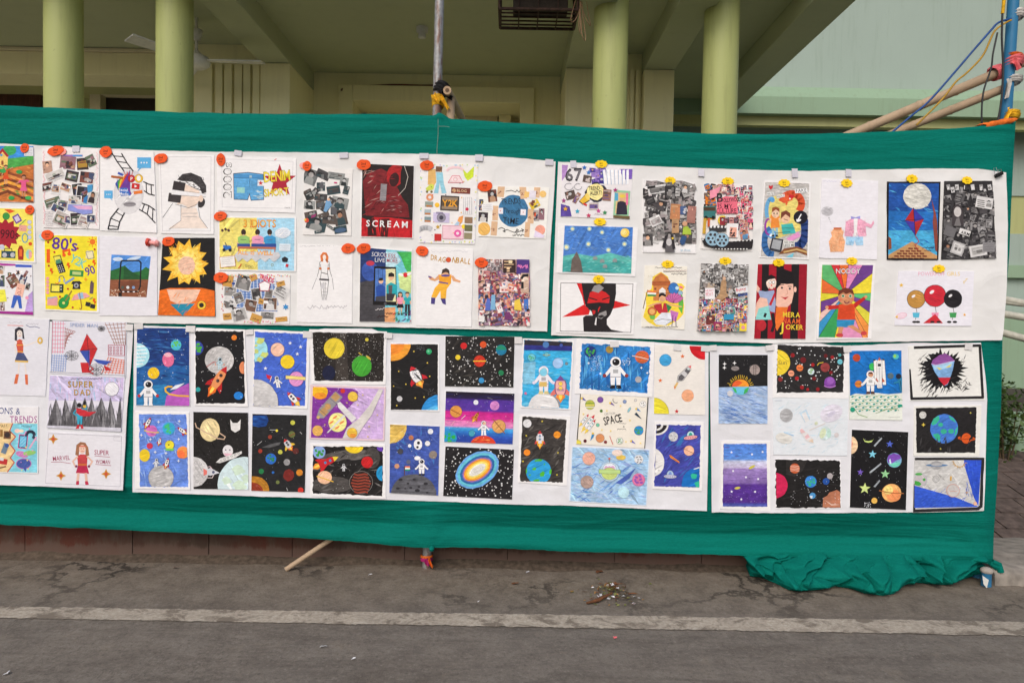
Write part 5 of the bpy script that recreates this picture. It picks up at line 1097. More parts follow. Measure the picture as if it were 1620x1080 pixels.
d = Art('E', [(530,336),(1030,346),(1006,712),(524,692)], 'cream poster with a large blue disc reading trends through time', (240,238,232))
d.e(774,512,108,(62,118,160),ry=114,n=36,g=.35); d.t('TRENDS',690,468,40,(32,40,52),-2,0,.16,jit=2.2); d.t('Through',702,526,34,(32,40,52),2,0,.1,jit=1); d.t('TIME',700,602,44,(32,40,52),3,0,.2,jit=1.5)
for a in ((683,512,36,42,0),(845,522,38,42,4)): d.rr(*a,(238,232,236)); d.e(a[0],a[1],4,(200,60,60),n=8)
for a in ((686,372,50,84,6),(845,382,48,88,-6),(942,375,44,84,6),(646,528,40,104,2),(638,636,44,100,4),(898,550,44,104,2),(874,645,36,106,4)): d.rr(*a,(222,184,148)); d.scrib(a[0]-8,a[1],18,30,(150,100,80),5,3,80)
for a in ((625,405,64,86,-6),(558,555,70,66,4),(545,470,28,80,2),(925,465,70,54,-28),(938,545,36,78,-4),(975,535,40,80,2)): d.photo(*a, MIXED+[(225,90,50),(235,200,60)])
d.e(565,640,46,(238,186,100)); d.e(985,392,24,(238,196,120)); d.e(965,648,36,(236,160,140)); d.p([(930,650),(1000,690),(985,705),(920,698)],(226,214,236)); d.rr(590,485,80,50,-5,(236,234,236)); [d.scrib(560,472+i*12,60,4,PENCIL) for i in range(3)]; d.rr(905,395,60,56,4,(228,222,232)); d.rr(870,395,34,40,8,(238,196,120))
d.l([(720,372),(760,366),(790,378),(800,364),(815,380),(825,366)],3.5,INK); d.l([(668,640),(690,630),(712,640),(716,662),(700,655),(730,645),(780,665),(812,650),(800,640),(790,668),(845,648)],4,INK); d.l([(832,640),(848,647),(838,660)],4,INK); d.scrib(768,684,84,16,INK,8,3.5)

d = Art('F', [(92,142),(490,152),(476,706),(80,696)], 'coloured drawing of a jumping child in yellow trousers below lettering')
d.scrib(190,170,260,16,(205,203,208),12,3); d.t('DRAG',186,232,36,(190,140,40),8,1,.16,2); d.e(313,230,17,(215,85,45),out=(120,60,40)); d.t('NBALL',336,246,38,(190,140,40),8,1,.14,2); d.scrib(275,246,40,5,PENCIL)
d.p([(262,335),(270,300),(295,288),(318,302),(322,335)],(70,55,50)); d.e(290,330,24,(225,170,130),ry=28); d.p([(265,328),(268,302),(295,292),(318,304),(318,328),(295,316)],(70,55,50),.4)
d.p([(240,335),(335,335),(330,400),(250,400)],(240,165,50),.4); d.p([(245,335),(215,365),(185,345),(168,345),(178,370),(215,382),(248,370)],(225,165,120),.3); d.p([(332,345),(345,380),(395,392),(400,380),(365,365),(345,340)],(225,165,120),.3); d.p([(250,392),(330,395),(300,440),(295,505),(258,505),(255,450),(225,500),(190,495),(215,430)],(242,180,60),.4); d.l([(246,388),(308,398)],9,(80,70,150)); d.p([(190,498),(220,500),(215,545),(188,542)],(75,65,130)); d.p([(256,505),(292,505),(295,550),(272,540)],(75,65,130)); d.l([(172,348),(190,356)],9,(80,70,150)); d.e(292,342,32,(85,75,150),ry=8)

d = Art('F', [(522,225),(890,228),(892,700),(528,696)], 'dense reddish magazine collage on the panel corner', (200,170,165))
d.bg([(522,225),(890,228),(892,700),(528,696)], (190,150,150), .8); d.collage(525,230,700,330,14,30,50,[(120,110,115),(200,190,190),(150,120,120),(90,80,85),(225,215,212)],None,8); d.collage(530,320,890,695,58,40,80,MAGS+[(225,150,120),(240,230,228),(130,90,130),(90,120,170)],None,25)
d.photo(745,275,86,92,0,[(225,190,150),(60,45,45)]); d.rr(842,280,88,105,2,(80,60,130)); d.scrib(805,280,72,30,(235,130,190),7,5); d.photo(857,395,56,140,0,[(225,205,190),(40,36,40),(200,170,150)]); d.p([(572,590),(590,500),(610,510),(618,590)],(90,110,190)); d.p([(780,585),(782,520),(820,505),(835,590)],(235,200,80)); d.p([(612,585),(620,480),(645,478),(648,585)],(130,180,215)); d.p([(850,580),(850,510),(880,510),(880,580),(868,580),(865,530),(860,580)],(70,120,200)); d.p([(708,655),(720,600),(750,600),(765,655)],(120,60,110)); d.rr(550,650,40,40,5,(235,232,230))
# ------------------------------------------------ upper right panel
d = Art('E', [(1120,183),(1624,204),(1602,570),(1110,552)], 'sixty-seven collage with yellow trend alert bubble and megaphone', (234,230,232))
d.p([(1120,184),(1165,186),(1150,260),(1120,300)],(180,140,200),.5); d.p([(1110,460),(1175,480),(1190,552),(1110,552)],(95,75,160),.6); d.collage(1330,215,1420,310,6,34,56,[(60,50,130),(100,80,170),(160,130,200)],None,10); d.p([(1530,215),(1622,215),(1618,285),(1560,290)],(120,90,180),.6)
[d.p([(1410+i*28,222),(1428+i*28,218),(1440+i*26,320),(1420+i*26,324)], (245,244,246)) for i in range(7)]; [d.l([(1410+i*28,222),(1420+i*26,324)],3,(120,160,200)) for i in range(7)]
d.t('67',1145,300,86,(30,28,32),-2,1,.1); d.t('67',1152,292,70,(120,116,122),-2,0,.2)
d.e(1362,378,72,(45,45,62),ry=66,n=18,jit=.12); d.e(1362,378,64,(250,235,160),ry=58,n=18,jit=.08); d.t('TREND',1312,368,28,INK,-4,1,.1); d.t('ALERT!',1320,402,28,INK,-4,1,.1)
d.p([(1240,445),(1295,385),(1318,440),(1270,470)],(60,55,60)); d.p([(1246,442),(1294,392),(1312,436),(1270,462)],(235,190,60)); d.e(1302,412,14,(245,215,110),ry=26,rot=-25); d.rr(1285,466,30,14,30,(210,60,60))
for a in ((1300,285,60,50,10),(1180,400,70,60,-15),(1225,420,30,80,30),(1345,480,70,50,0),(1440,400,60,80,5)): d.photo(*a,[(150,110,95),(90,75,70),(205,190,185),(110,90,150)])
d.rr(1545,460,110,185,4,(150,200,160)); d.rr(1545,458,84,150,4,(225,195,140)); d.p([(1505,540),(1515,450),(1545,440),(1580,455),(1585,540)],(50,45,62)); d.e(1550,425,20,(225,180,140)); d.e(1550,408,20,(235,205,80),ry=12); d.r(1495,385,1520,440,(90,170,205)); d.r(1575,385,1592,470,(235,120,160)); d.rr(1545,556,120,20,4,(110,90,60))
for x, y, c in ((1280,205,(50,110,190)),(1310,240,(60,120,190)),(1500,365,(170,50,120)),(1230,515,(60,170,200)),(1310,545,(200,60,100)),(1145,498,(225,170,60)),(1380,512,(200,80,150)),(1425,525,(60,140,90)),(1133,440,(160,70,130))): d.st(x,y,18,c,5,.5)
d.arc(1170,340,30,0,300,3,PENCIL,ry=24); d.arc(1235,340,26,0,300,3,PENCIL,ry=22); d.scrib(1350,535,70,8,(120,60,90))

# plain stand-in night landscape in the same colours
d = Art('E', [(1092,602),(1662,632),(1642,978),(1084,952)], 'blue and teal painted landscape of hills under a yellow dotted sky')
d.bg([(1140,617),(1626,628),(1612,957),(1123,945)], (78,130,205), .6); d.hatch(150,1140,625,1620,820,40,10,[(60,105,185),(105,155,220),(150,190,230),(70,120,200)],4,30)
d.p([(1120,835),(1220,815),(1340,835),(1460,810),(1620,850),(1620,960),(1120,960)], (95,185,175), .6); d.p([(1120,870),(1260,850),(1400,885),(1500,860),(1620,890),(1620,960),(1120,960)], (70,165,160), .6); d.hatch(60,1130,830,1610,950,50,-10,[(130,205,190),(60,150,150),(150,215,215)],5,25)
for x, y, r_ in ((1195,640,9),(1315,640,9),(1405,665,9),(1565,748,10),(1308,748,10),(1450,790,10),(1152,770,12)): d.e(x,y,r_*1.9,(150,190,215),n=12); d.e(x,y,r_,(245,235,170),n=10)
d.e(1568,668,32,(240,205,90)); d.e(1560,664,20,(248,225,140))
[d.p([(x,y),(x+16,y-10),(x+32,y),(x+32,y+18),(x,y+18)],(140,150,150)) for x,y in ((1340,842),(1390,862),(1480,858),(1410,900))]; d.p([(1180,950),(1190,860),(1225,800),(1255,870),(1268,950)],(110,98,92),.6)

d = Art('F', [(1096,376),(1652,396),(1628,762),(1080,746)], 'graphic black portrait silhouette over a red star')
d.box([(1112,394),(1626,400),(1610,746),(1108,736)],3.5,INK); d.scrib(1520,386,100,7,PENCIL,12); d.clip = [d.P(p) for p in ((1112,394),(1626,400),(1610,746),(1108,736))]
d.p([(1225,396),(1262,398),(1300,520),(1280,560),(1265,490)],(215,38,40)); d.p([(1122,636),(1280,545),(1320,590),(1310,620)],(215,38,40)); d.p([(1480,515),(1608,552),(1470,580)],(215,38,40))
d.p([(1260,396),(1505,400),(1505,470),(1490,560),(1465,620),(1440,650),(1440,690),(1470,725),(1560,742),(1275,738),(1270,640),(1290,625),(1340,625),(1330,595),(1290,560),(1275,500)],(40,36,38),.4)
d.p([(1320,460),(1380,440),(1430,460),(1462,490),(1455,540),(1400,550),(1380,600),(1340,620),(1335,580),(1300,540)],(205,40,42)); d.p([(1330,450),(1350,415),(1385,402),(1420,430),(1380,465)],(150,146,146)); d.p([(1300,540),(1380,532),(1480,540),(1470,590),(1410,585),(1390,560),(1370,590),(1310,585)],(38,34,36)); d.l([(1316,500),(1370,515)],8,(35,30,32)); d.l([(1408,512),(1462,495)],8,(35,30,32)); d.p([(1385,610),(1435,590),(1440,620),(1400,650),(1370,640)],(150,146,146)); d.p([(1370,630),(1405,620),(1425,632),(1395,645)],(40,36,38)); d.p([(1350,700),(1360,560),(1378,560),(1372,690)],(40,36,38)); d.p([(1352,690),(1362,640),(1368,640),(1364,695)],(230,228,228)); d.e(1495,758,4,(220,60,60))

d = Art('G', [(166,202),(546,210),(546,726),(164,716)], 'greyscale gadget collage with a few colour portraits on white')
d.box([(175,206),(540,212),(540,718),(170,710)],2,(195,193,196))
d.collage(185,230,540,640,46,50,105,GREYS+[(160,150,150),(80,76,78)],None,25)
for a in ((265,270,130,60,-8),(360,290,80,90,0),(412,270,32,100,3),(465,265,60,60,10)): d.photo(*a, GREYS)
d.photo(395,430,70,110,4,[(210,170,130),(190,130,90)]); d.photo(395,530,50,100,0,[(190,150,110),(110,70,60)]); d.photo(510,450,60,120,5,[(200,150,135),(170,120,110)]); d.photo(450,420,44,60,0,[(70,90,130),(190,190,195)]); d.p([(445,590),(450,540),(480,530),(505,560),(508,592)],(170,195,70)); d.e(462,515,18,(215,165,130)); d.p([(425,640),(440,600),(478,600),(460,660),(440,668)],(55,85,130)); d.p([(320,715),(335,620),(375,620),(390,715)],(100,96,98)); d.e(350,645,20,(200,196,196),ry=26); d.p([(300,680),(320,600),(345,590),(330,640),(325,690)],(50,46,50)); d.p([(395,690),(380,600),(360,590),(368,640),(375,700)],(50,46,50)); d.e(375,618,8,(235,200,60),n=8); d.t('1st Prize',432,708,14,(110,170,200),0,0)

d = Art('G', [(602,226),(952,236),(946,708),(576,690)], 'film culture collage with red lettering, reel and clapper', (236,232,230))
d.collage(605,235,690,480,12,36,62,[(225,120,40),(60,50,50),(235,170,60),(120,100,90),(60,120,170)],None,18); d.collage(820,250,948,560,26,26,46,[(60,50,55),(205,150,130),(225,90,130),(240,210,190),(110,90,120),(190,60,70)],(240,238,238),18); d.collage(660,240,820,300,8,30,50,MAGS,None,20); d.p([(640,280),(720,250),(690,320),(640,340)],(235,150,170))
d.p([(690,345),(750,320),(830,325),(840,440),(690,445)],(230,110,130),.5); d.t('B',690,360,60,INK,0,1); d.t('OLLYWOOD',738,362,28,INK,-4,1,.02); d.t('IS MY',700,404,32,(60,25,35),2,0,.16); d.t('CULTURE',686,440,34,(60,25,35),0,0,.1)
d.rr(638,430,86,80,0,(60,120,120)); d.rr(638,410,80,26,0,(80,60,45)); [d.e(x,470,12,(30,30,32)) for x in (612,665)]; d.e(730,490,34,(225,195,60)); d.photo(730,495,40,56,0,[(150,50,60),(60,40,40)]); d.rr(695,550,120,44,-4,(60,58,60)); [d.rr(648+i*26,536,14,16,20,(235,235,235)) for i in range(5)]; d.rr(602,530,22,110,4,(200,160,60)); d.rr(632,505,16,60,2,(200,90,50)); d.rr(800,560,80,100,2,(238,236,236)); d.photo(805,575,50,70,4,[(235,170,150),(60,50,55)]); d.photo(885,590,60,66,-12,[(90,140,180),(190,130,110)]); [d.photo(760+i*34,490,32,44,0,MAGS) for i in range(3)]
d.p([(578,615),(620,625),(700,640),(800,640),(950,625),(940,690),(860,702),(700,700),(600,668)],(42,38,40)); [d.rr(590+i*26,(626+i*1.4) if i<6 else 638-(i-6)*.9,12,9,0,(235,233,230)) for i in range(14)]; [d.rr(660+i*22,694,11,8,0,(235,233,230)) for i in range(12)]
for x, y, r_ in ((660,618,52),(725,630,48)):
    d.e(x,y,r_,(150,185,205),out=(70,90,105)); [d.e(x+r_*.58*math.cos(a),y+r_*.58*math.sin(a),r_*.2,(60,52,55),n=10) for a in [k*1.05 for k in range(6)]]; d.e(x,y,r_*.14,(60,52,55),n=8)

d = Art('G', [(1034,206),(1362,220),(1346,768),(998,752)], 'drawing of two people tangled among snakes and app logos')
d.bg([(1038,216),(1350,228),(1336,755),(1004,745)], (196,192,188), .8); d.p([(1060,330),(1200,290),(1280,340),(1290,560),(1120,620),(1040,560)],(228,210,120),.6)
d.arc(1225,370,70,200,395,48,(215,85,50)); d.p([(1145,350),(1180,310),(1240,305),(1230,345),(1180,362)],(225,95,55)); d.rr(1222,320,34,24,5,(200,40,50)); d.p([(1175,352),(1200,360),(1185,388)],(225,95,55)); d.e(1212,335,6,WHITE)
d.arc(1255,560,68,-60,95,60,(45,70,130),ry=115); d.e(1288,468,50,(32,30,40),ry=48); d.t('J',1262,474,40,(245,245,245),30,1); d.e(1275,490,18,(235,235,238),ry=9,rot=-20)
d.arc(1085,640,55,90,250,44,(60,110,170),ry=90); d.e(1085,588,36,(95,160,215),ry=30); d.e(1085,592,20,(240,242,245),ry=11,rot=-30); d.arc(1082,420,36,150,280,26,(110,175,220),ry=85); d.e(1088,345,17,(90,160,215)); d.arc(1062,535,26,90,270,14,(150,70,160),ry=55)
d.person(1105,398,210,(150,80,50),(232,190,155),(232,140,60),(150,190,200),arms=(-12,20)); d.p([(1080,470),(1130,470),(1140,540),(1075,545)],(232,140,60),.3); d.e(1110,440,28,(236,200,170),ry=32); d.p([(1084,432),(1086,400),(1112,392),(1136,404),(1138,430),(1112,412)],(150,80,50)); [d.e(x,440,5,(50,40,40)) for x in (1099,1121)]
d.e(1180,478,32,(232,190,155),ry=34); d.p([(1146,480),(1150,432),(1185,418),(1215,440),(1214,470),(1180,446)],(120,65,50)); d.p([(1150,520),(1230,510),(1255,580),(1160,590)],(70,185,180),.3); d.p([(1185,620),(1270,570),(1290,600),(1220,640)],(225,150,200)); d.l([(1170,480),(1196,490)],4,(110,60,60)); d.l([(1155,545),(1250,545)],3,(60,60,60)); d.l([(1110,580),(1215,570)],3,(60,60,60))
d.p([(1085,610),(1165,625),(1150,720),(1065,700)],(60,60,66)); d.p([(1094,622),(1154,634),(1140,700),(1078,686)],(165,168,172)); d.p([(1130,730),(1170,690),(1260,675),(1330,700),(1335,740),(1260,712),(1190,725)],(130,80,50),.5); d.l([(1170,715),(1260,695),(1330,715)],12,(205,170,110)); d.p([(1180,750),(1240,720),(1230,755)],(120,200,220))
d.p([(1245,268),(1330,258),(1340,290),(1250,298)],(240,240,240)); d.t('FAKE',1255,292,24,INK,-4,0,.16); d.rr(1072,300,50,22,0,(232,232,230)); d.t('HATE',1052,308,14,INK,0,0); d.rr(1145,318,60,20,-14,(232,232,230)); d.t('FOOLS',1120,330,14,INK,-14,0); d.rr(1205,655,80,44,0,(225,225,220)); d.t('NO ONE',1172,652,16,INK,0,0); d.t('LIKES ME',1168,674,16,INK,0,0); d.p([(1062,240),(1076,246),(1090,238),(1090,256),(1076,272),(1062,256)],(205,50,60)); d.scrib(1230,232,110,8,PENCIL)

# plain stand-in: a pot and a jacket in the same colours, figures left out
d = Art('I', [(180,195),(582,210),(572,768),(160,756)], 'pale pencil drawing of a pink jacket, blue trousers and orange jar', (234,232,238))
d.scrib(190,212,95,6,(170,165,200),12); d.e(218,425,44,(205,203,208),ry=34,g=.6); d.hatch(20,190,400,255,450,36,-20,[(170,168,174),(190,188,194)],3); [d.e(230+i*5,472+i*13,6-i,(200,198,204),n=8) for i in range(4)]
d.p([(245,575),(262,548),(320,548),(335,575),(328,600),(345,640),(335,712),(240,715),(228,640),(252,600)],(238,175,130),.6); d.hatch(46,240,560,338,708,40,75,[(225,140,90),(245,200,160)],4,20); d.p([(262,540),(320,540),(316,556),(266,556)],(200,110,70))
d.p([(350,500),(400,470),(440,470),(490,500),(495,600),(440,606),(418,500),(400,606),(340,600)],(236,170,195),.6); d.hatch(40,350,480,490,600,50,75,[(220,130,165),(245,200,215)],4,15); d.p([(485,500),(530,520),(545,490),(552,510),(530,545),(490,530)],(236,170,195),.5); d.p([(405,470),(436,470),(424,600),(408,600)],(240,238,238)); d.p([(385,460),(418,468),(452,458),(452,480),(418,474),(388,482)],(150,150,215))
d.p([(352,606),(472,606),(474,665),(425,668),(412,630),(400,668),(350,662)],(170,210,238),.5); d.hatch(20,355,610,470,662,40,80,[(130,185,225),(195,225,242)],4)

# plain stand-in: moonlit rooftops, figure left out
d = Art('I', [(645,213),(1026,215),(1008,772),(642,770)], 'moonlit blue painting with brick rooftop, tower and red kite', (30,28,32))
d.bg([(657,224),(1014,227),(998,762),(652,758)], (40,110,185), .7); d.p([(650,224),(1020,226),(1010,430),(650,420)],(36,82,160),.8); d.p([(650,560),(1005,560),(1000,765),(650,765)],(75,170,215),.7); d.hatch(60,660,240,1000,700,60,20,[(45,100,180),(60,140,205),(90,175,220)],9,20)
d.e(858,318,100,(216,214,206),ry=92,g=.6,n=30); d.hatch(16,790,250,930,390,40,20,[(196,194,186),(228,226,220)],10,60)
d.p([(650,600),(672,620),(675,690),(650,700)],(140,80,55)); d.p([(985,700),(968,500),(975,440),(958,330),(990,440),(1000,500),(1004,720)],(140,72,60),.5); d.p([(652,765),(652,735),(820,640),(1000,740),(1000,765)],(196,150,100),.4)
for i in range(5):
    for j in range(7):
        x = 690+j*40+(20 if i % 2 else 0); y = 690+i*18; 
        if abs(x-822)*.55 < (y-665) and x < 930: d.rr(x,y,32,12,4,(120,62,48),.4)
d.p([(830,400),(905,480),(845,600),(770,490)],(180,45,50),.4); d.p([(830,400),(905,480),(838,500)],(60,60,165),.4); d.p([(845,600),(770,490),(838,500)],(70,60,160),.4); d.l([(830,400),(845,600)],4,(40,34,36)); d.l([(770,490),(905,480)],4,(40,34,36)); d.l([(845,600),(870,640),(840,665),(862,700)],5,(180,45,50)); d.scrib(890,684,84,12,(30,40,60),9,3); d.scrib(905,705,50,8,(30,40,60),6,3)

d = Art('I', [(1052,210),(1393,208),(1420,758),(1030,768)], 'black and white photo collage with ransom note letters', (48,46,48))
d.bg([(1052,210),(1393,208),(1420,758),(1030,768)], (52,50,52), .6); d.collage(1050,300,1410,760,34,50,95,[(60,58,60),(95,93,94),(40,38,40),(150,148,148),(120,118,118),(75,72,74)],(70,68,70),25)
for i, ch in enumerate('avrilavigne'): d.rr(1076+i*30-(8 if i>4 else 0),262+(12 if i%2 else -6),26,40,d.rng.uniform(-12,12),d.rng.choice([(205,203,203),(60,58,60),(150,148,148)])); d.t(ch,1066+i*30-(8 if i>4 else 0),275+(12 if i%2 else -6),26,(20,18,20) if d.rng.random() < .6 else (230,228,228),d.rng.uniform(-10,10),1)
d.p([(1100,530),(1105,400),(1140,375),(1175,400),(1185,530)],(70,64,66)); d.e(1140,430,26,(205,200,198),ry=36); d.p([(1115,530),(1130,480),(1150,470),(1165,530)],(120,116,116)); d.rr(1330,365,120,80,10,(215,213,212)); [d.l([(1282,346+i*14),(1330,352+i*14)],5,(50,48,50)) for i in range(4)]; d.photo(1360,370,50,50,10,GREYS); d.rr(1085,570,80,70,20,(110,108,110)); d.rr(1190,575,80,40,18,(225,223,222)); d.t('ARMY',1160,582,20,(20,20,20),18,1); d.rr(1285,705,120,80,-10,(215,213,212)); d.photo(1285,705,90,56,-10,GREYS); d.rr(1360,680,84,70,-2,(140,138,140)); [d.scrib(1325,655+i*12,70,4,(70,68,70)) for i in range(5)]; d.rr(1140,690,90,90,20,(180,178,178)); d.photo(1140,690,70,70,20,GREYS)

d = Art('H', [(182,132),(482,142),(462,590),(158,572)], 'colourful drawing of a stone gate, flag, lotus and peacock', (238,233,220))
d.scrib(252,150,190,8,INK,16,3); d.scrib(312,172,165,8,(110,40,60),14,3); d.l([(312,180),(475,182)],3,INK); d.scrib(368,195,108,9,INK,10,3.5)
d.p([(228,300),(235,215),(295,180),(345,215),(360,270),(400,262),(440,262),(465,285),(440,330),(450,360),(460,420),(455,480),(420,520),(350,562),(260,568),(200,535),(168,500),(190,420),(185,330)],(245,215,70),.4)
d.p([(235,250),(255,215),(295,185),(335,215),(362,250)],(205,125,70),.5); d.r(232,248,362,275,(190,105,60),.5); d.r(240,275,358,385,(205,130,75),.5); d.p([(282,385),(282,310),(305,290),(328,310),(328,385)],(235,232,228)); [d.l([(238,y),(360,y)],3,(120,65,40)) for y in (250,262,276,330)]; [d.rr(x,300,14,14,0,(130,75,45)) for x in (255,345)]
d.l([(200,310),(168,440)],5,(90,60,40)); [d.p([(200,310+i*15),(262,318+i*12),(258,330+i*12),(196,324+i*15)],c) for i,c in enumerate(((235,130,60),(240,240,238),(60,140,80)))]; d.e(385,300,36,(60,120,190),ry=42,out=(30,40,80)); d.e(410,295,13,(190,220,235)); d.e(432,330,16,(150,190,215),out=INK); d.rr(438,290,26,16,20,(235,120,140)); d.p([(420,350),(445,340),(455,400),(445,480),(420,440)],(100,185,75),.4)
for a in range(-60,70,20): d.e(390+math.sin(R(a))*34,395-math.cos(R(a))*30,13,(205,110,170),ry=36,rot=a,out=(110,40,90))
d.e(305,365,24,(225,170,130),ry=28); d.p([(278,365),(282,336),(308,328),(330,342),(330,358),(300,348)],(35,28,30)); d.p([(240,420),(290,400),(330,402),(372,430),(330,480),(280,475)],(190,50,60),.4); d.p([(330,402),(372,430),(345,470)],(50,130,80)); d.p([(298,402),(305,450),(315,402)],(240,205,80)); d.l([(205,425),(260,405),(292,402)],10,(225,170,130)); d.l([(345,410),(420,425),(440,428)],9,(225,170,130))
d.p([(240,530),(300,470),(380,470),(390,520),(330,560),(262,556)],(228,232,240),.4); d.l([(250,530),(300,515),(380,525),(330,556)],3,INK); d.e(232,460,30,(205,110,60),out=INK); d.e(232,462,20,(235,180,110)); d.p([(212,490),(255,490),(248,520),(220,515)],(110,190,90)); d.p([(360,450),(420,470),(400,535),(370,520)],(200,120,190),.4); d.l([(380,490),(372,565)],5,(60,50,90)); d.l([(400,500),(402,570)],5,(60,50,90)); d.scrib(165,572,250,8,INK,24,3); d.hatch(14,200,200,250,260,20,10,[(190,200,205),(205,190,160)],2,90)

d = Art('H', [(580,120),(918,128),(896,606),(550,600)], 'film collage fading from grey at top to coloured stills', (205,200,198))
d.bg([(580,120),(918,128),(896,606),(550,600)], (190,186,186), .6); d.collage(582,125,915,270,40,34,62,GREYS,None,15); d.collage(565,265,905,380,24,34,60,GREYS+[(190,170,150),(150,130,120),(225,222,222)],None,12); d.collage(552,375,900,600,64,28,50,[(200,70,60),(235,190,70),(70,120,180),(190,140,120),(60,50,60),(235,225,220),(150,60,110),(90,150,140),(220,150,170)],(235,232,230),10)
d.p([(675,370),(705,330),(715,250),(735,225),(752,250),(752,330),(765,352),(720,382)],(175,140,105),.6); d.e(736,228,12,(215,175,145)); d.rr(635,335,70,80,0,(236,232,234)); d.t('HEART',604,322,14,(225,120,140),0,0); d.t('BEAT',606,350,22,(225,120,140),0,0); d.rr(860,310,90,46,-10,(225,226,228)); d.t('Bunty',822,322,22,(200,50,60),-10,1); d.t('Babli',838,356,20,(60,90,170),-8,1); d.rr(640,520,60,60,0,(60,42,48)); d.photo(640,520,50,56,0,[(120,60,60),(200,150,120)]); d.rr(770,500,70,40,0,(60,150,190)); d.rr(870,575,50,50,3,(240,215,60)); d.e(870,575,14,(225,150,160)); d.rr(690,565,56,60,3,(150,40,100)); d.photo(690,570,44,46,3,MAGS)

# plain stand-in for a film poster: two generic grinning figures with the same lettering
d = Art('H', [(985,125),(1336,125),(1323,657),(957,655)], 'red and black striped poster of a smiling man with puppet')
d.bg([(985,125),(1336,125),(1323,657),(957,655)], (165,28,45), .3); [d.p([(x,120),(x+w_,120),(x+w_-12,660),(x-12,660)],(34,30,32),.3) for x,w_ in ((1015,50),(1118,55),(1225,55),(975,0))]; d.r(1170,135,1222,165,(170,32,48)); d.p([(1280,125),(1336,125),(1323,657),(1275,657)],(150,25,42),.3)
d.p([(1110,330),(1120,180),(1170,160),(1230,180),(1245,260),(1200,270),(1140,300)],(30,26,28)); d.p([(1120,300),(1150,265),(1235,265),(1240,330),(1225,400),(1190,435),(1140,440),(1112,420)],(238,190,170),.2); d.p([(1112,290),(1120,180),(1170,158),(1236,190),(1246,262),(1190,268),(1150,258)],(30,26,28)); d.e(1250,305,10,(238,190,170),ry=20)
[d.e(x,y,8,(70,60,65)) for x,y in ((1156,293),(1212,300))]; d.l([(1140,275),(1170,270)],4,(40,30,30)); d.l([(1198,282),(1226,284)],4,(40,30,30)); d.p([(1145,355),(1175,362),(1205,355),(1180,378)],(190,50,60)); d.l([(1190,300),(1198,335),(1182,342)],3,(200,130,110))
d.p([(1115,430),(1200,430),(1170,520),(1120,600),(1105,560)],(236,120,50),.3); d.e(1080,260,36,(240,214,200),ry=46); d.p([(1036,260),(1042,215),(1080,200),(1118,220),(1100,228),(1060,235)],(32,28,30)); [d.e(x,254,8,(245,245,245),out=(60,50,50)) for x in (1072,1096)]; d.e(1082,276,6,(225,90,90)); d.arc(1082,290,16,10,170,5,(190,50,60)); d.p([(985,310),(1040,320),(1100,310),(1112,400),(1105,470),(1070,460),(1050,380),(1000,360)],(155,170,205),.3); d.p([(1062,415),(1100,330),(1112,340),(1080,420)],(190,40,50))
d.p([(958,500),(975,400),(1000,360),(1050,370),(1060,430),(1000,460),(985,500)],(238,190,170),.2); d.p([(965,520),(990,440),(1060,420),(1080,520)],(140,210,205),.3); d.rr(1036,488,18,30,20,(40,36,40)); d.e(1010,560,34,(190,45,55),ry=40); d.p([(970,260),(1000,300),(985,330),(968,300)],(238,190,170)); d.l([(1090,480),(1100,560),(1085,600)],22,(40,36,40))
d.t('MERA',1162,500,34,(235,205,60),2,1,.18); d.t('NAAM',1160,545,34,(232,110,50),2,1,.16); d.t('J',1140,602,62,(240,215,70),2,1); d.t('OKER',1182,588,34,(240,200,60),2,1,.12)

# plain stand-in: sunburst with a generic waving child
d = Art('J', [(160,116),(562,120),(530,658),(140,658)], 'rainbow sunburst drawing of a child in a red shirt')
d.bg([(182,130),(545,132),(506,648),(155,645)], (235,215,60), .3); C0 = (345,340)
rays = [(182,130),(245,130),(305,131),(370,131),(470,132),(545,132),(540,190),(530,330),(525,390),(520,470),(512,560),(506,648),(470,650),(390,648),(320,647),(270,646),(205,646),(155,645),(160,540),(170,470),(172,390),(178,330),(180,230)]
rc = [(95,180,110),(215,55,60),(232,115,50),(225,140,190),(110,65,140),(110,65,140),(235,215,60),(95,190,120),(110,65,140),(225,215,70),(240,150,70),(240,150,80),(225,150,190),(225,150,190),(240,215,60),(60,160,90),(60,160,90),(60,150,200),(235,195,185),(110,65,140),(225,215,60),(230,110,55),(95,180,110)]
for i in range(len(rays)): d.p([C0, rays[i], rays[(i+1)%len(rays)]], rc[i], .35)
for i in range(len(rays)):
    if rc[i] != rc[i-1]: d.l([C0, rays[i]],2.5,INK)
d.t('NODDY',278,196,42,(60,40,50),0,1,.0); d.t('NODDY',280,193,36,(235,230,232),0,0,.12)
d.p([(215,420),(300,415),(310,440),(225,450)],(190,45,40)); d.p([(400,410),(480,355),(492,372),(415,440)],(190,45,40)); d.e(215,432,12,(215,150,110)); d.e(492,358,11,(215,150,110)); d.p([(300,410),(410,408),(418,520),(288,522)],(215,75,40),.4); d.p([(286,520),(415,520),(405,560),(350,575),(285,572)],(50,140,190),.4); d.p([(300,570),(335,572),(320,620),(290,615)],(210,145,105)); d.p([(360,565),(400,558),(470,605),(455,622)],(210,145,105)); d.e(305,630,26,(200,70,70),ry=14); d.e(478,616,22,(200,70,70),ry=15)
d.e(352,358,58,(205,140,100),ry=58,g=.2); d.p([(294,350),(300,312),(345,292),(400,308),(410,345),(380,328),(352,338),(330,325)],(110,55,40)); [d.e(x,352,9,(60,130,70),out=(240,240,240)) for x in (330,382)]; d.arc(356,385,18,20,160,7,(120,50,70)); [d.e(x,378,10,(215,110,90),ry=6) for x in (312,400)]

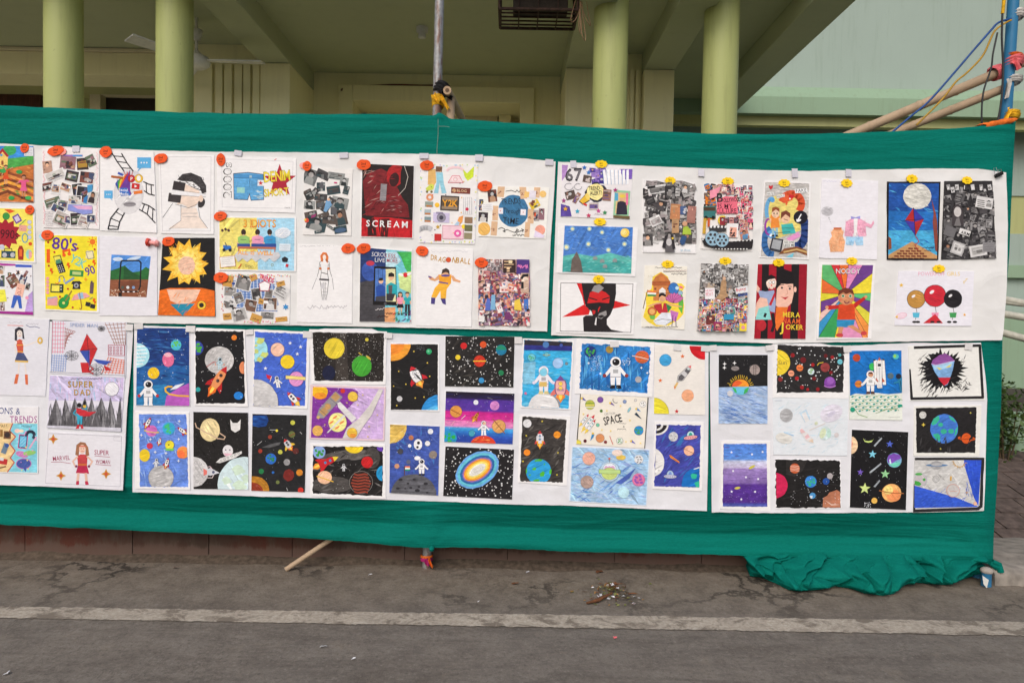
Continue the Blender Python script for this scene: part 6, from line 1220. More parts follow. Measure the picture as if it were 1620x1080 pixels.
# plain stand-in: three balloons in the same colours
d = Art('J', [(726,174),(1264,178),(1244,566),(698,560)], 'white card with three coloured balloons and pink pencil lettering', (232,230,238))
d.t('POWERPUFF',866,208,28,(232,170,190),0,0,.08); d.t('GIRLS',1070,208,28,(235,205,130),0,0,.1)
for cx, cy, r_, c, c2 in ((850,375,62,(190,140,70),(90,190,220)),(985,350,76,(205,45,60),(235,150,180)),(1112,372,62,(38,34,38),(70,160,90))):
    d.e(cx,cy,r_,c,out=INK,n=28,ow=3.5); d.e(cx-r_*.3,cy-r_*.35,r_*.24,(240,236,238),ry=r_*.14,rot=-35); d.p([(cx-8,cy+r_),(cx+8,cy+r_),(cx,cy+r_-10)],c); d.l([(cx,cy+r_),(cx+8,cy+r_+40),(cx-6,520)],3,INK); d.p([(cx-26,470),(cx+26,470),(cx+20,505),(cx-20,505)],c2,.3)
d.p([(900,545),(985,480),(1040,545)],(205,50,60),.4); d.st(745,275,17,(235,190,60)); d.st(1194,485,12,(235,175,60)); d.e(745,492,38,(240,214,226),ry=18,rot=-14,out=(225,130,160)); d.p([(700,500),(722,490),(716,510)],(235,200,60)); d.scrib(1185,260,44,30,(235,205,120),5,4,-50); [d.e(cx,536,16,(45,40,42),ry=8) for cx in (838,862,965,1010,1085,1125)]

# ------------------------------------------------ lower left panel
d = Art('K', [(-190,58),(422,82),(390,737),(-190,722)], 'crayon drawing of a dark-haired girl in blue skirt', (224,223,230))
d.scrib(80,108,110,16,(185,180,186),9,3); d.scrib(235,122,95,16,(185,180,190),8,3); d.l([(68,132),(200,136)],5,(225,110,90)); d.l([(225,130),(260,148),(300,142),(340,154)],5,(70,80,130))
d.p([(128,260),(130,165),(165,145),(200,160),(212,250),(195,245),(192,190),(150,190),(148,265)],(52,48,58),.5); d.e(170,205,24,(234,222,214),ry=32); [d.e(x,200,3.5,(60,50,60),n=6) for x in (161,180)]; d.l([(163,222),(178,222)],4,(205,90,100)); d.p([(135,268),(170,250),(205,265),(200,365),(155,368)],(208,90,70),.5); d.p([(122,300),(135,265),(150,270),(140,310)],(232,226,224)); d.p([(215,300),(205,262),(190,268),(205,310)],(232,226,224)); d.l([(215,310),(290,280),(335,262)],9,(234,222,214)); d.l([(128,310),(140,375)],9,(234,222,214)); d.l([(150,300),(200,300)],7,(225,170,70)); d.l([(152,355),(200,358)],8,(225,170,70))
d.p([(152,365),(205,368),(245,435),(130,430)],(70,80,120),.5); d.p([(130,430),(245,435),(242,450),(130,444)],(225,185,90)); d.l([(165,450),(160,540)],14,(232,222,216)); d.l([(215,452),(225,540)],14,(232,222,216)); d.p([(138,550),(165,548),(150,630),(122,632)],(214,110,70),.4); d.p([(215,550),(240,552),(242,640),(220,635)],(214,110,70),.4); d.e(345,262,24,(220,180,80),ry=30); d.e(345,262,10,(224,223,230),ry=14)

# plain stand-in: city blocks and kite, figure left out
d = Art('K', [(446,90),(1082,106),(1076,580),(424,540)], 'pencil city blocks and cobwebs around a red kite', (222,221,230))
d.l([(450,92),(440,530)],3,INK); d.l([(1072,106),(1068,580)],3,INK); d.l([(426,528),(1075,562)],3,INK)
for i in range(5): d.l([(455+i*22,100),(450+i*22,370)],4,(225,120,150)); 
for i in range(8): d.l([(450,120+i*34),(560-(i>3)*10,120+i*34)],4,(225,120,150))
for i in range(6): d.l([(560+i*17,150+i*8),(555+i*4,340-i*24)],4,(165,90,80)); d.l([(560,160+i*30),(645-i*16,185+i*25)],4,(165,90,80))
for i in range(6): d.l([(900+i*34,110),(985+i*18,300)],4,(165,110,90)); d.l([(900+i*14,130+i*30),(1068,118+i*32)],4,(165,110,90))
for i in range(7): d.l([(450+i*20,380),(440+i*20,525)],4,(130,160,215)); d.l([(445,390+i*20),(590-i*8,400+i*20)],4,(130,160,215))
for i in range(7): d.l([(930+i*22,400+i*6),(870+i*30,545)],5,(228,120,90)); d.l([(940-i*8,410+i*20),(1064,430+i*18)],5,(228,120,90))
d.box([(928,300),(1066,302),(1066,390),(930,388)],4,(190,70,100)); [d.box([(940+i*30,315+j*24),(955+i*30,315+j*24),(955+i*30,329+j*24),(940+i*30,329+j*24)],3,(190,70,100)) for i in range(4) for j in range(3)]
d.t('SPIDER MAN',600,142,30,(160,175,210),2,0,.2)
d.p([(745,205),(835,330),(770,480),(685,350)],(198,45,50),.5); d.p([(685,350),(770,345),(770,480)],(60,85,175),.5); d.p([(745,205),(835,330),(770,345)],(205,60,60),.5); d.l([(745,205),(770,480)],4,INK); d.l([(685,350),(835,330)],4,INK); d.l([(770,480),(800,505),(765,525),(800,545)],9,(198,45,50)); d.p([(800,420),(960,440),(905,470),(840,455)],(60,85,175),.4); d.p([(890,470),(965,515),(905,518)],(198,45,50),.4); d.p([(690,450),(760,450),(770,535),(705,535)],(198,45,50),.4)
for cx, cy, r_ in ((825,510,70),(615,390,60),(870,160,32)):
    for a in range(0,360,45): d.l([(cx,cy),(cx+r_*math.cos(R(a)),cy+r_*.75*math.sin(R(a)))],2.5,INK)
    for q in (.35,.65,.95): d.arc(cx,cy,r_*q,0,360,2.5,INK,ry=r_*.72*q,n=10)

d = Art('K', [(428,560),(1068,577),(1036,1038),(402,1004)], 'super dad drawing with caped figure before grey mountains', (226,222,234))
d.bg([(428,562),(1060,580),(1048,780),(418,770)], (205,195,228), .5); d.hatch(70,430,580,1050,770,90,88,[(215,190,226),(190,200,232),(228,210,232),(175,205,232)],12,8); d.clip = d.sheet; d.scrib(605,586,270,10,INK,26,3); d.t('SUPER',582,660,50,(80,60,30),0,1,.26); d.t('SUPER',584,658,46,(205,160,50),0,0,.36); d.t('DAD',636,728,48,(80,60,30),0,1,.3); d.t('DAD',638,726,44,(205,160,50),0,0,.4)
d.e(958,675,58,(232,230,236),out=(110,105,112),ow=3)
ms = [(405,990,480,760,560),(520,1000,558,755,640),(570,990,642,752,720),(640,1000,728,750,800),(720,1000,785,752,850),(780,1010,868,750,960),(900,1015,945,748,1010),(985,1020,1030,755,1045)]
for k, (x0, yb, xp_, yp, x1) in enumerate(ms): d.p([(x0,yb),(xp_,yp),(x1,yb+6)], (96,94,98), .6); d.p([(xp_,yp),(x1,yb+6),(xp_+10,yb)], (140,138,142), .6); d.l([(x0,yb),(xp_,yp),(x1,yb+6)],2.5,(50,48,52))
d.hatch(130,410,820,1040,1000,90,92,[(80,78,82),(125,123,128),(165,163,168),(60,58,62)],6,14); d.p([(404,985),(1040,1005),(1036,1040),(402,1006)],(205,203,214),.4)
d.e(681,812,19,(35,30,32)); d.p([(655,845),(705,840),(712,905),(660,908)],(60,165,195),.3); d.p([(650,838),(700,840),(760,870),(828,868),(770,905),(700,910),(660,880)],(200,50,60),.4); d.l([(655,850),(632,880),(655,900)],10,(60,165,195)); d.l([(705,845),(742,846),(738,815)],10,(60,165,195)); d.p([(662,905),(710,905),(706,975),(692,975),(688,925),(682,975),(666,975)],(60,165,195),.3); d.p([(650,1014),(668,978),(684,978),(680,1012)],(200,50,60)); d.p([(692,978),(708,978),(720,1012),(698,1014)],(200,50,60)); d.e(728,822,14,(230,185,60)); d.rr(726,795,20,34,0,(40,36,40))

d = Art('L', [(406,340),(1076,366),(1050,838),(384,802)], 'white card of a long-haired woman in a red dress', (226,224,230))
d.box([(418,352),(1040,378),(1028,805),(392,775)],2.5,(150,148,160)); d.box([(975,368),(1038,372),(1036,418),(974,412)],2,(170,168,180)); d.scrib(980,385,48,5,PENCIL)
d.p([(645,535),(655,450),(690,424),(730,430),(755,470),(765,540),(730,545),(735,480),(680,478),(675,545)],(160,110,80),.5); d.e(705,485,28,(232,192,172),ry=38); d.l([(680,462),(735,462)],9,(205,90,70)); [d.e(x,482,3.5,INK,n=6) for x in (695,716)]; d.l([(696,504),(716,504)],4,(200,90,90)); d.p([(662,545),(690,530),(725,530),(750,545),(745,630),(668,630)],(196,70,75),.4); d.r(668,610,746,626,(205,110,60)); d.p([(668,628),(746,628),(764,695),(650,690)],(185,45,80),.4)
d.l([(664,550),(625,590),(650,640)],15,(226,186,168)); d.l([(748,550),(790,590),(762,640)],15,(226,186,168)); d.e(654,632,11,(120,50,90)); d.e(762,632,11,(120,50,90)); d.l([(672,695),(665,760)],22,(226,186,168)); d.l([(735,695),(742,760)],22,(226,186,168)); d.p([(650,790),(655,758),(678,756),(678,790)],(190,50,80)); d.p([(728,760),(752,758),(762,788),(732,792)],(190,50,80))
for x, y in ((458,400),(524,712),(908,697)): d.st(x,y,44,(205,150,60),4,.45); d.st(x,y,22,(200,80,60),4,.5)
d.t('MARVEL',456,586,38,(165,60,95),-4,0,.1); d.l([(440,596),(520,594),(606,608)],4,(165,60,95)); d.t('SUPER',808,532,40,(165,60,95),2,0,.1); d.l([(812,542),(940,554)],4,(165,60,95)); d.t('WOMAN',820,608,32,(165,60,95),2,0,.1); d.l([(818,615),(950,626)],4,(165,60,95))

d = Art('L', [(-190,122),(332,126),(326,694),(-190,682)], 'trends poster split between tan past and turquoise present', (232,230,232))
d.t('ONS &',-10,184,54,(60,70,130),2,0,.14); d.t('TRENDS',86,262,58,(160,60,140),0,0,.16)
d.p([(-190,262),(320,264),(318,686),(-190,676)],(235,205,150),.5); d.p([(110,266),(322,268),(320,686),(60,680),(125,600),(90,560),(132,500),(85,440),(135,380),(85,330)],(130,205,222),.5); d.l([(110,268),(85,330),(135,380),(85,440),(132,500),(90,560),(125,600),(66,680)],9,(190,70,60)); d.t('THE',150,275,16,INK,0,0); d.t('PRESENT',186,298,16,INK,2,0); d.t('PAST',-5,300,22,(70,40,30),-4,0)
d.rr(198,422,78,120,6,(225,110,170)); d.rr(198,422,68,110,6,(50,60,95)); d.rr(198,422,56,92,6,(110,190,225)); [d.l([(175,470-i*30),(220,425-i*30)],3,(190,225,240)) for i in range(3)]; d.arc(262,370,34,190,350,26,(60,65,85)); d.e(290,385,14,(60,65,85)); d.e(150,330,24,(240,200,190),ry=18); d.e(185,330,20,(240,220,190),ry=14); d.rr(283,432,14,120,32,(228,170,200)); d.e(190,530,55,(200,130,185),ry=26,rot=15); d.e(255,518,55,(150,200,110),ry=20,rot=-8); d.e(205,610,60,(70,90,160),ry=40,out=(200,110,180),ow=6); d.p([(195,640),(230,650),(222,680)],(70,90,160))
d.rr(65,365,62,66,2,(120,85,60)); d.e(65,365,24,(60,50,50)); d.rr(45,480,44,90,20,(110,130,150)); d.e(62,455,18,(60,90,160)); d.rr(15,350,24,60,0,(150,110,60)); d.rr(25,590,80,48,10,(190,55,55)); d.rr(15,570,40,26,10,(215,215,215)); d.rr(25,640,60,10,-14,(120,80,50)); d.dots(14,140,300,316,680,4,8,[(240,225,120),(235,140,190)])
# ------------------------------------------------ lower middle panel
SP = (30,29,32)
d = Art('M', [(88,95),(540,100),(544,768),(82,764)], 'deep blue space painting with astronaut and striped pale planet')
d.bg([(92,98),(537,104),(540,765),(86,760)], (32,62,125), .8); d.p([(88,430),(540,420),(540,770),(86,765)],(38,95,160),.8); d.p([(86,600),(345,580),(345,765),(86,765)],(45,125,180),.8); d.hatch(70,95,110,535,560,110,4,[(28,50,110),(45,95,160),(30,70,140),(60,115,175)],16,10)
d.e(88,335,112,(170,225,238),ry=106,n=30,g=.3); [d.p([(80,255+i*30),(180-abs(2-i)*12,250+i*30),(186-abs(2-i)*12,262+i*30),(80,270+i*30)],(228,242,246),.3) for i in range(6)]
d.earth(426,246,45,(80,190,215),(105,200,80)); d.e(360,370,50,(225,110,150),ry=62,g=.3); d.e(358,330,34,(240,180,195),ry=18); d.e(235,486,50,(240,195,40),g=.3)
d.p([(330,765),(345,680),(400,640),(470,600),(540,570),(540,765)],(180,90,185),.5); d.p([(375,630),(420,590),(500,570),(470,595),(430,620)],(225,230,240)); d.l([(540,682),(440,678),(370,665),(338,640),(335,612),(360,600),(392,602)],14,(235,180,50))
d.astro(190,545,222,(238,238,240),(35,32,36),(195,45,50)); d.dots(46,95,110,530,560,1.8,4.5,[(225,235,245)])

d = Art('M', [(582,104),(1012,114),(1038,772),(582,762)], 'black space painting with grey moon and orange rocket')
d.bg([(590,128),(1000,130),(1015,742),(595,744)], SP, .5, 2.5); d.e(795,375,124,(196,193,192),ry=116,n=30,g=.6); d.hatch(14,690,280,890,460,80,-30,[(180,177,176),(210,207,206)],12)
d.earth(600,272,60,(55,65,160),(75,170,65)); d.e(922,183,23,(235,130,40)); d.e(1000,440,34,(228,140,95),ry=52); d.e(614,626,20,(50,165,165)); d.e(960,678,40,(40,130,215),ry=34)
d.rocket(795,530,240,-58,(232,150,95),(190,40,45),(180,35,40),(235,110,40),(70,50,50),None,.30); d.astro(800,352,100,(190,215,225),(35,32,40),(225,120,60)); d.l([(690,430),(745,392),(770,395)],5,(180,40,50)); d.dots(50,600,140,1005,735,1.6,4.5,[(225,225,230)])

d = Art('M', [(1088,110),(1572,136),(1546,792),(1078,766)], 'bright blue space painting with white moon and small flag astronaut')
d.bg([(1100,133),(1545,152),(1525,765),(1085,764)], (72,105,205), .6, 2); d.hatch(60,1100,150,1540,760,70,60,[(90,125,218),(60,90,190),(110,150,225)],9,50)
d.e(1098,285,110,(160,220,232),ry=106,out=(60,70,90),n=30,g=.3); [d.e(x,y,q,(205,215,120),ry=q*.8,g=.3,jit=.3,n=9) for x,y,q in ((1150,210,34),(1180,330,34),(1105,300,26),(1110,250,14),(1140,370,24))]
d.e(1292,285,58,(242,195,170),out=(90,70,70)); d.e(1377,389,59,(240,205,45),out=(90,80,40)); d.e(1453,536,62,(226,150,205),out=(110,60,110)); d.p([(1362,505),(1532,518),(1534,545),(1362,535)],(240,220,130)); d.box([(1362,505),(1532,518),(1534,545),(1362,535)],2,(110,90,60))
d.e(1098,745,200,(205,203,203),ry=208,n=34,out=(110,105,105),g=.5); d.astro(1283,512,96,(240,240,242),(45,42,48),(235,235,238),lean=20); d.p([(1195,495),(1245,512),(1238,545),(1205,530)],(200,40,60)); d.l([(1245,512),(1228,560)],4,(240,240,240)); d.rocket(1420,695,130,228,WHITE,(200,45,50),(210,60,50),(225,190,80),(70,70,80),(60,50,60),.34)
for x, y in ((1400,230),(1462,322),(1190,445),(1490,262)): d.st(x,y,18,(235,238,245),5,.4)
d.dots(26,1110,150,1530,700,1.5,3.5,[(225,232,245)])

d = Art('N', [(78,166),(536,172),(546,832),(74,822)], 'blue painting with grey moon, yellow saucer and three rockets')
d.bg([(108,187),(515,190),(530,808),(118,806)], (105,140,220), .7, 2); d.hatch(60,115,200,520,800,80,70,[(130,165,230),(85,120,210),(155,185,235)],12,40)
d.e(298,730,106,(186,184,184),ry=106,n=30,out=(120,118,118),g=.8); d.e(218,330,48,(205,110,185),g=.5); d.ring(218,335,48,(215,190,110),8,1.3,.12,9); d.earth(364,310,54,(60,170,215),(70,190,120)); d.e(202,458,26,(210,60,85)); d.e(158,538,46,(232,200,45),ry=54); d.e(486,513,52,(245,150,75)); d.e(470,530,34,(245,120,70),g=.4)
d.e(372,450,38,(235,220,60),out=(80,70,40)); d.p([(325,480),(415,480),(402,500),(345,498)],(120,200,90)); d.l([(366,420),(370,404)],3,INK); d.e(366,448,6,INK)
for x, y, L_, a in ((190,255,90,-62),(475,325,90,215),(288,415,62,-72),(350,598,82,-72)): d.rocket(x,y,L_,a,WHITE,(190,40,50),(190,40,50),(190,40,50),(60,60,70),(60,50,60),.32)
d.astro(262,565,72,(225,228,235),(40,40,46),(225,228,235),lean=-10); [d.st(x,y,16,(225,228,235),4,.35) for x,y in ((278,253),(455,248),(132,365),(210,402),(450,400),(250,510),(342,520),(450,585))]

d = Art('N', [(573,168),(1040,175),(1043,830),(575,825)], 'black oil pastel space with cream ringed planet and saucer')
d.bg([(573,168),(1040,175),(1043,830),(575,825)], (36,34,34), .6); d.dots(260,580,180,1035,820,.9,2.2,[(150,148,148),(110,108,108)],5)
d.e(715,322,84,(232,212,160),ry=98,n=26,g=.4); d.l([(590,265),(600,300),(780,395),(835,402),(845,380),(800,350)],9,(205,175,150)); d.l([(600,300),(780,395)],9,(205,175,150))
d.p([(888,232),(910,262),(950,262),(978,232),(972,320),(930,345),(895,320)],(228,226,224)); d.e(868,500,44,(226,222,224),ry=50); d.p([(830,520),(850,545),(890,550),(905,525)],(228,180,195)); [d.e(x,492,6,(90,85,95)) for x in (850,885)]; d.p([(765,600),(800,565),(985,502),(990,520),(930,560),(800,605)],(222,220,218),.4); [d.arc(810+i*30,585-i*13,8,0,360,2.5,(120,118,118)) for i in range(6)]
d.e(575,680,128,(206,204,204),ry=128,n=30,g=.4); [d.arc(595+dx,600+dy,12,0,360,2.5,(140,138,138)) for dx,dy in ((0,0),(40,10),(10,50),(60,60),(20,110),(70,120),(10,160),(45,180))]; d.p([(690,655),(720,645),(800,688),(720,712),(690,705)],(205,206,212)); d.p([(660,650),(692,668),(690,700),(662,712)],(226,120,110)); d.l([(690,640),(715,632),(735,655)],6,(215,190,195)); d.l([(695,730),(735,730),(748,705)],6,(215,200,200)); d.e(745,682,12,(90,95,120))
d.e(1010,790,230,(208,228,232),ry=240,n=44,g=.3); [d.p([(x+math.cos(R(a))*q*(1+.25*math.sin(a*.07)),y+math.sin(R(a))*q*.8*(1+.2*math.cos(a*.05))) for a in range(0,360,24)],(205,226,205),.3) for x,y,q in ((960,665,52),(860,755,38),(970,800,56),(1030,740,44))]

d = Art('N', [(1078,185),(1540,196),(1525,854),(1068,840)], 'dark space painting with many tiny planets and red rocket')
d.bg([(1078,185),(1540,196),(1525,854),(1068,840)], (38,38,40), .8); d.p([(1080,200),(1200,198),(1215,240),(1195,290),(1130,300),(1080,285)],(30,70,140),.8); d.hatch(12,1085,210,1200,290,90,4,[(25,50,110),(45,95,170)],12,6); d.e(1090,830,130,(190,130,45),ry=115,g=.8); d.e(1080,850,90,(150,60,40),ry=80,g=.6)
for x, y, r_, c in ((1422,260,20,(200,200,80)),(1286,328,11,(230,210,60)),(1415,360,28,(105,115,65)),(1228,382,17,(150,65,50)),(1145,502,18,(165,60,45)),(1316,510,19,(190,190,80)),(1448,502,26,(95,45,42)),(1372,597,28,(150,148,150)),(1154,675,22,(40,120,70)),(1254,685,11,(50,110,190)),(1480,685,28,(215,135,45)),(1294,767,16,(110,120,70)),(1490,836,24,(205,55,45))): d.e(x,y,r_,c,g=.4)
d.e(1388,708,46,(120,42,38),ry=50,jit=.08,g=.4); d.earth(1236,568,46,(50,110,200),(50,130,70)); d.l([(1392,375),(1440,350)],5,(150,70,50)); d.rocket(1378,440,95,-125,(200,200,205),(200,45,45),(225,185,60),(225,110,50),(60,60,70),None,.5); d.p([(1160,470),(1240,440),(1320,425),(1310,450),(1220,475)],(92,92,94),.6); d.dots(30,1085,210,1520,840,1.3,3,[(190,190,190)]); [d.l([(x,y),(x+dx,y+dy)],4,(200,200,200)) for x,y,dx,dy in ((1228,322,50,0),(1120,450,40,-32),(1485,340,15,15),(1370,815,10,24))]

d = Art('O', [(104,112),(768,132),(756,586),(124,576)], 'wide black starfield painting with yellow and green planets')
d.bg([(132,138),(745,145),(735,557),(150,550)], (42,38,36), .8, 2); d.p([(330,140),(420,142),(440,550),(330,552)],(66,60,56),.8); d.dots(330,140,145,735,550,1.3,3.4,[(220,218,214),(180,178,175)],5)
d.e(318,275,88,(230,205,60),n=34,g=.25); d.e(597,200,15,(205,190,70)); d.e(553,426,84,(70,165,55),ry=88,n=34,g=.35); d.e(272,485,56,(30,34,62),ry=64,g=.4); d.l([(528,312),(552,330)],6,(225,190,60)); d.e(612,354,26,(205,180,70),ry=9,rot=40)

d = Art('O', [(116,584),(758,606),(746,1066),(104,1046)], 'purple crayon drawing of a space station and ringed planet', (226,200,205))
d.bg([(137,602),(744,620),(734,1050),(120,1034)], (205,175,222), .5); d.hatch(90,430,620,735,1040,60,75,[(215,190,230),(190,155,215),(225,205,235)],6,12)
d.p([(137,602),(470,618),(520,640),(520,700),(430,790),(490,880),(390,1045),(120,1034)],(130,55,155),.6); d.hatch(80,140,620,480,1020,26,60,[(150,80,175),(205,170,215),(115,40,140)],5,60); d.e(195,645,70,(245,190,45),ry=60,g=.5); d.e(200,680,55,(240,150,45),ry=28,g=.4); d.e(392,637,20,(205,60,50)); d.e(478,685,42,(238,200,80),out=(120,90,50)); [d.arc(478,685+i*14-14,38,0,180,3,(200,150,60),ry=8) for i in range(4)]
d.p([(700,622),(738,625),(640,840),(560,950),(500,1052),(385,1050),(430,950),(530,870),(620,760)],(216,210,206),.4); d.p([(345,740),(370,730),(440,800),(510,870),(470,905),(400,830),(352,775)],(226,222,222),.4)
d.p([(165,870),(190,790),(330,640),(392,690),(230,870)],(150,146,150),.3); [d.p([(x,y),(x+40,y-42),(x+82,y-2),(x+42,y+40)],(190,150,100),.3) for x,y in ((290,690),(190,815))]; d.e(264,770,27,(195,150,95)); d.e(183,862,14,(205,170,110)); d.l([(190,790),(260,850)],3,(90,80,90)); d.l([(285,700),(345,755)],3,(90,80,90))
d.e(348,904,78,(238,232,150),ry=82,g=.4); [d.e(x,y,24,(235,140,80),ry=8,rot=-35) for x,y in ((325,862),(385,905),(345,950),(295,905))]; d.p([(262,985),(255,995),(270,992),(415,850),(400,838)],(225,222,222)); d.e(177,976,45,(232,178,95),g=.5); d.e(472,995,43,(238,196,70),out=(130,100,60)); d.e(480,1018,28,(235,150,60),ry=18); [d.arc(472,980+i*16,36,0,180,3,(190,140,60),ry=7) for i in range(3)]; [d.st(x,y,9,(225,205,90)) for x,y in ((563,672),(520,756),(687,842),(617,940),(606,1026),(428,738),(240,925))]

d = Art('P', [(114,440),(752,446),(758,908),(114,888)], 'smoky black painting with red rocket and brown striped planet')
d.bg([(137,462),(734,466),(730,884),(137,864)], (34,32,32), .9, 2.5); d.e(420,540,220,(92,88,86),ry=46,rot=-6,g=.9); d.e(300,790,180,(80,76,74),ry=70,g=.9); d.e(640,560,70,(70,66,64),ry=90,g=.9); d.e(430,620,90,(36,34,34),ry=50,g=.5); d.hatch(40,150,500,720,850,120,-10,[(70,66,64),(110,106,104),(45,42,42)],14,40)
d.earth(190,512,54,(140,170,225),(60,150,60)); d.e(490,465,78,(240,205,45),ry=56); d.e(730,475,48,(110,70,180),ry=30); d.e(600,597,50,(200,38,42),g=.5); d.e(740,692,62,(40,150,205),ry=68); d.e(237,726,62,(240,190,155),ry=56,g=.3); d.l([(172,716),(230,735),(310,762)],9,(225,180,60))
d.e(548,768,98,(50,36,34),ry=94,out=(170,165,160),n=30); [d.p([(462+abs(3-i)*9,690+i*25),(520,700+i*25),(580,690+i*25),(634-abs(3-i)*9,698+i*25),(632-abs(3-i)*9,712+i*25),(580,704+i*25),(520,714+i*25),(462+abs(3-i)*9,704+i*25)],(150,66,50),.4) for i in range(7)]
d.rocket(262,592,205,-24,(195,40,48),(235,205,60),(200,40,45),(240,150,50),(60,140,190),None,.26); d.astro(400,610,62,(215,215,218),(40,38,40),(200,200,205)); d.dots(30,150,480,720,860,1.4,3.2,[(200,200,200)])

d = Art('O', [(795,230),(1216,234),(1216,812),(795,802)], 'black painting with white and red rocket above blue planet')
d.bg([(800,237),(1203,240),(1203,800),(802,797)], (33,32,33), .5, 1); d.e(812,240,158,(240,160,55),ry=142,n=40,g=.4); d.e(800,225,120,(238,140,50),ry=105,n=30,g=.3); d.e(1127,302,24,(50,170,110)); d.e(1122,298,10,(120,205,160)); d.e(876,705,24,(205,204,206)); d.e(1225,815,162,(50,145,215),ry=146,n=40,g=.5); d.e(1210,850,120,(90,180,230),ry=90,n=30,g=.4)
d.rocket(1012,500,165,-118,WHITE,(205,45,55),(200,40,52),(238,150,60),(225,225,230),(70,60,64),.46); [d.l([(985+i*4,505+i*22),(1052+i*2,478+i*24)],2.5,(110,105,110)) for i in range(2)]
[d.e(x,y,6,(230,200,80),n=7) for x,y in ((998,300),(1113,398),(869,470),(1134,513),(930,580),(826,597),(1010,698),(1085,690),(853,762))]; d.dots(40,1020,250,1090,290,1,2.2,[(140,140,145)]); d.dots(30,1120,620,1195,680,1,2.4,[(150,150,155)]); d.hatch(12,820,420,1190,760,120,20,[(42,41,42),(52,51,52)],16,40)

d = Art('P', [(795,275),(1218,292),(1206,881),(789,858)], 'indigo painting of an astronaut and flag on cratered moon')
d.bg([(795,275),(1218,292),(1206,881),(789,858)], (66,88,165), .8); d.hatch(50,800,300,1200,700,90,70,[(80,105,185),(52,72,145),(70,120,190)],14,40); d.e(800,290,138,(222,186,95),ry=146,n=34,g=.6); d.hatch(10,800,300,920,420,90,-35,[(205,165,80),(235,205,120)],12,10)
d.e(997,870,194,(92,92,98),ry=172,n=40,g=.8); [d.e(x,y,r_,(48,47,52),ry=r_*.62,n=12) for x,y,r_ in ((885,746,18),(1000,744,14),(1100,780,19),(948,778,12),(862,820,16),(972,815,14),(1042,806,12),(1028,838,22),(925,822,9),(1112,856,12))]
d.e(975,388,21,(190,120,85)); d.e(1140,335,23,(232,234,240)); d.e(962,457,15,(235,236,242)); d.e(882,505,25,(72,72,80)); d.e(1162,533,35,(140,128,118),jit=.06); d.e(952,594,19,(95,100,125)); d.e(854,630,21,(205,150,115)); d.e(1034,445,36,(236,236,240),ry=46); d.e(1038,432,13,(40,38,42)); d.e(1030,468,11,(40,38,42)); d.e(1115,437,22,(230,230,236),out=(40,40,46))
d.astro(1065,568,140,(240,240,243),(48,46,52),(238,238,242),(45,42,46)); d.e(1028,562,26,(240,240,243),ry=18); d.l([(918,630),(920,706)],6,(110,70,50)); [d.r(924,630+i*13,966,643+i*13,c) for i,c in enumerate(((236,120,60),(240,240,238),(50,150,120)))]; d.dots(16,820,300,1200,640,1.5,4,[(225,228,240)])

d = Art('Q', [(78,62),(670,68),(660,500),(74,490)], 'black starry painting with red ringed planet in the centre')
d.bg([(80,62),(670,68),(660,500),(75,490)], (40,38,38), .7); d.hatch(26,90,90,650,480,140,-30,[(56,52,50),(70,66,62),(48,46,46)],20,30); d.dots(150,88,75,655,490,2,7,[(228,226,224),(205,203,202)],7)
d.e(236,145,28,(205,42,45)); d.e(402,134,28,(215,85,45)); d.e(556,180,45,(35,125,165)); d.p([(512,180),(520,152),(556,136),(592,155),(600,180)],(40,140,110),.3); d.e(186,243,22,(235,205,55)); d.e(371,275,49,(205,58,40),g=.4); d.l([(318,275),(424,275)],9,(235,190,60)); d.e(555,375,23,(40,130,85)); d.e(387,440,24,(60,145,200)); [d.l([(x-14,y),(x+14,y)],3,(225,225,225)) or d.l([(x,y-16),(x,y+16)],3,(225,225,225)) for x,y in ((318,82),(270,275),(320,452),(625,475))]

d = Art('Q', [(84,532),(668,552),(653,984),(69,962)], 'sunset striped space painting with astronaut on a red planet')
d.bg([(84,532),(668,552),(653,984),(69,962)], (48,60,150), .5); d.grad([(84,532),(668,552),(653,984),(69,962)], [(0,(36,30,42)),(.12,(44,34,70)),(.16,(84,52,150)),(.36,(92,56,160)),(.40,(205,40,140)),(.55,(215,60,150)),(.58,(232,130,185)),(.68,(226,140,195)),(.72,(70,170,225)),(.8,(50,120,205)),(.9,(46,78,170)),(1.0,(48,72,165))],.5)
d.e(170,705,50,(222,152,75),out=(90,60,40)); d.l([(128,690),(205,728)],7,(160,90,45)); d.e(340,627,21,(228,228,236)); d.e(500,655,40,(205,130,195),g=.5); d.rocket(342,745,86,-58,(205,130,60),(150,70,40),(190,90,40),(225,150,60),(90,60,50),None,.34); d.e(536,832,57,(222,165,100),out=(90,65,50),g=.4); d.l([(485,770),(585,888)],8,(150,95,55)); d.e(305,890,27,(70,160,185),out=(40,70,100)); d.earth(110,930,66,(45,150,200),(50,175,80)); d.e(402,985,108,(222,70,45),ry=74,g=.5,n=30); d.hatch(9,330,930,480,970,50,-10,[(240,130,70),(250,160,90)],8,20)
d.astro(406,784,122,(240,240,244),(60,45,50),(238,238,242)); d.e(412,806,13,(228,180,150)); d.l([(215,770),(250,738)],4,(240,230,235)); d.l([(128,826),(158,785)],4,(240,190,200)); d.dots(30,90,550,660,970,1.2,3,[(235,235,245)]); d.l([(440,585),(480,600)],5,(120,115,130))

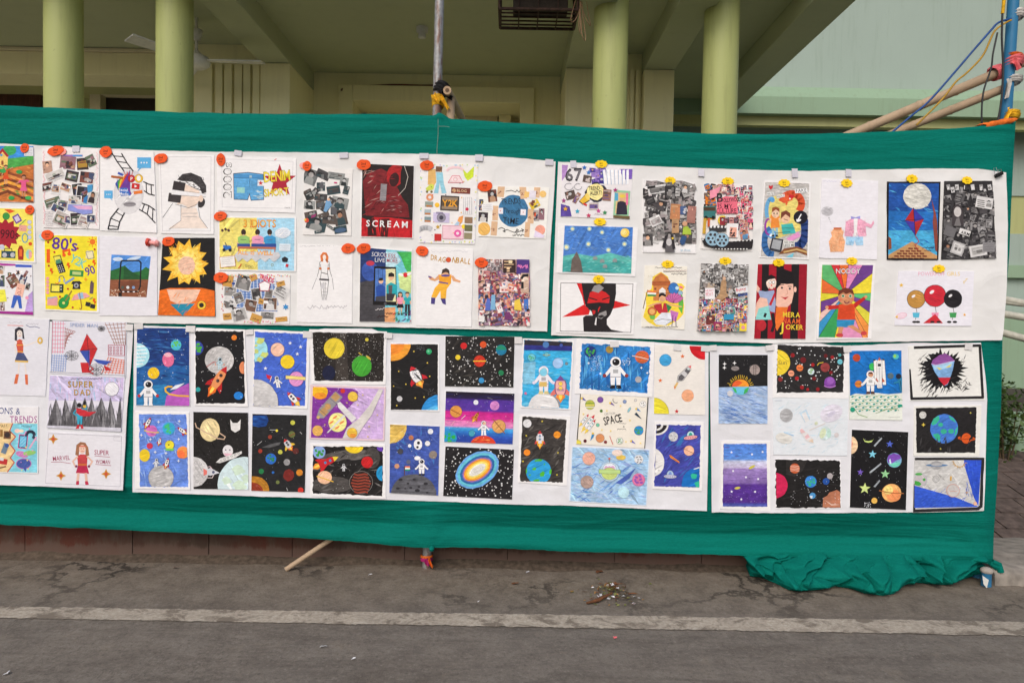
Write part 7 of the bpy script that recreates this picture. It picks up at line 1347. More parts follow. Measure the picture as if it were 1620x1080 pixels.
d = Art('R', [(80,408),(666,436),(648,862),(60,830)], 'black painting of a swirling oval galaxy in rainbow rings')
d.bg([(80,408),(666,436),(648,862),(60,830)], (36,34,36), .6); d.dots(170,75,420,655,850,2.5,8,[(232,232,232),(215,215,216)],7)
for k, (c, rx, ry) in enumerate((((110,170,230),200,140),((105,195,215),182,124),((45,105,165),162,104),((150,110,175),140,86),((235,150,50),128,76),((248,190,70),112,64),((250,228,120),98,52),((238,236,228),80,38))): d.e(352,608,rx,c,ry=ry,rot=-33,n=40,g=.5,jit=.02)
for q in (.8,.5,.25): d.l([(352+math.cos(R(a))*70*q*math.cos(R(-33))-math.sin(R(a))*30*q*math.sin(R(-33)),608+math.cos(R(a))*70*q*math.sin(R(-33))+math.sin(R(a))*30*q*math.cos(R(-33))) for a in range(0,340,24)],2.5,(180,176,170))

d = Art('Q', [(742,85),(1176,100),(1150,690),(722,672)], 'cyan painting of astronaut and pink rocket on white moon')
d.bg([(752,93),(1165,112),(1130,680),(730,660)], (62,175,225), .7, 2); d.hatch(50,745,250,1140,660,120,5,[(90,190,232),(45,155,215),(110,200,232)],18,12); d.p([(748,90),(1168,110),(1162,150),(748,140)],(52,48,58),.6); d.p([(748,138),(1165,148),(1160,190),(748,182)],(48,52,130),.6); d.e(937,135,27,(75,120,180)); d.e(1068,140,14,(70,90,170)); d.p([(745,290),(850,280),(840,470),(740,470)],(130,195,225),.8)
d.earth(815,245,32,(110,200,215),(90,180,120),INK,4); d.e(943,220,18,(110,190,205),out=(60,90,100)); d.ring(943,222,18,(190,170,90),0,1.7,.2,4); d.e(1040,293,44,(160,195,235),out=(90,120,160)); d.e(1113,296,11,(130,140,150),out=(70,80,90))
d.e(918,680,132,(226,224,224),ry=136,n=36,g=.3); d.arc(922,680,132,-78,-8,12,(150,148,150),ry=136); d.astro(918,318,236,(238,234,240),(130,205,230),(225,215,235),(215,200,140),(190,150,200)); d.e(916,372,32,(130,205,232),out=(205,190,150)); d.r(880,452,945,492,(225,190,110)); d.rocket(1062,490,185,-90,(236,180,175),(120,80,150),(225,120,110),(238,140,60),(250,215,90),(130,80,120),.44); [d.l([(1030,y),(1094,y+2)],5,(120,80,150)) for y in (440,515,525)]; d.e(764,550,11,(225,110,150))

d = Art('R', [(714,140),(1146,152),(1116,746),(700,716)], 'grey charcoal space painting with shuttle above large earth')
d.bg([(737,152),(1114,182),(1080,716),(716,704)], (62,58,56), .9, 2.5); d.hatch(80,740,170,1100,640,120,-35,[(82,78,75),(48,45,44),(100,96,92),(70,66,64)],18,30); d.e(778,212,36,(222,221,222)); d.e(1033,309,30,(238,150,45)); d.l([(1000,312),(1068,308)],5,(205,120,40)); d.e(776,460,28,(238,140,45))
d.earth(876,622,108,(50,160,220),(85,180,60),None,0); [d.p([(x,y),(x+w_*.6,y-h_*.5),(x+w_,y-h_*.2),(x+w_*.8,y+h_*.5),(x+w_*.1,y+h_*.6)],(85,185,60),.4) for x,y,w_,h_ in ((838,525,74,20),(820,598,36,24),(885,640,44,44),(965,620,22,46),(828,695,60,18),(792,650,18,14),(918,560,14,12),(766,612,12,44))]
d.rocket(886,335,125,-90,(226,226,230),(195,50,55),(200,70,70),(240,160,50),(120,150,180),(110,105,105),.34); [d.r(x,320,x+18,362,(215,216,222)) or d.p([(x,362),(x+18,362),(x+9,400)],(240,160,50)) for x in (856,900)]; [d.st(x,y,10,(225,205,70)) for x,y in ((906,194),(770,316),(1040,462),(1032,650),(742,535))]

d = Art('S', [(122,85),(786,116),(766,582),(104,552)], 'blue painting of a floating astronaut with earth and orange planet')
d.bg([(167,122),(752,157),(724,548),(142,514)], (48,125,195), .9, 4); d.hatch(80,165,140,740,530,130,88,[(40,110,180),(70,150,215),(35,95,165),(95,175,225)],18,6)
d.earth(236,195,50,(40,60,130),(70,170,75),None,7); d.e(400,176,32,(170,140,65)); d.e(678,240,60,(215,100,60),ry=54,g=.5); d.l([(595,230),(660,242),(735,262)],8,(226,200,190)); [d.l([(640,205+i*24),(710,212+i*24)],4,(150,110,60)) for i in range(4)]; d.e(646,432,27,(176,174,178)); d.astro(452,238,268,(240,241,243),(30,28,32),(150,60,55),(35,32,36)); d.dots(90,230,230,340,360,1.2,3.4,[(215,230,242)]); d.dots(24,510,250,575,310,2,5,[(225,236,245)]); [d.st(x,y,13,(238,240,245),4,.4) for x,y in ((222,293),(322,382),(672,332),(722,376))]; d.dots(30,200,460,600,540,1.2,2.6,[(215,230,242)])

d = Art('S', [(150,555),(736,586),(704,1021),(117,981)], 'cream card of small space doodles around the word space', (238,231,218))
d.l([(152,556),(122,980)],9,INK); d.l([(730,590),(702,1018)],9,INK)
d.t('CARTOON',358,738,20,(130,126,126),-6,0,.1); d.t('SPACE',358,824,66,(34,30,32),-13,1,.06,1); d.scrib(482,805,62,12,INK,6,2.5); d.t('&',516,842,16,INK,0,0); d.scrib(466,858,76,14,INK,7,3)
d.e(234,648,40,(190,195,80),out=INK,ow=1.8); [d.l([(198,636+i*16),(270,636+i*16)],7,c) for i,c in enumerate(((110,150,60),(236,210,120),(230,228,226)))]; d.e(322,605,25,(125,85,165),out=INK,ow=1.8); d.e(530,621,15,(130,150,190),out=INK,ow=1.8); d.e(622,609,10,(220,215,210),out=INK,ow=1.8); d.e(686,642,26,(240,238,235),out=INK,ow=1.8); [d.e(x,y,5,INK,n=6) for x,y in ((676,636),(694,650),(690,632))]; d.e(330,700,13,(80,120,50)); d.e(300,820,14,(110,190,160),out=INK,ow=1.8); d.e(320,932,36,(222,150,100),out=INK,ow=1.8); d.earth(650,867,38,(50,145,210),(80,170,60),INK); d.earth(488,955,27,(225,232,225),(80,150,60),INK); d.e(192,956,14,(90,30,40)); d.e(130,975,28,(230,215,90),out=INK,ow=1.8); d.e(366,965,14,(130,50,55)); d.e(568,690,24,(150,205,215),ry=8,rot=-60,out=INK,ow=1.5)
for x, y, L_ in ((190,770,110),(228,792,150),(245,820,125)): d.rocket(x,y,L_,-52,WHITE,(205,50,60),(225,222,222),(235,205,90),(150,205,210),(90,88,92),.20)
[d.p([(x,y),(x+10,y-20),(x+44,y+16)],c) or d.e(x+4,y-8,10,(235,205,80),n=6) for x,y,c in ((402,640,(110,80,160)),(625,690,(60,130,200)),(580,965,(90,90,180)),(160,600,(90,80,160)))]; d.p([(236,955),(250,895),(272,900),(262,925)],(50,140,200)); d.e(258,892,11,(235,195,70),n=6); d.p([(612,728),(630,712),(648,735),(676,770),(640,748)],(40,60,80)); d.l([(402,915),(415,950),(430,985)],6,(200,90,80)); d.arc(455,605,26,60,200,4,INK); [d.st(x,y,11,(240,215,120)) for x,y in ((495,657),(378,698),(178,727),(575,780),(335,862),(410,870),(540,962),(665,975))]

d = Art('T', [(80,410),(746,437),(716,916),(58,876)], 'pale blue crayon drawing of a green saucer among planets', (214,226,240))
d.bg([(86,416),(738,442),(710,908),(66,870)], (165,200,230), .7); d.hatch(150,90,430,720,890,110,15,[(120,175,225),(190,215,238),(90,150,215),(150,170,225),(210,224,240)],8,25); d.hatch(60,120,560,660,860,120,-30,[(95,125,205),(120,165,225),(175,200,235)],9,20); d.p([(450,720),(560,640),(625,590),(570,680),(500,730)],(80,105,185),.6)
d.e(224,510,54,(240,180,160),out=(180,130,120),ow=1.5,g=.5); d.e(208,712,54,(175,150,140),out=(140,115,110),ow=1.5,g=.6); d.e(498,502,42,(222,190,90),ry=22,jit=.1); d.e(466,462,46,(235,215,205),ry=28); d.e(650,518,38,(222,222,224)); [d.rr(x,y,16,6,d.rng.uniform(-50,50),(60,58,60)) for x,y in ((635,500),(660,498),(645,520),(668,520),(640,540),(662,545))]; d.e(648,692,54,(222,120,165),out=(170,90,140),ow=1.5); [d.e(x,y,16,(150,90,180),ry=9,rot=a) for x,y,a in ((630,670,20),(665,690,-30),(635,715,10),(660,660,40),(620,695,80),(672,716,0))]; d.e(520,800,48,(190,228,240),g=.5)
d.e(400,622,84,(190,215,235),ry=84,out=(80,110,150),ow=2); d.e(400,598,56,(226,232,240),ry=48,out=(70,80,90),ow=2); [d.e(x,590,17,(215,165,205),n=10) for x in (372,400,428)]; d.e(400,640,66,(205,222,130),ry=50,out=(90,110,50)); d.rr(402,622,186,34,2,(190,218,140)); d.box([(310,603),(494,608),(494,642),(310,638)],2.5,(90,110,70)); d.l([(399,545),(398,520)],3,(120,110,110)); d.e(398,512,9,(215,110,95))

d = Art('S', [(786,135),(1216,150),(1216,735),(780,722)], 'cream card with a tilted grey rocket and four plain planets', (234,229,222))
d.e(878,267,51,(65,160,215),out=(70,110,140),ow=1.6,g=.3); d.e(1205,140,122,(205,32,42),n=36,ry=122); d.e(780,722,128,(232,218,60),ry=132,n=36,out=(120,110,60),g=.25); d.e(1068,570,51,(240,175,135),out=(170,110,90),ow=1.6,g=.4); [d.arc(1068,545+i*16,44,10,170,2.5,(222,140,100),ry=8) for i in range(4)]
d.p([(975,455),(985,400),(1070,318),(1098,312),(1095,345),(1030,440)],(205,203,204)); d.p([(985,440),(992,405),(1015,385),(1045,412),(1020,440)],(95,92,95),.6); d.p([(1040,358),(1062,334),(1092,358),(1070,388)],(100,97,100),.6); d.p([(1070,320),(1098,310),(1095,340)],(222,110,110)); d.e(1073,342,9,(210,225,225),out=INK,ow=1.5); d.l([(975,455),(985,400),(1070,318)],2.5,INK); d.l([(1098,345),(1030,440),(975,455)],2.5,INK); d.p([(975,455),(990,462),(960,515),(950,490)],(228,190,120)); d.p([(952,490),(966,496),(955,516)],(225,120,60))
for x, y, c in ((1024,234,(225,110,50)),(834,440,(225,110,50)),(974,703,(195,40,50))): d.st(x,y,20,c,5,.42)

d = Art('T', [(786,196),(1206,201),(1190,790),(768,770)], 'indigo painting with two flying saucers and peach planet')
d.bg([(802,224),(1181,230),(1166,758),(782,748)], (70,75,165), .7, 2.5); d.hatch(60,800,240,1170,740,100,-45,[(85,95,190),(58,60,140),(60,110,185)],14,20); d.p([(1060,300),(1010,380),(960,410),(1010,330)],(55,120,185),.6)
d.e(798,225,108,(226,224,222),ry=90,n=24); d.e(798,225,92,(40,36,40),ry=74,n=24); d.e(798,225,62,(226,224,222),ry=50); d.e(798,225,42,(50,44,46),ry=34); d.e(945,325,40,(205,204,206),g=.5); [d.e(x,y,4,(110,108,110),n=6) for x,y in ((930,315),(955,340),(950,308),(960,322))]
d.ufo(1092,328,118,(190,225,232),(232,160,165),-8,(50,170,150)); d.ufo(918,660,110,(175,200,230),(190,190,215),2,(120,150,215)); d.e(1078,444,43,(238,185,155),out=(140,100,90),ow=1.6,g=.4); d.l([(1030,425),(1125,470)],4,(150,100,80)); d.p([(908,480),(925,484),(998,540),(995,550),(920,505)],(235,150,50)); d.l([(915,486),(990,545)],4,(190,60,50)); d.e(770,545,98,(228,226,224),ry=120,n=30); [d.arc(790+dx,560+dy,6,0,360,2,(130,128,130)) for dx,dy in ((10,-20),(30,50),(0,80),(-5,40))]; d.earth(1160,730,145,(30,110,190),(50,185,150),None,4); d.p([(1115,600),(1165,582),(1168,592),(1125,604)],(228,228,230))

# ------------------------------------------------ lower right panel
d = Art('U', [(162,185),(626,187),(623,838),(161,836)], 'drawing of half sun half earth between black sky and blue waves', (222,228,238))
d.bg([(162,185),(626,187),(623,838),(161,836)], (165,190,225), .6); d.p([(162,185),(626,187),(624,482),(162,494)],(34,33,35),.5); d.hatch(150,170,500,618,830,150,18,[(120,155,210),(80,120,195),(195,212,235),(150,180,222),(215,225,240)],6,14); d.hatch(26,165,700,620,830,120,10,[(90,125,195),(110,145,205)],8,10)
for a in range(-172,-5,10): d.l([(368+90*math.cos(R(a)),490+80*math.sin(R(a))),(368+(118+12*math.sin(a))*math.cos(R(a)),490+112*math.sin(R(a)))],4.5,(235,195,60))
d.p([(288,490)]+[(368+80*math.cos(R(a)),490+72*math.sin(R(a))) for a in range(180,361,12)],(238,150,50),.5); d.p([(288,490)]+[(340+54*math.cos(R(a)),490+60*math.sin(R(a))) for a in range(180,331,12)]+[(330,488)],(225,95,50),.4); d.p([(288,488)]+[(368+80*math.cos(R(a)),488+78*math.sin(R(a))) for a in range(180,-1,-12)],(110,195,225),.3); d.p([(288,490),(320,505),(335,545),(312,540)],(70,180,90)); d.p([(448,490),(405,515),(395,560),(430,540)],(70,180,90))
d.e(502,328,49,(165,150,145),g=.7); d.e(316,315,38,(140,132,130),ry=22,g=.7); d.l([(492,285),(492,385)],4,(50,46,46)); d.l([(512,285),(512,380)],4,(50,46,46)); [d.st(x,y,20,(228,228,228),4,.4) for x,y in ((216,272),(310,264),(214,308))]; d.e(268,552,28,(205,205,210)); d.dots(24,170,195,615,300,1.2,3,[(150,150,150)])

d = Art('V', [(184,280),(651,286),(651,946),(178,926)], 'watercolour of blue, lilac and violet bands with white stars')
d.bg([(208,310),(616,309),(622,905),(198,903)], (95,60,140), .6, 1.5); d.grad([(208,310),(616,309),(622,905),(198,903)], [(0,(82,130,215)),(.24,(95,145,222)),(.28,(205,208,232)),(.37,(200,190,220)),(.41,(150,125,185)),(.62,(138,110,178)),(.66,(88,52,145)),(.93,(82,48,138)),(.96,(75,80,165)),(1,(85,100,180))],.7)
[d.st(x,y,13,(238,238,245),5,.5) for x,y in ((282,390),(477,408),(577,386),(297,566),(419,625),(535,642),(283,762),(505,762),(375,834))]; d.e(475,530,34,(205,195,80),ry=12,rot=-28); d.e(338,728,28,(215,200,90),ry=12,rot=-10); d.dots(40,210,740,610,890,1.2,2.6,[(205,195,225)])

d = Art('U', [(680,84),(1402,100),(1392,602),(673,590)], 'black crowded space painting with yellow sun and purple planet')
d.bg([(718,93),(1355,112),(1341,540),(710,545)], (44,42,43), .6, 2.5); d.dots(90,725,110,1345,530,3,8,[(226,228,230)],7)
d.e(718,260,120,(238,208,60),ry=122,n=36,g=.35); d.t('Sun',726,278,38,(150,130,60),0,0,.1)
for x, y, r_, c in ((862,190,20,(150,35,40)),(962,236,28,(110,32,36)),(930,310,32,(232,125,70)),(848,362,29,(238,160,125)),(1053,280,17,(165,35,40)),(1175,195,18,(100,32,34)),(1238,210,18,(150,35,40)),(1170,305,44,(150,65,65)),(1225,355,17,(130,30,38)),(902,410,19,(165,38,42)),(745,418,22,(135,50,50)),(1065,410,19,(110,30,34)),(950,494,19,(150,32,38)),(1004,514,14,(165,40,44)),(1100,512,18,(140,34,40)),(1308,188,15,(90,165,165)),(1310,252,25,(110,190,205))): d.e(x,y,r_,c,g=.4)
d.earth(1036,344,31,(215,232,235),(130,190,80)); d.e(1214,448,54,(130,70,160),g=.4); d.e(1220,430,34,(155,95,185),ry=36); d.arc(1214,470,56,20,160,9,(190,130,205),ry=24); d.l([(1095,285),(1110,265),(1150,258)],8,(215,185,60)); [d.l([(x-20,y),(x+20,y+2)],3,(80,40,40)) for x,y in ((930,310),(848,360),(1170,305),(1036,344))]; d.scrib(1150,572,170,14,(150,140,190),14,2.5); d.scrib(950,570,40,18,(70,60,60),4,3); d.l([(675,580),(712,545)],5,(70,66,66))

d = Art('U', [(675,594),(1393,602),(1380,1142),(680,1132)], 'faint pale pencil drawing of planets and a rocket', (224,229,234))
d.hatch(110,700,640,1370,1120,90,-30,[(206,222,232),(214,226,234),(198,220,232),(218,228,232)],9,40); d.e(802,760,62,(178,178,180),ry=64,g=.6); d.p([(930,740),(990,700),(1030,790),(980,830)],(190,214,230),.4); d.p([(945,745),(985,725),(1020,805),(985,828)],(226,224,224)); d.e(1230,740,110,(216,212,224),ry=80,rot=-25,g=.4); d.e(1230,745,44,(205,200,218),ry=20,rot=-30); d.e(1168,930,54,(205,222,222),ry=66,rot=10); d.e(1148,930,28,(214,224,190),ry=50,rot=20); d.e(1205,930,22,(190,222,210),ry=44); d.p([(930,895),(950,885),(985,920),(940,930)],(232,190,192)); d.p([(945,930),(990,915),(1060,990),(1040,1020),(990,1000)],(226,222,222)); d.p([(975,960),(1005,935),(1025,965),(990,985)],(228,185,190)); d.p([(1010,1000),(1050,985),(1060,1020)],(230,205,180)); d.e(1085,835,16,(214,220,190)); d.e(1278,945,22,(214,206,206)); d.l([(1020,900),(1170,835)],8,(216,208,204)); d.l([(700,620),(760,618)],4,(180,190,205)); d.e(780,975,80,(224,222,216),ry=50,rot=15); d.l([(780,920),(870,950)],10,(170,205,232))

d = Art('V', [(696,452),(1320,462),(1326,920),(702,924)], 'black painting with crimson planet and brown corner rock', (236,234,236))
d.bg([(702,458),(1312,470),(1316,914),(706,916)], (34,32,32), .8, 4); d.p([(800,462),(1000,470),(960,560),(880,620),(800,600)],(50,47,46),.8); d.e(700,704,114,(205,38,85),ry=120,n=34,g=.4); d.e(883,543,47,(200,95,55),g=.3); [d.l([(842,520+i*15),(880,516+i*15),(924,524+i*15)],5,(235,200,180)) for i in range(4)]
d.earth(1034,668,55,(60,135,215),(60,180,140)); d.e(1180,665,32,(40,85,165),jit=.08); d.e(1216,615,28,(176,168,170),jit=.05); d.e(1050,800,29,(80,150,205)); d.p([(1022,800),(1050,800),(1048,828),(1030,824)],(215,225,235)); d.p([(1145,920),(1152,820),(1190,800),(1210,770),(1280,745),(1318,770),(1318,915)],(182,118,90),.5); d.p([(1165,840),(1230,880),(1316,885),(1230,892)],(215,190,175)); d.dots(70,830,560,1300,900,1.5,4,[(225,225,228)],6)

d = Art('W', [(80,148),(575,145),(586,806),(84,796)], 'blue drawing of a space shuttle and astronaut above green swirls', (228,232,224))
d.bg([(80,148),(575,145),(580,560),(88,575)], (30,115,195), .6); d.hatch(60,85,155,570,550,50,70,[(45,130,205),(22,98,180)],6,40); d.clip = d.sheet; d.p([(86,575),(140,552),(230,562),(330,545),(450,560),(580,548),(584,806),(84,796)],(228,232,222),.2)
for j in range(5):
    for i in range(7):
        x = 100+i*68+(34 if j % 2 else 0); y = 580+j*32; d.arc(x,y+16,44,200,340,3.5,(110,160,70),ry=26,n=6); d.e(x+10,y+4+(i%2)*6,13,(40,150,140),ry=8,rot=-15,n=10)
d.e(110,705,24,(40,155,125)); d.e(560,668,24,(40,155,130),ry=14); d.l([(130,700),(165,750),(250,778)],5,(110,160,70)); d.l([(330,740),(440,700),(540,690)],4,(110,150,80)); d.scrib(450,775,110,5,PENCIL,9)
d.e(147,214,36,(190,75,45),g=.5); d.e(518,202,30,(80,190,190),ry=26); d.e(510,198,14,(150,205,90)); d.e(296,298,30,(60,185,90),ry=36); d.e(470,385,29,(85,105,115),g=.6); d.e(165,462,34,(215,130,55)); d.l([(126,462),(206,460)],5,(150,85,40))
d.p([(308,245),(330,235),(345,240),(345,470),(318,470)],(240,238,234)); d.p([(385,232),(412,240),(428,470),(395,470)],(240,238,234)); d.p([(338,250),(362,215),(388,245),(388,495),(340,500)],(236,234,232)); d.box([(338,250),(362,215),(388,245),(388,495),(340,500)],2.5,(80,50,40)); d.l([(308,245),(318,470)],2.5,(80,50,40)); d.l([(412,240),(428,470)],2.5,(80,50,40)); d.p([(350,240),(362,208),(376,240)],(200,95,60)); d.r(348,270,378,296,(60,56,60)); d.l([(362,310),(362,440)],12,(205,205,205)); [d.p([(x,400),(x+26,440),(x,445)],(190,90,60)) for x in (330,390)]; d.rr(316,235,20,14,0,(60,55,60)); d.rr(400,232,20,14,0,(60,55,60)); d.p([(345,470),(388,470),(392,500),(350,504)],(226,224,224))
d.astro(278,335,220,(240,240,240),(205,150,115),(225,225,228),(90,60,55),(60,55,60)); d.p([(255,368),(262,352),(290,348),(302,366)],(95,50,40)); d.p([(520,370),(560,362),(578,400),(578,540),(560,530),(548,450),(500,460),(498,448),(545,430),(525,410)],(45,130,170)); d.e(545,390,26,(35,40,60)); d.l([(560,430),(572,520)],5,(30,40,60))

d = Art('X', [(105,175),(640,198),(616,936),(84,911)], 'black painting with pastel stars, comets and ringed orange planet')
d.bg([(105,175),(640,198),(616,936),(84,911)], (28,27,29), .4); d.dots(70,110,200,630,920,1.3,3.5,[(215,218,225),(150,150,155)],5)
d.e(92,322,68,(240,205,165),ry=84,n=26,g=.6); d.e(80,310,34,(235,160,130),ry=44,g=.5); d.p([(210,255),(228,278),(262,284),(300,276),(316,258),(290,294),(255,298),(225,290)],(205,225,130)); [d.p([(x,y),(x+dx,y+dy),(x+dx+8,y+dy+12),(x+14,y+10)],(165,172,178),.6) for x,y,dx,dy in ((310,326,75,-78),(268,578,110,-88),(310,712,55,-62))]
for x, y, r_, c in ((464,312,36,(85,105,205)),(300,408,40,(130,205,228)),(184,578,32,(120,95,190)),(420,595,46,(150,205,150)),(226,732,56,(205,222,140))): d.st(x,y,r_,c,5,.42,-86)
d.e(507,465,69,(120,170,200),g=.4,n=28); d.p([(440,460),(450,420),(500,398),(560,415),(570,450),(520,470),(480,500),(450,490)],(125,80,180),.5); d.p([(450,500),(560,480),(560,510),(505,534)],(110,205,180),.5); d.p([(456,460),(470,450),(480,500),(462,500)],(205,225,240)); d.e(480,774,92,(238,178,110),ry=86,n=30,g=.5); d.e(500,800,66,(240,150,95),ry=56,g=.5); d.e(450,745,44,(242,215,130),ry=44,g=.5); d.l([(364,752),(440,768),(520,778),(592,778)],9,(170,105,60)); d.e(316,847,28,(235,185,90)); d.dots(16,220,865,280,910,2,6,[(225,226,230)])

# plain stand-in for a mask design: a tapering purple and blue leaf shape
d = Art('W', [(640,104),(1331,84),(1366,615),(660,622)], 'black framed painting of a purple and blue shape in ink splashes', (232,231,226))
d.l([(700,118),(1318,98),(1346,590),(672,602),(650,330)],26,(40,38,40)); rr_ = random.Random(9); pts = []
for k in range(64):
    a = 6.2832*k/64; q = rr_.uniform(.78,1.05) if k % 2 == 0 else rr_.uniform(1.0,1.32); pts.append((965+math.cos(a)*190*q, 330+math.sin(a)*172*q))
d.p(pts,(28,26,28),.5); d.hatch(60,760,180,1180,540,90,-40,[(30,28,30),(60,58,60),(24,22,24)],9,30); d.hatch(24,1060,430,1220,520,50,35,[(90,88,88),(60,58,60),(40,38,40)],10,40); d.hatch(24,730,220,830,520,60,-30,[(90,88,88),(55,53,55)],8,40); d.hatch(12,800,480,920,580,80,-50,[(40,38,40),(70,68,70)],10,15)
d.p([(858,272),(870,235),(930,190),(990,172),(1040,200),(1076,240),(1040,250),(900,285)],(140,80,150),.6); d.p([(858,275),(900,284),(1076,244),(1060,330),(1040,390),(1010,470),(985,480),(940,420),(890,350)],(130,175,222),.6); d.p([(870,285),(1060,250),(1050,300),(970,320),(890,320)],(165,205,232),.5); d.p([(920,402),(1040,400),(1010,462),(980,478),(945,440)],(198,45,60),.5); d.l([(858,272),(900,284),(1076,242)],6,(200,170,215)); d.p([(905,300),(960,318),(930,330)],(226,210,110)); d.p([(1050,270),(985,310),(1030,305)],(226,210,110))

d = Art('W', [(698,670),(1336,664),(1312,1152),(690,1146)], 'black painting of large earth beside small orange ringed planet', (232,230,224))
d.bg([(713,690),(1288,682),(1275,1114),(716,1114)], (38,36,37), .7, 1.5); d.e(980,886,132,(70,120,205),ry=139,n=40,g=.5); [d.p(p_,(60,180,145),.4) for p_ in ([(858,840),(880,790),(930,762),(935,800),(905,840),(870,855)],[(1020,760),(1070,790),(1095,830),(1040,800)],[(870,940),(920,930),(942,950),(940,1010),(900,985)],[(1112,860),(1100,930),(1075,960),(1085,900)])]; [d.e(x,y,r_,(60,180,145),ry=r_*.8,n=12) for x,y,r_ in ((945,848,24),(975,912,30),(1045,910,28))]; d.ring(1192,978,48,(215,95,40),4,1.6,.3,13); d.e(1190,978,46,(215,90,38),ry=50); d.l([(1120,982),(1262,990)],5,(150,60,30)); d.e(776,756,34,(205,204,200),g=.6); d.st(782,848,20,(226,200,80),4,.42); d.st(1230,736,11,(200,190,90),4,.4); d.st(945,1076,11,(190,180,90),4,.4); d.hatch(18,740,960,1260,1100,90,-70,[(52,50,51),(70,68,70),(44,42,43)],18,20)

d = Art('X', [(700,440),(1366,440),(1350,946),(684,962)], 'blue cornered space drawing with grey beam and pencil planets', (205,204,202))
d.l([(712,450),(1348,452),(1330,900),(1300,925),(690,945),(700,700)],30,(44,42,44)); d.bg([(700,466),(1334,464),(1304,906),(697,916)], (202,201,199), .5); d.hatch(30,760,480,1280,850,120,-35,[(190,189,187),(214,213,211)],20,20)
d.p([(697,704),(1100,820),(1300,902),(1300,912),(697,918)],(55,92,205),.6); d.p([(1158,464),(1334,464),(1304,900),(1262,820)],(50,85,205),.6); d.hatch(40,700,740,1200,910,70,-35,[(70,110,215),(42,75,190)],7,15); d.hatch(30,1180,480,1320,860,70,80,[(70,110,215),(42,75,190)],7,10)
d.e(905,512,56,(166,166,168),ry=40,g=.6); d.e(910,512,104,(90,130,175),ry=11,rot=0); d.e(908,505,54,(180,180,182),ry=14); d.e(755,650,58,(196,188,192),ry=60,out=(120,150,180),ow=2); d.e(738,596,34,(80,170,80),ry=12); d.e(720,682,42,(70,165,70),ry=20,rot=15); d.e(788,648,14,(80,170,80)); d.e(900,642,29,(190,189,188),out=(150,149,148),ow=4); d.e(1062,752,58,(200,196,194),out=(205,150,135),ow=5); d.scrib(1020,758,80,12,(205,140,125),8,3.5); d.e(1120,470,48,(214,212,208),ry=56); d.arc(1125,468,58,20,170,5,(215,165,70)); [d.l([(1125+58*math.cos(R(a)),468+58*math.sin(R(a))),(1125+74*math.cos(R(a)),468+74*math.sin(R(a)))],4,(215,165,70)) for a in range(20,175,22)]; d.rr(1042,636,14,40,3,(222,170,50)); d.st(1192,770,13,(215,165,80)); d.e(1272,874,18,(230,180,150))
for d in DRAWINGS: d.build(M['art'])
# ================================================================ WHITE PANELS behind the drawings
def panel(name, mat, top, bottom, right, label, left=None, seed=0, amp=.0010):
    """top / bottom: px tables, right: list of (py, px), left likewise (or straight)"""
    b = MB(); NU_, NV_ = 220, 70
    def f(u, v):
        l0 = top[0][0]; r0 = top[-1][0]; pxm = l0+(r0-l0)*u; t = interp(top, pxm); bo = interp(bottom, pxm); py = t+(bo-t)*v
        xl = interp(left, py) if left else l0; xr = interp(right, py); px = xl+(xr-xl)*u
        t = interp(top, px if top[0][0] <= px <= top[-1][0] else pxm); bo = interp(bottom, px if bottom[0][0] <= px <= bottom[-1][0] else pxm); py = t+(bo-t)*v
        if v in (0., 1.): py += .5*noise.noise((px/14.0, seed, 2))
        p = at(px, py, 0); x, z = p.x, p.z
        y = .0012+amp*(1+noise.noise((x*3+seed, z*3, 1)))*.5
        # creases: long shallow diagonal ridges
        for k in range(14):
            a = 6.28*noise.noise((k*3.3+seed, 1, 1)); d_ = x*math.cos(a)+z*math.sin(a)-noise.noise((k*7.7, seed, 4))*1.6
            y -= .0022*math.exp(-(d_/.012)**2)*max(0, noise.noise((x*2.2, z*2.2, k*5+seed)))
        e = min(u, 1-u)*(r0-l0)
        ed = min(v, 1-v)*(bo-t)
        if ed < 9: y -= .0050*((9-ed)/9)**2*max(0, noise.noise((px/55.0, v*3, seed+.5))+.15)
        if e < 12: y -= .0055*((12-e)/12)**2*max(0, noise.noise((py/60.0, u*3, seed+3.5))+.2)
        return (x, y, z)
    b.grid(f, NU_, NV_)
    o = b.build(name, mat, recalc=False)
    return tag(o, label, 'display board', 'white paper panels on the green cloth')
panel('display_board', M['panel'], [(-90,224),(0,227),(120,233),(241,238),(330,240),(468,241),(560,242),(690,244),(750,246),(807,249),(879,255.5)], [(-90,499),(0,502),(73,505.5),(207,511),(360,513),(520,515.5),(690,519),(865,524)], [(255,879),(300,877),(384,871),(524,865.5)], 'long white panel of trend posters with orange prize badges', seed=1)
panel('display_board', M['panel'], [(883,256),(980,261),(1104,266),(1200,269),(1282,270.7),(1340,269),(1398,268),(1470,266.5),(1547,267),(1594,273)], [(872,530),(980,534.5),(1100,539),(1222,543),(1340,541),(1440,540),(1586,538)], [(267,1592),(355,1595),(399,1594),(480,1591),(520,1588),(538,1585)], 'white panel of posters with yellow first prize badges', [(256,883),(400,877),(530,872)], 2)
panel('display_board', M['panel2'], [(-90,498),(0,502),(78,508),(140,510),(211,513)], [(-90,764),(0,767),(70,769),(130,772),(194,775)], [(513,211),(580,207),(647,201),(775,194)], 'narrow white panel of hero and fashion drawings', seed=3)
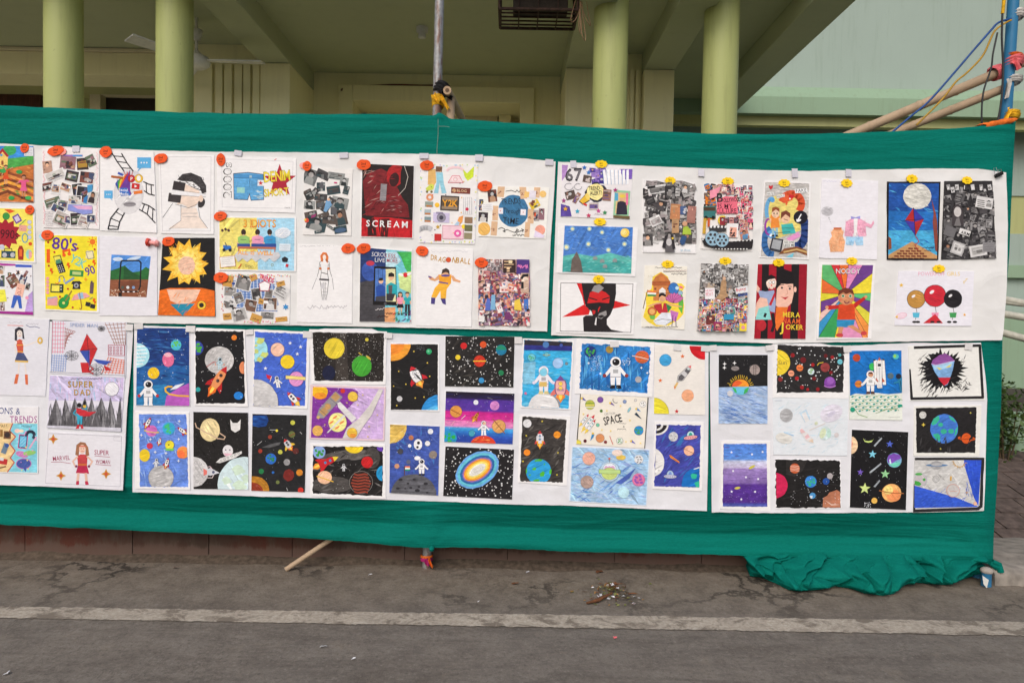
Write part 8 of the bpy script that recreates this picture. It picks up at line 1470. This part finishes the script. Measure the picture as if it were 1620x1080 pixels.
panel('display_board', M['panel2'], [(212,514),(300,517.6),(400,522),(484,525),(490,523),(514,519.5),(588,519.5),(604,526),(640,528),(705,530),(760,533),(827,535),(870,536.5),(918,534.5),(980,538),(1035,541),(1070,544),(1121,547)], [(210,778),(300,781),(400,784.5),(500,787.6),(600,790),(700,793),(808,797.6),(890,799),(1000,803.5),(1119,808)], [(547,1121),(650,1121),(807,1118.5)], 'longest white panel covered with student space paintings', [(514,212),(640,211),(778,210)], 4)
panel('display_board', M['panel2'], [(1122.5,547),(1170,547.5),(1215,548),(1223,544),(1298,543),(1332,549),(1343,547),(1400,544),(1450,542),(1500,543),(1552,542)], [(1126,810),(1222,811),(1330,811),(1443,810),(1500,809.5),(1557,807)], [(542,1552),(590,1558),(633,1562),(700,1560),(807,1556.5)], 'shorter white panel of space paintings near the blue pole', [(547,1122.5),(680,1124.5),(810,1126)], 5)

# ================================================================ PRIZE BADGES, TAPE, PIN, CLIP
def card(name, pts, col, label, cat, group, y=-.0075, mark=None, mat=None, g=.25):
    """flat cut card shape; pts in px around its centre"""
    V = []; F = []; C = []
    def face(q, c, gg):
        i = len(V); V.extend(q); F.append(tuple(range(i, i+len(q)))); C.extend([(*lin(c), gg)]*len(q))
    P3 = [at(a, b) for a, b in pts]; n = len(P3); cx = sum(p.x for p in P3)/n; cz = sum(p.z for p in P3)/n; rg = random.Random(label+str(cx)); tl = rg.uniform(-.08,.08); tu = rg.uniform(0,.16)
    yy = lambda p: y+tl*(p.x-cx)-tu*(cz-p.z)
    fr = [Vector((p.x, yy(p), p.z)) for p in P3]; bk = [Vector((p.x, .0, p.z)) for p in P3]
    a2 = sum(fr[i].x*fr[(i+1)%n].z-fr[(i+1)%n].x*fr[i].z for i in range(n))
    if a2 < 0: fr.reverse(); bk.reverse()
    face(fr, col, g)
    for i in range(n): face([fr[(i+1)%n], fr[i], bk[i]*.4+fr[i]*.6, bk[(i+1)%n]*.4+fr[(i+1)%n]*.6], col, 0)
    if mark:
        txt, px, py, h, c = mark; cur = 0; k = h/CAPH; tw = sum(GLY[ch, 1][2]*k+h*.1 for ch in txt)
        for ch in txt:
            vv, ff, wd = GLY[ch, 1]; pp = [at(px-tw/2+cur+a*k, py-b*k) for a, b in vv]
            for f in ff:
                q = [Vector((pp[i].x, yy(pp[i])-.0002, pp[i].z)) for i in f]; A2 = sum(q[i].x*q[(i+1)%len(q)].z-q[(i+1)%len(q)].x*q[i].z for i in range(len(q)))
                face(q if A2 > 0 else q[::-1], c, 0)
            cur += wd*k+h*.1
        q = [at(px-2.6, py+3.2), at(px+2.6, py+3.2), at(px+2.6, py+2.4), at(px-2.6, py+2.4)]; face([Vector((p.x, yy(p)-.0002, p.z)) for p in q], c, 0)
    org = Vector((cx, 0, min(p.z for p in P3))); me = bpy.data.meshes.new(name); me.from_pydata([tuple(v-org) for v in V], [], F)
    ca = me.color_attributes.new('Col', 'FLOAT_COLOR', 'CORNER'); ca.data.foreach_set('color', [x for c in C for x in c]); me.materials.append(mat or M['art'])
    o = bpy.data.objects.new(name, me); COL.objects.link(o); o.location = org; return tag(o, label, cat, group)
def centre(d): return (sum(p[0] for p in d.sheet)/4, sum(p[1] for p in d.sheet)/4)
def nearest(px, py):
    def dist(d):      # badges sit on the top edge of their sheet
        (ax, ay), (bx, by) = d.sheet[0], d.sheet[1]; t = max(0, min(1, (px-ax)/(bx-ax)))
        return math.hypot(ax+(bx-ax)*t-px, ay+(by-ay)*t-py)
    return min(DRAWINGS, key=dist)
def short(lb, n=11): 
    w_ = lb.split()[:n]
    while w_ and w_[-1] in ('with','of','and','a','the','in','on','above','below','around','among','between','before','beside','under','over','full','large','from','at','to'): w_.pop()
    return ' '.join(w_)
used = {}
def uniq(lb):
    assert lb not in used, lb
    used[lb] = 1; return lb
for k, (px, py, rx, ry) in enumerate([(40,234.7,6.5,7.5),(89,239,13,8),(168,240.7,10,9),(255,251,11,8),(350,253,7,10),(48,332,7,7.5),(76,372,9.5,8),(267,382,10,7.5),(349,342,10.5,7.5),(350,439,12,8.5),(486,263,7,8),(575.5,261,11,8.5),(675.5,262,11,8),(551,393,11,8),(575.5,393,11,8),(668,397,10,8),(767,295,12,8.5),(761.5,415.5,10.5,8)]):
    rg = random.Random(k); rot = rg.uniform(-.3,.3); N = 18; j = [1+rg.uniform(-.05,.05) for _ in range(N)]
    pts = [(px+math.cos(6.2832*i/N)*rx*j[i]*math.cos(rot)-math.sin(6.2832*i/N)*ry*j[i]*math.sin(rot), py+math.cos(6.2832*i/N)*rx*j[i]*math.sin(rot)+math.sin(6.2832*i/N)*ry*j[i]*math.cos(rot)) for i in range(N)]
    card('prize_badge', pts, (228,84,30), uniq('orange oval badge on '+short(nearest(px, py).label)), 'badge', 'orange second prize badges', -.006, ('2nd', px, py+.3, 3.4, (90,32,15)))
for k, (px, py, rx, ry) in enumerate([(951,260,9.5,6),(949,351,9.5,6),(947,442,9,6.5),(1060,286,8.5,6),(1151,287,9.5,6),(1240,290,9,6),(1339,290,9,6.5),(1442,283,9,6.5),(1529,285.5,8,6),(1056,418,9.5,6),(1147,413,9.5,6),(1231.5,415.5,9.5,6),(1347,413,8.5,6),(1484.5,425,9.5,6)]):
    N = 36; pts = [(px+math.cos(6.2832*i/N)*rx*(1+.09*math.cos(9*6.2832*i/N+k)), py+math.sin(6.2832*i/N)*ry*(1+.09*math.cos(9*6.2832*i/N+k))) for i in range(N)]
    card('prize_badge', pts, (246,205,30), uniq('yellow scalloped badge on '+short(nearest(px, py).label)), 'badge', 'yellow first prize badges', -.006, ('1st', px, py+.3, 3.2, (95,70,15)))
TAPES = [((121,236),(377,242.7),(544,246),(671,247),(758,250),(869,257)), ((907,260),(1109,273),(1257,274),(1342,274)), ((205,517.6),), ((220,516),(302,520),(395,525),(487,529),(615,530.5),(820,538),(972,544),(1071.5,549.6),(1116,551)), ((1128,550),(1218,550),(1340,551.7),(1531.7,548))]
for ti, grp in enumerate(TAPES):
    for (px, py) in grp:
        rg = random.Random(px); w_, h_ = rg.uniform(5.5,7.5), rg.uniform(4.2,5.6); a = rg.uniform(-.12,.12)
        if ti == 1: w_, h_ = 4.6, rg.uniform(5,7.5)
        pts = [(px+x*math.cos(a)-y*math.sin(a), py+x*math.sin(a)+y*math.cos(a)) for x, y in ((-w_,-h_),(w_,-h_*.94),(w_*.97,h_),(-w_*1.02,h_*.96))]
        dd = sorted(DRAWINGS, key=lambda d: math.hypot((d.sheet[0][0]+d.sheet[1][0])/2-px, 1.5*((d.sheet[0][1]+d.sheet[1][1])/2-py)))[:2]; dd.sort(key=lambda d: d.sheet[0][0])
        lb = 'grey tape strip near '+short(dd[0].label, 5)+' and '+short(dd[1].label, 5)
        if lb in used: lb = 'another '+lb
        card('tape_strip', pts, (203,201,210) if ti in (0,1) else (214,211,210), uniq(lb), 'tape', 'grey tape strips holding the panels', -.0052, g=.15)
# other small cards: pale badge backs peeping out
for px, py, rx, ry, c, lb in ((72,374,9,6,(170,215,225),'pale blue card edge behind the badge of the eighties poster'),(481,262,7,5,(240,165,165),'pink card edge behind the badge of the gadget cutout collage'),(98,240,8,6,(240,150,140),'pink card edge behind the badge of the face clippings collage')):
    N = 14; card('badge_back', [(px+math.cos(6.2832*i/N)*rx, py+math.sin(6.2832*i/N)*ry) for i in range(N)], c, lb, 'badge', None, -.0045)
# red push pin card
pn = at(241, 384, 0); pin = empty('push_pin', (pn.x, -.004, pn.z)); tag(pin, 'red plastic push pin beside the landscape in phone outline', 'push pin')
mr_ = simple('red_plastic', (.62,.05,.03), .35, .1); mp_ = simple('pink_plastic', (.85,.35,.33), .4, .1)
def disc(name, mat, a, b, r0, r1):
    t_ = MB(); t_.tube([a, b], [r0, r1], 18); return t_.build(name, mat, pin)
disc('head', mr_, at(233,383,-.010), at(236.5,383.4,-.010), .021, .019); disc('shaft', mp_, at(236.5,383.4,-.010), at(247,385,-.009), .010, .0105); disc('collar', mp_, at(247,385,-.009), at(251,385.5,-.008), .018, .012)
# binder clip
bc_ = at(1580, 273, 0); bcl = empty('binder_clip', (bc_.x, -.01, bc_.z)); tag(bcl, 'black binder clip on the corner of the white panel', 'clip')
b = MB(); P_ = [at(1572.5,276.5), at(1584,271.5), at(1585,277), at(1574,282)]; b.prism([Vector((p.x, -.014, p.z)) for p in P_], (0, .026, 0)); b.build('clip_body', M['cl_black'], bcl, bevel=.002)
b = MB(); b.tube([at(1574,278,-.015), at(1572,266,-.016), at(1576,265,-.016), at(1579,274,-.015)], .0012, 6); b.tube([at(1580,274,-.015), at(1580,268,-.016), at(1584,268,-.016), at(1584,273,-.015)], .0012, 6); b.build('wire_handle', M['galv'], bcl)
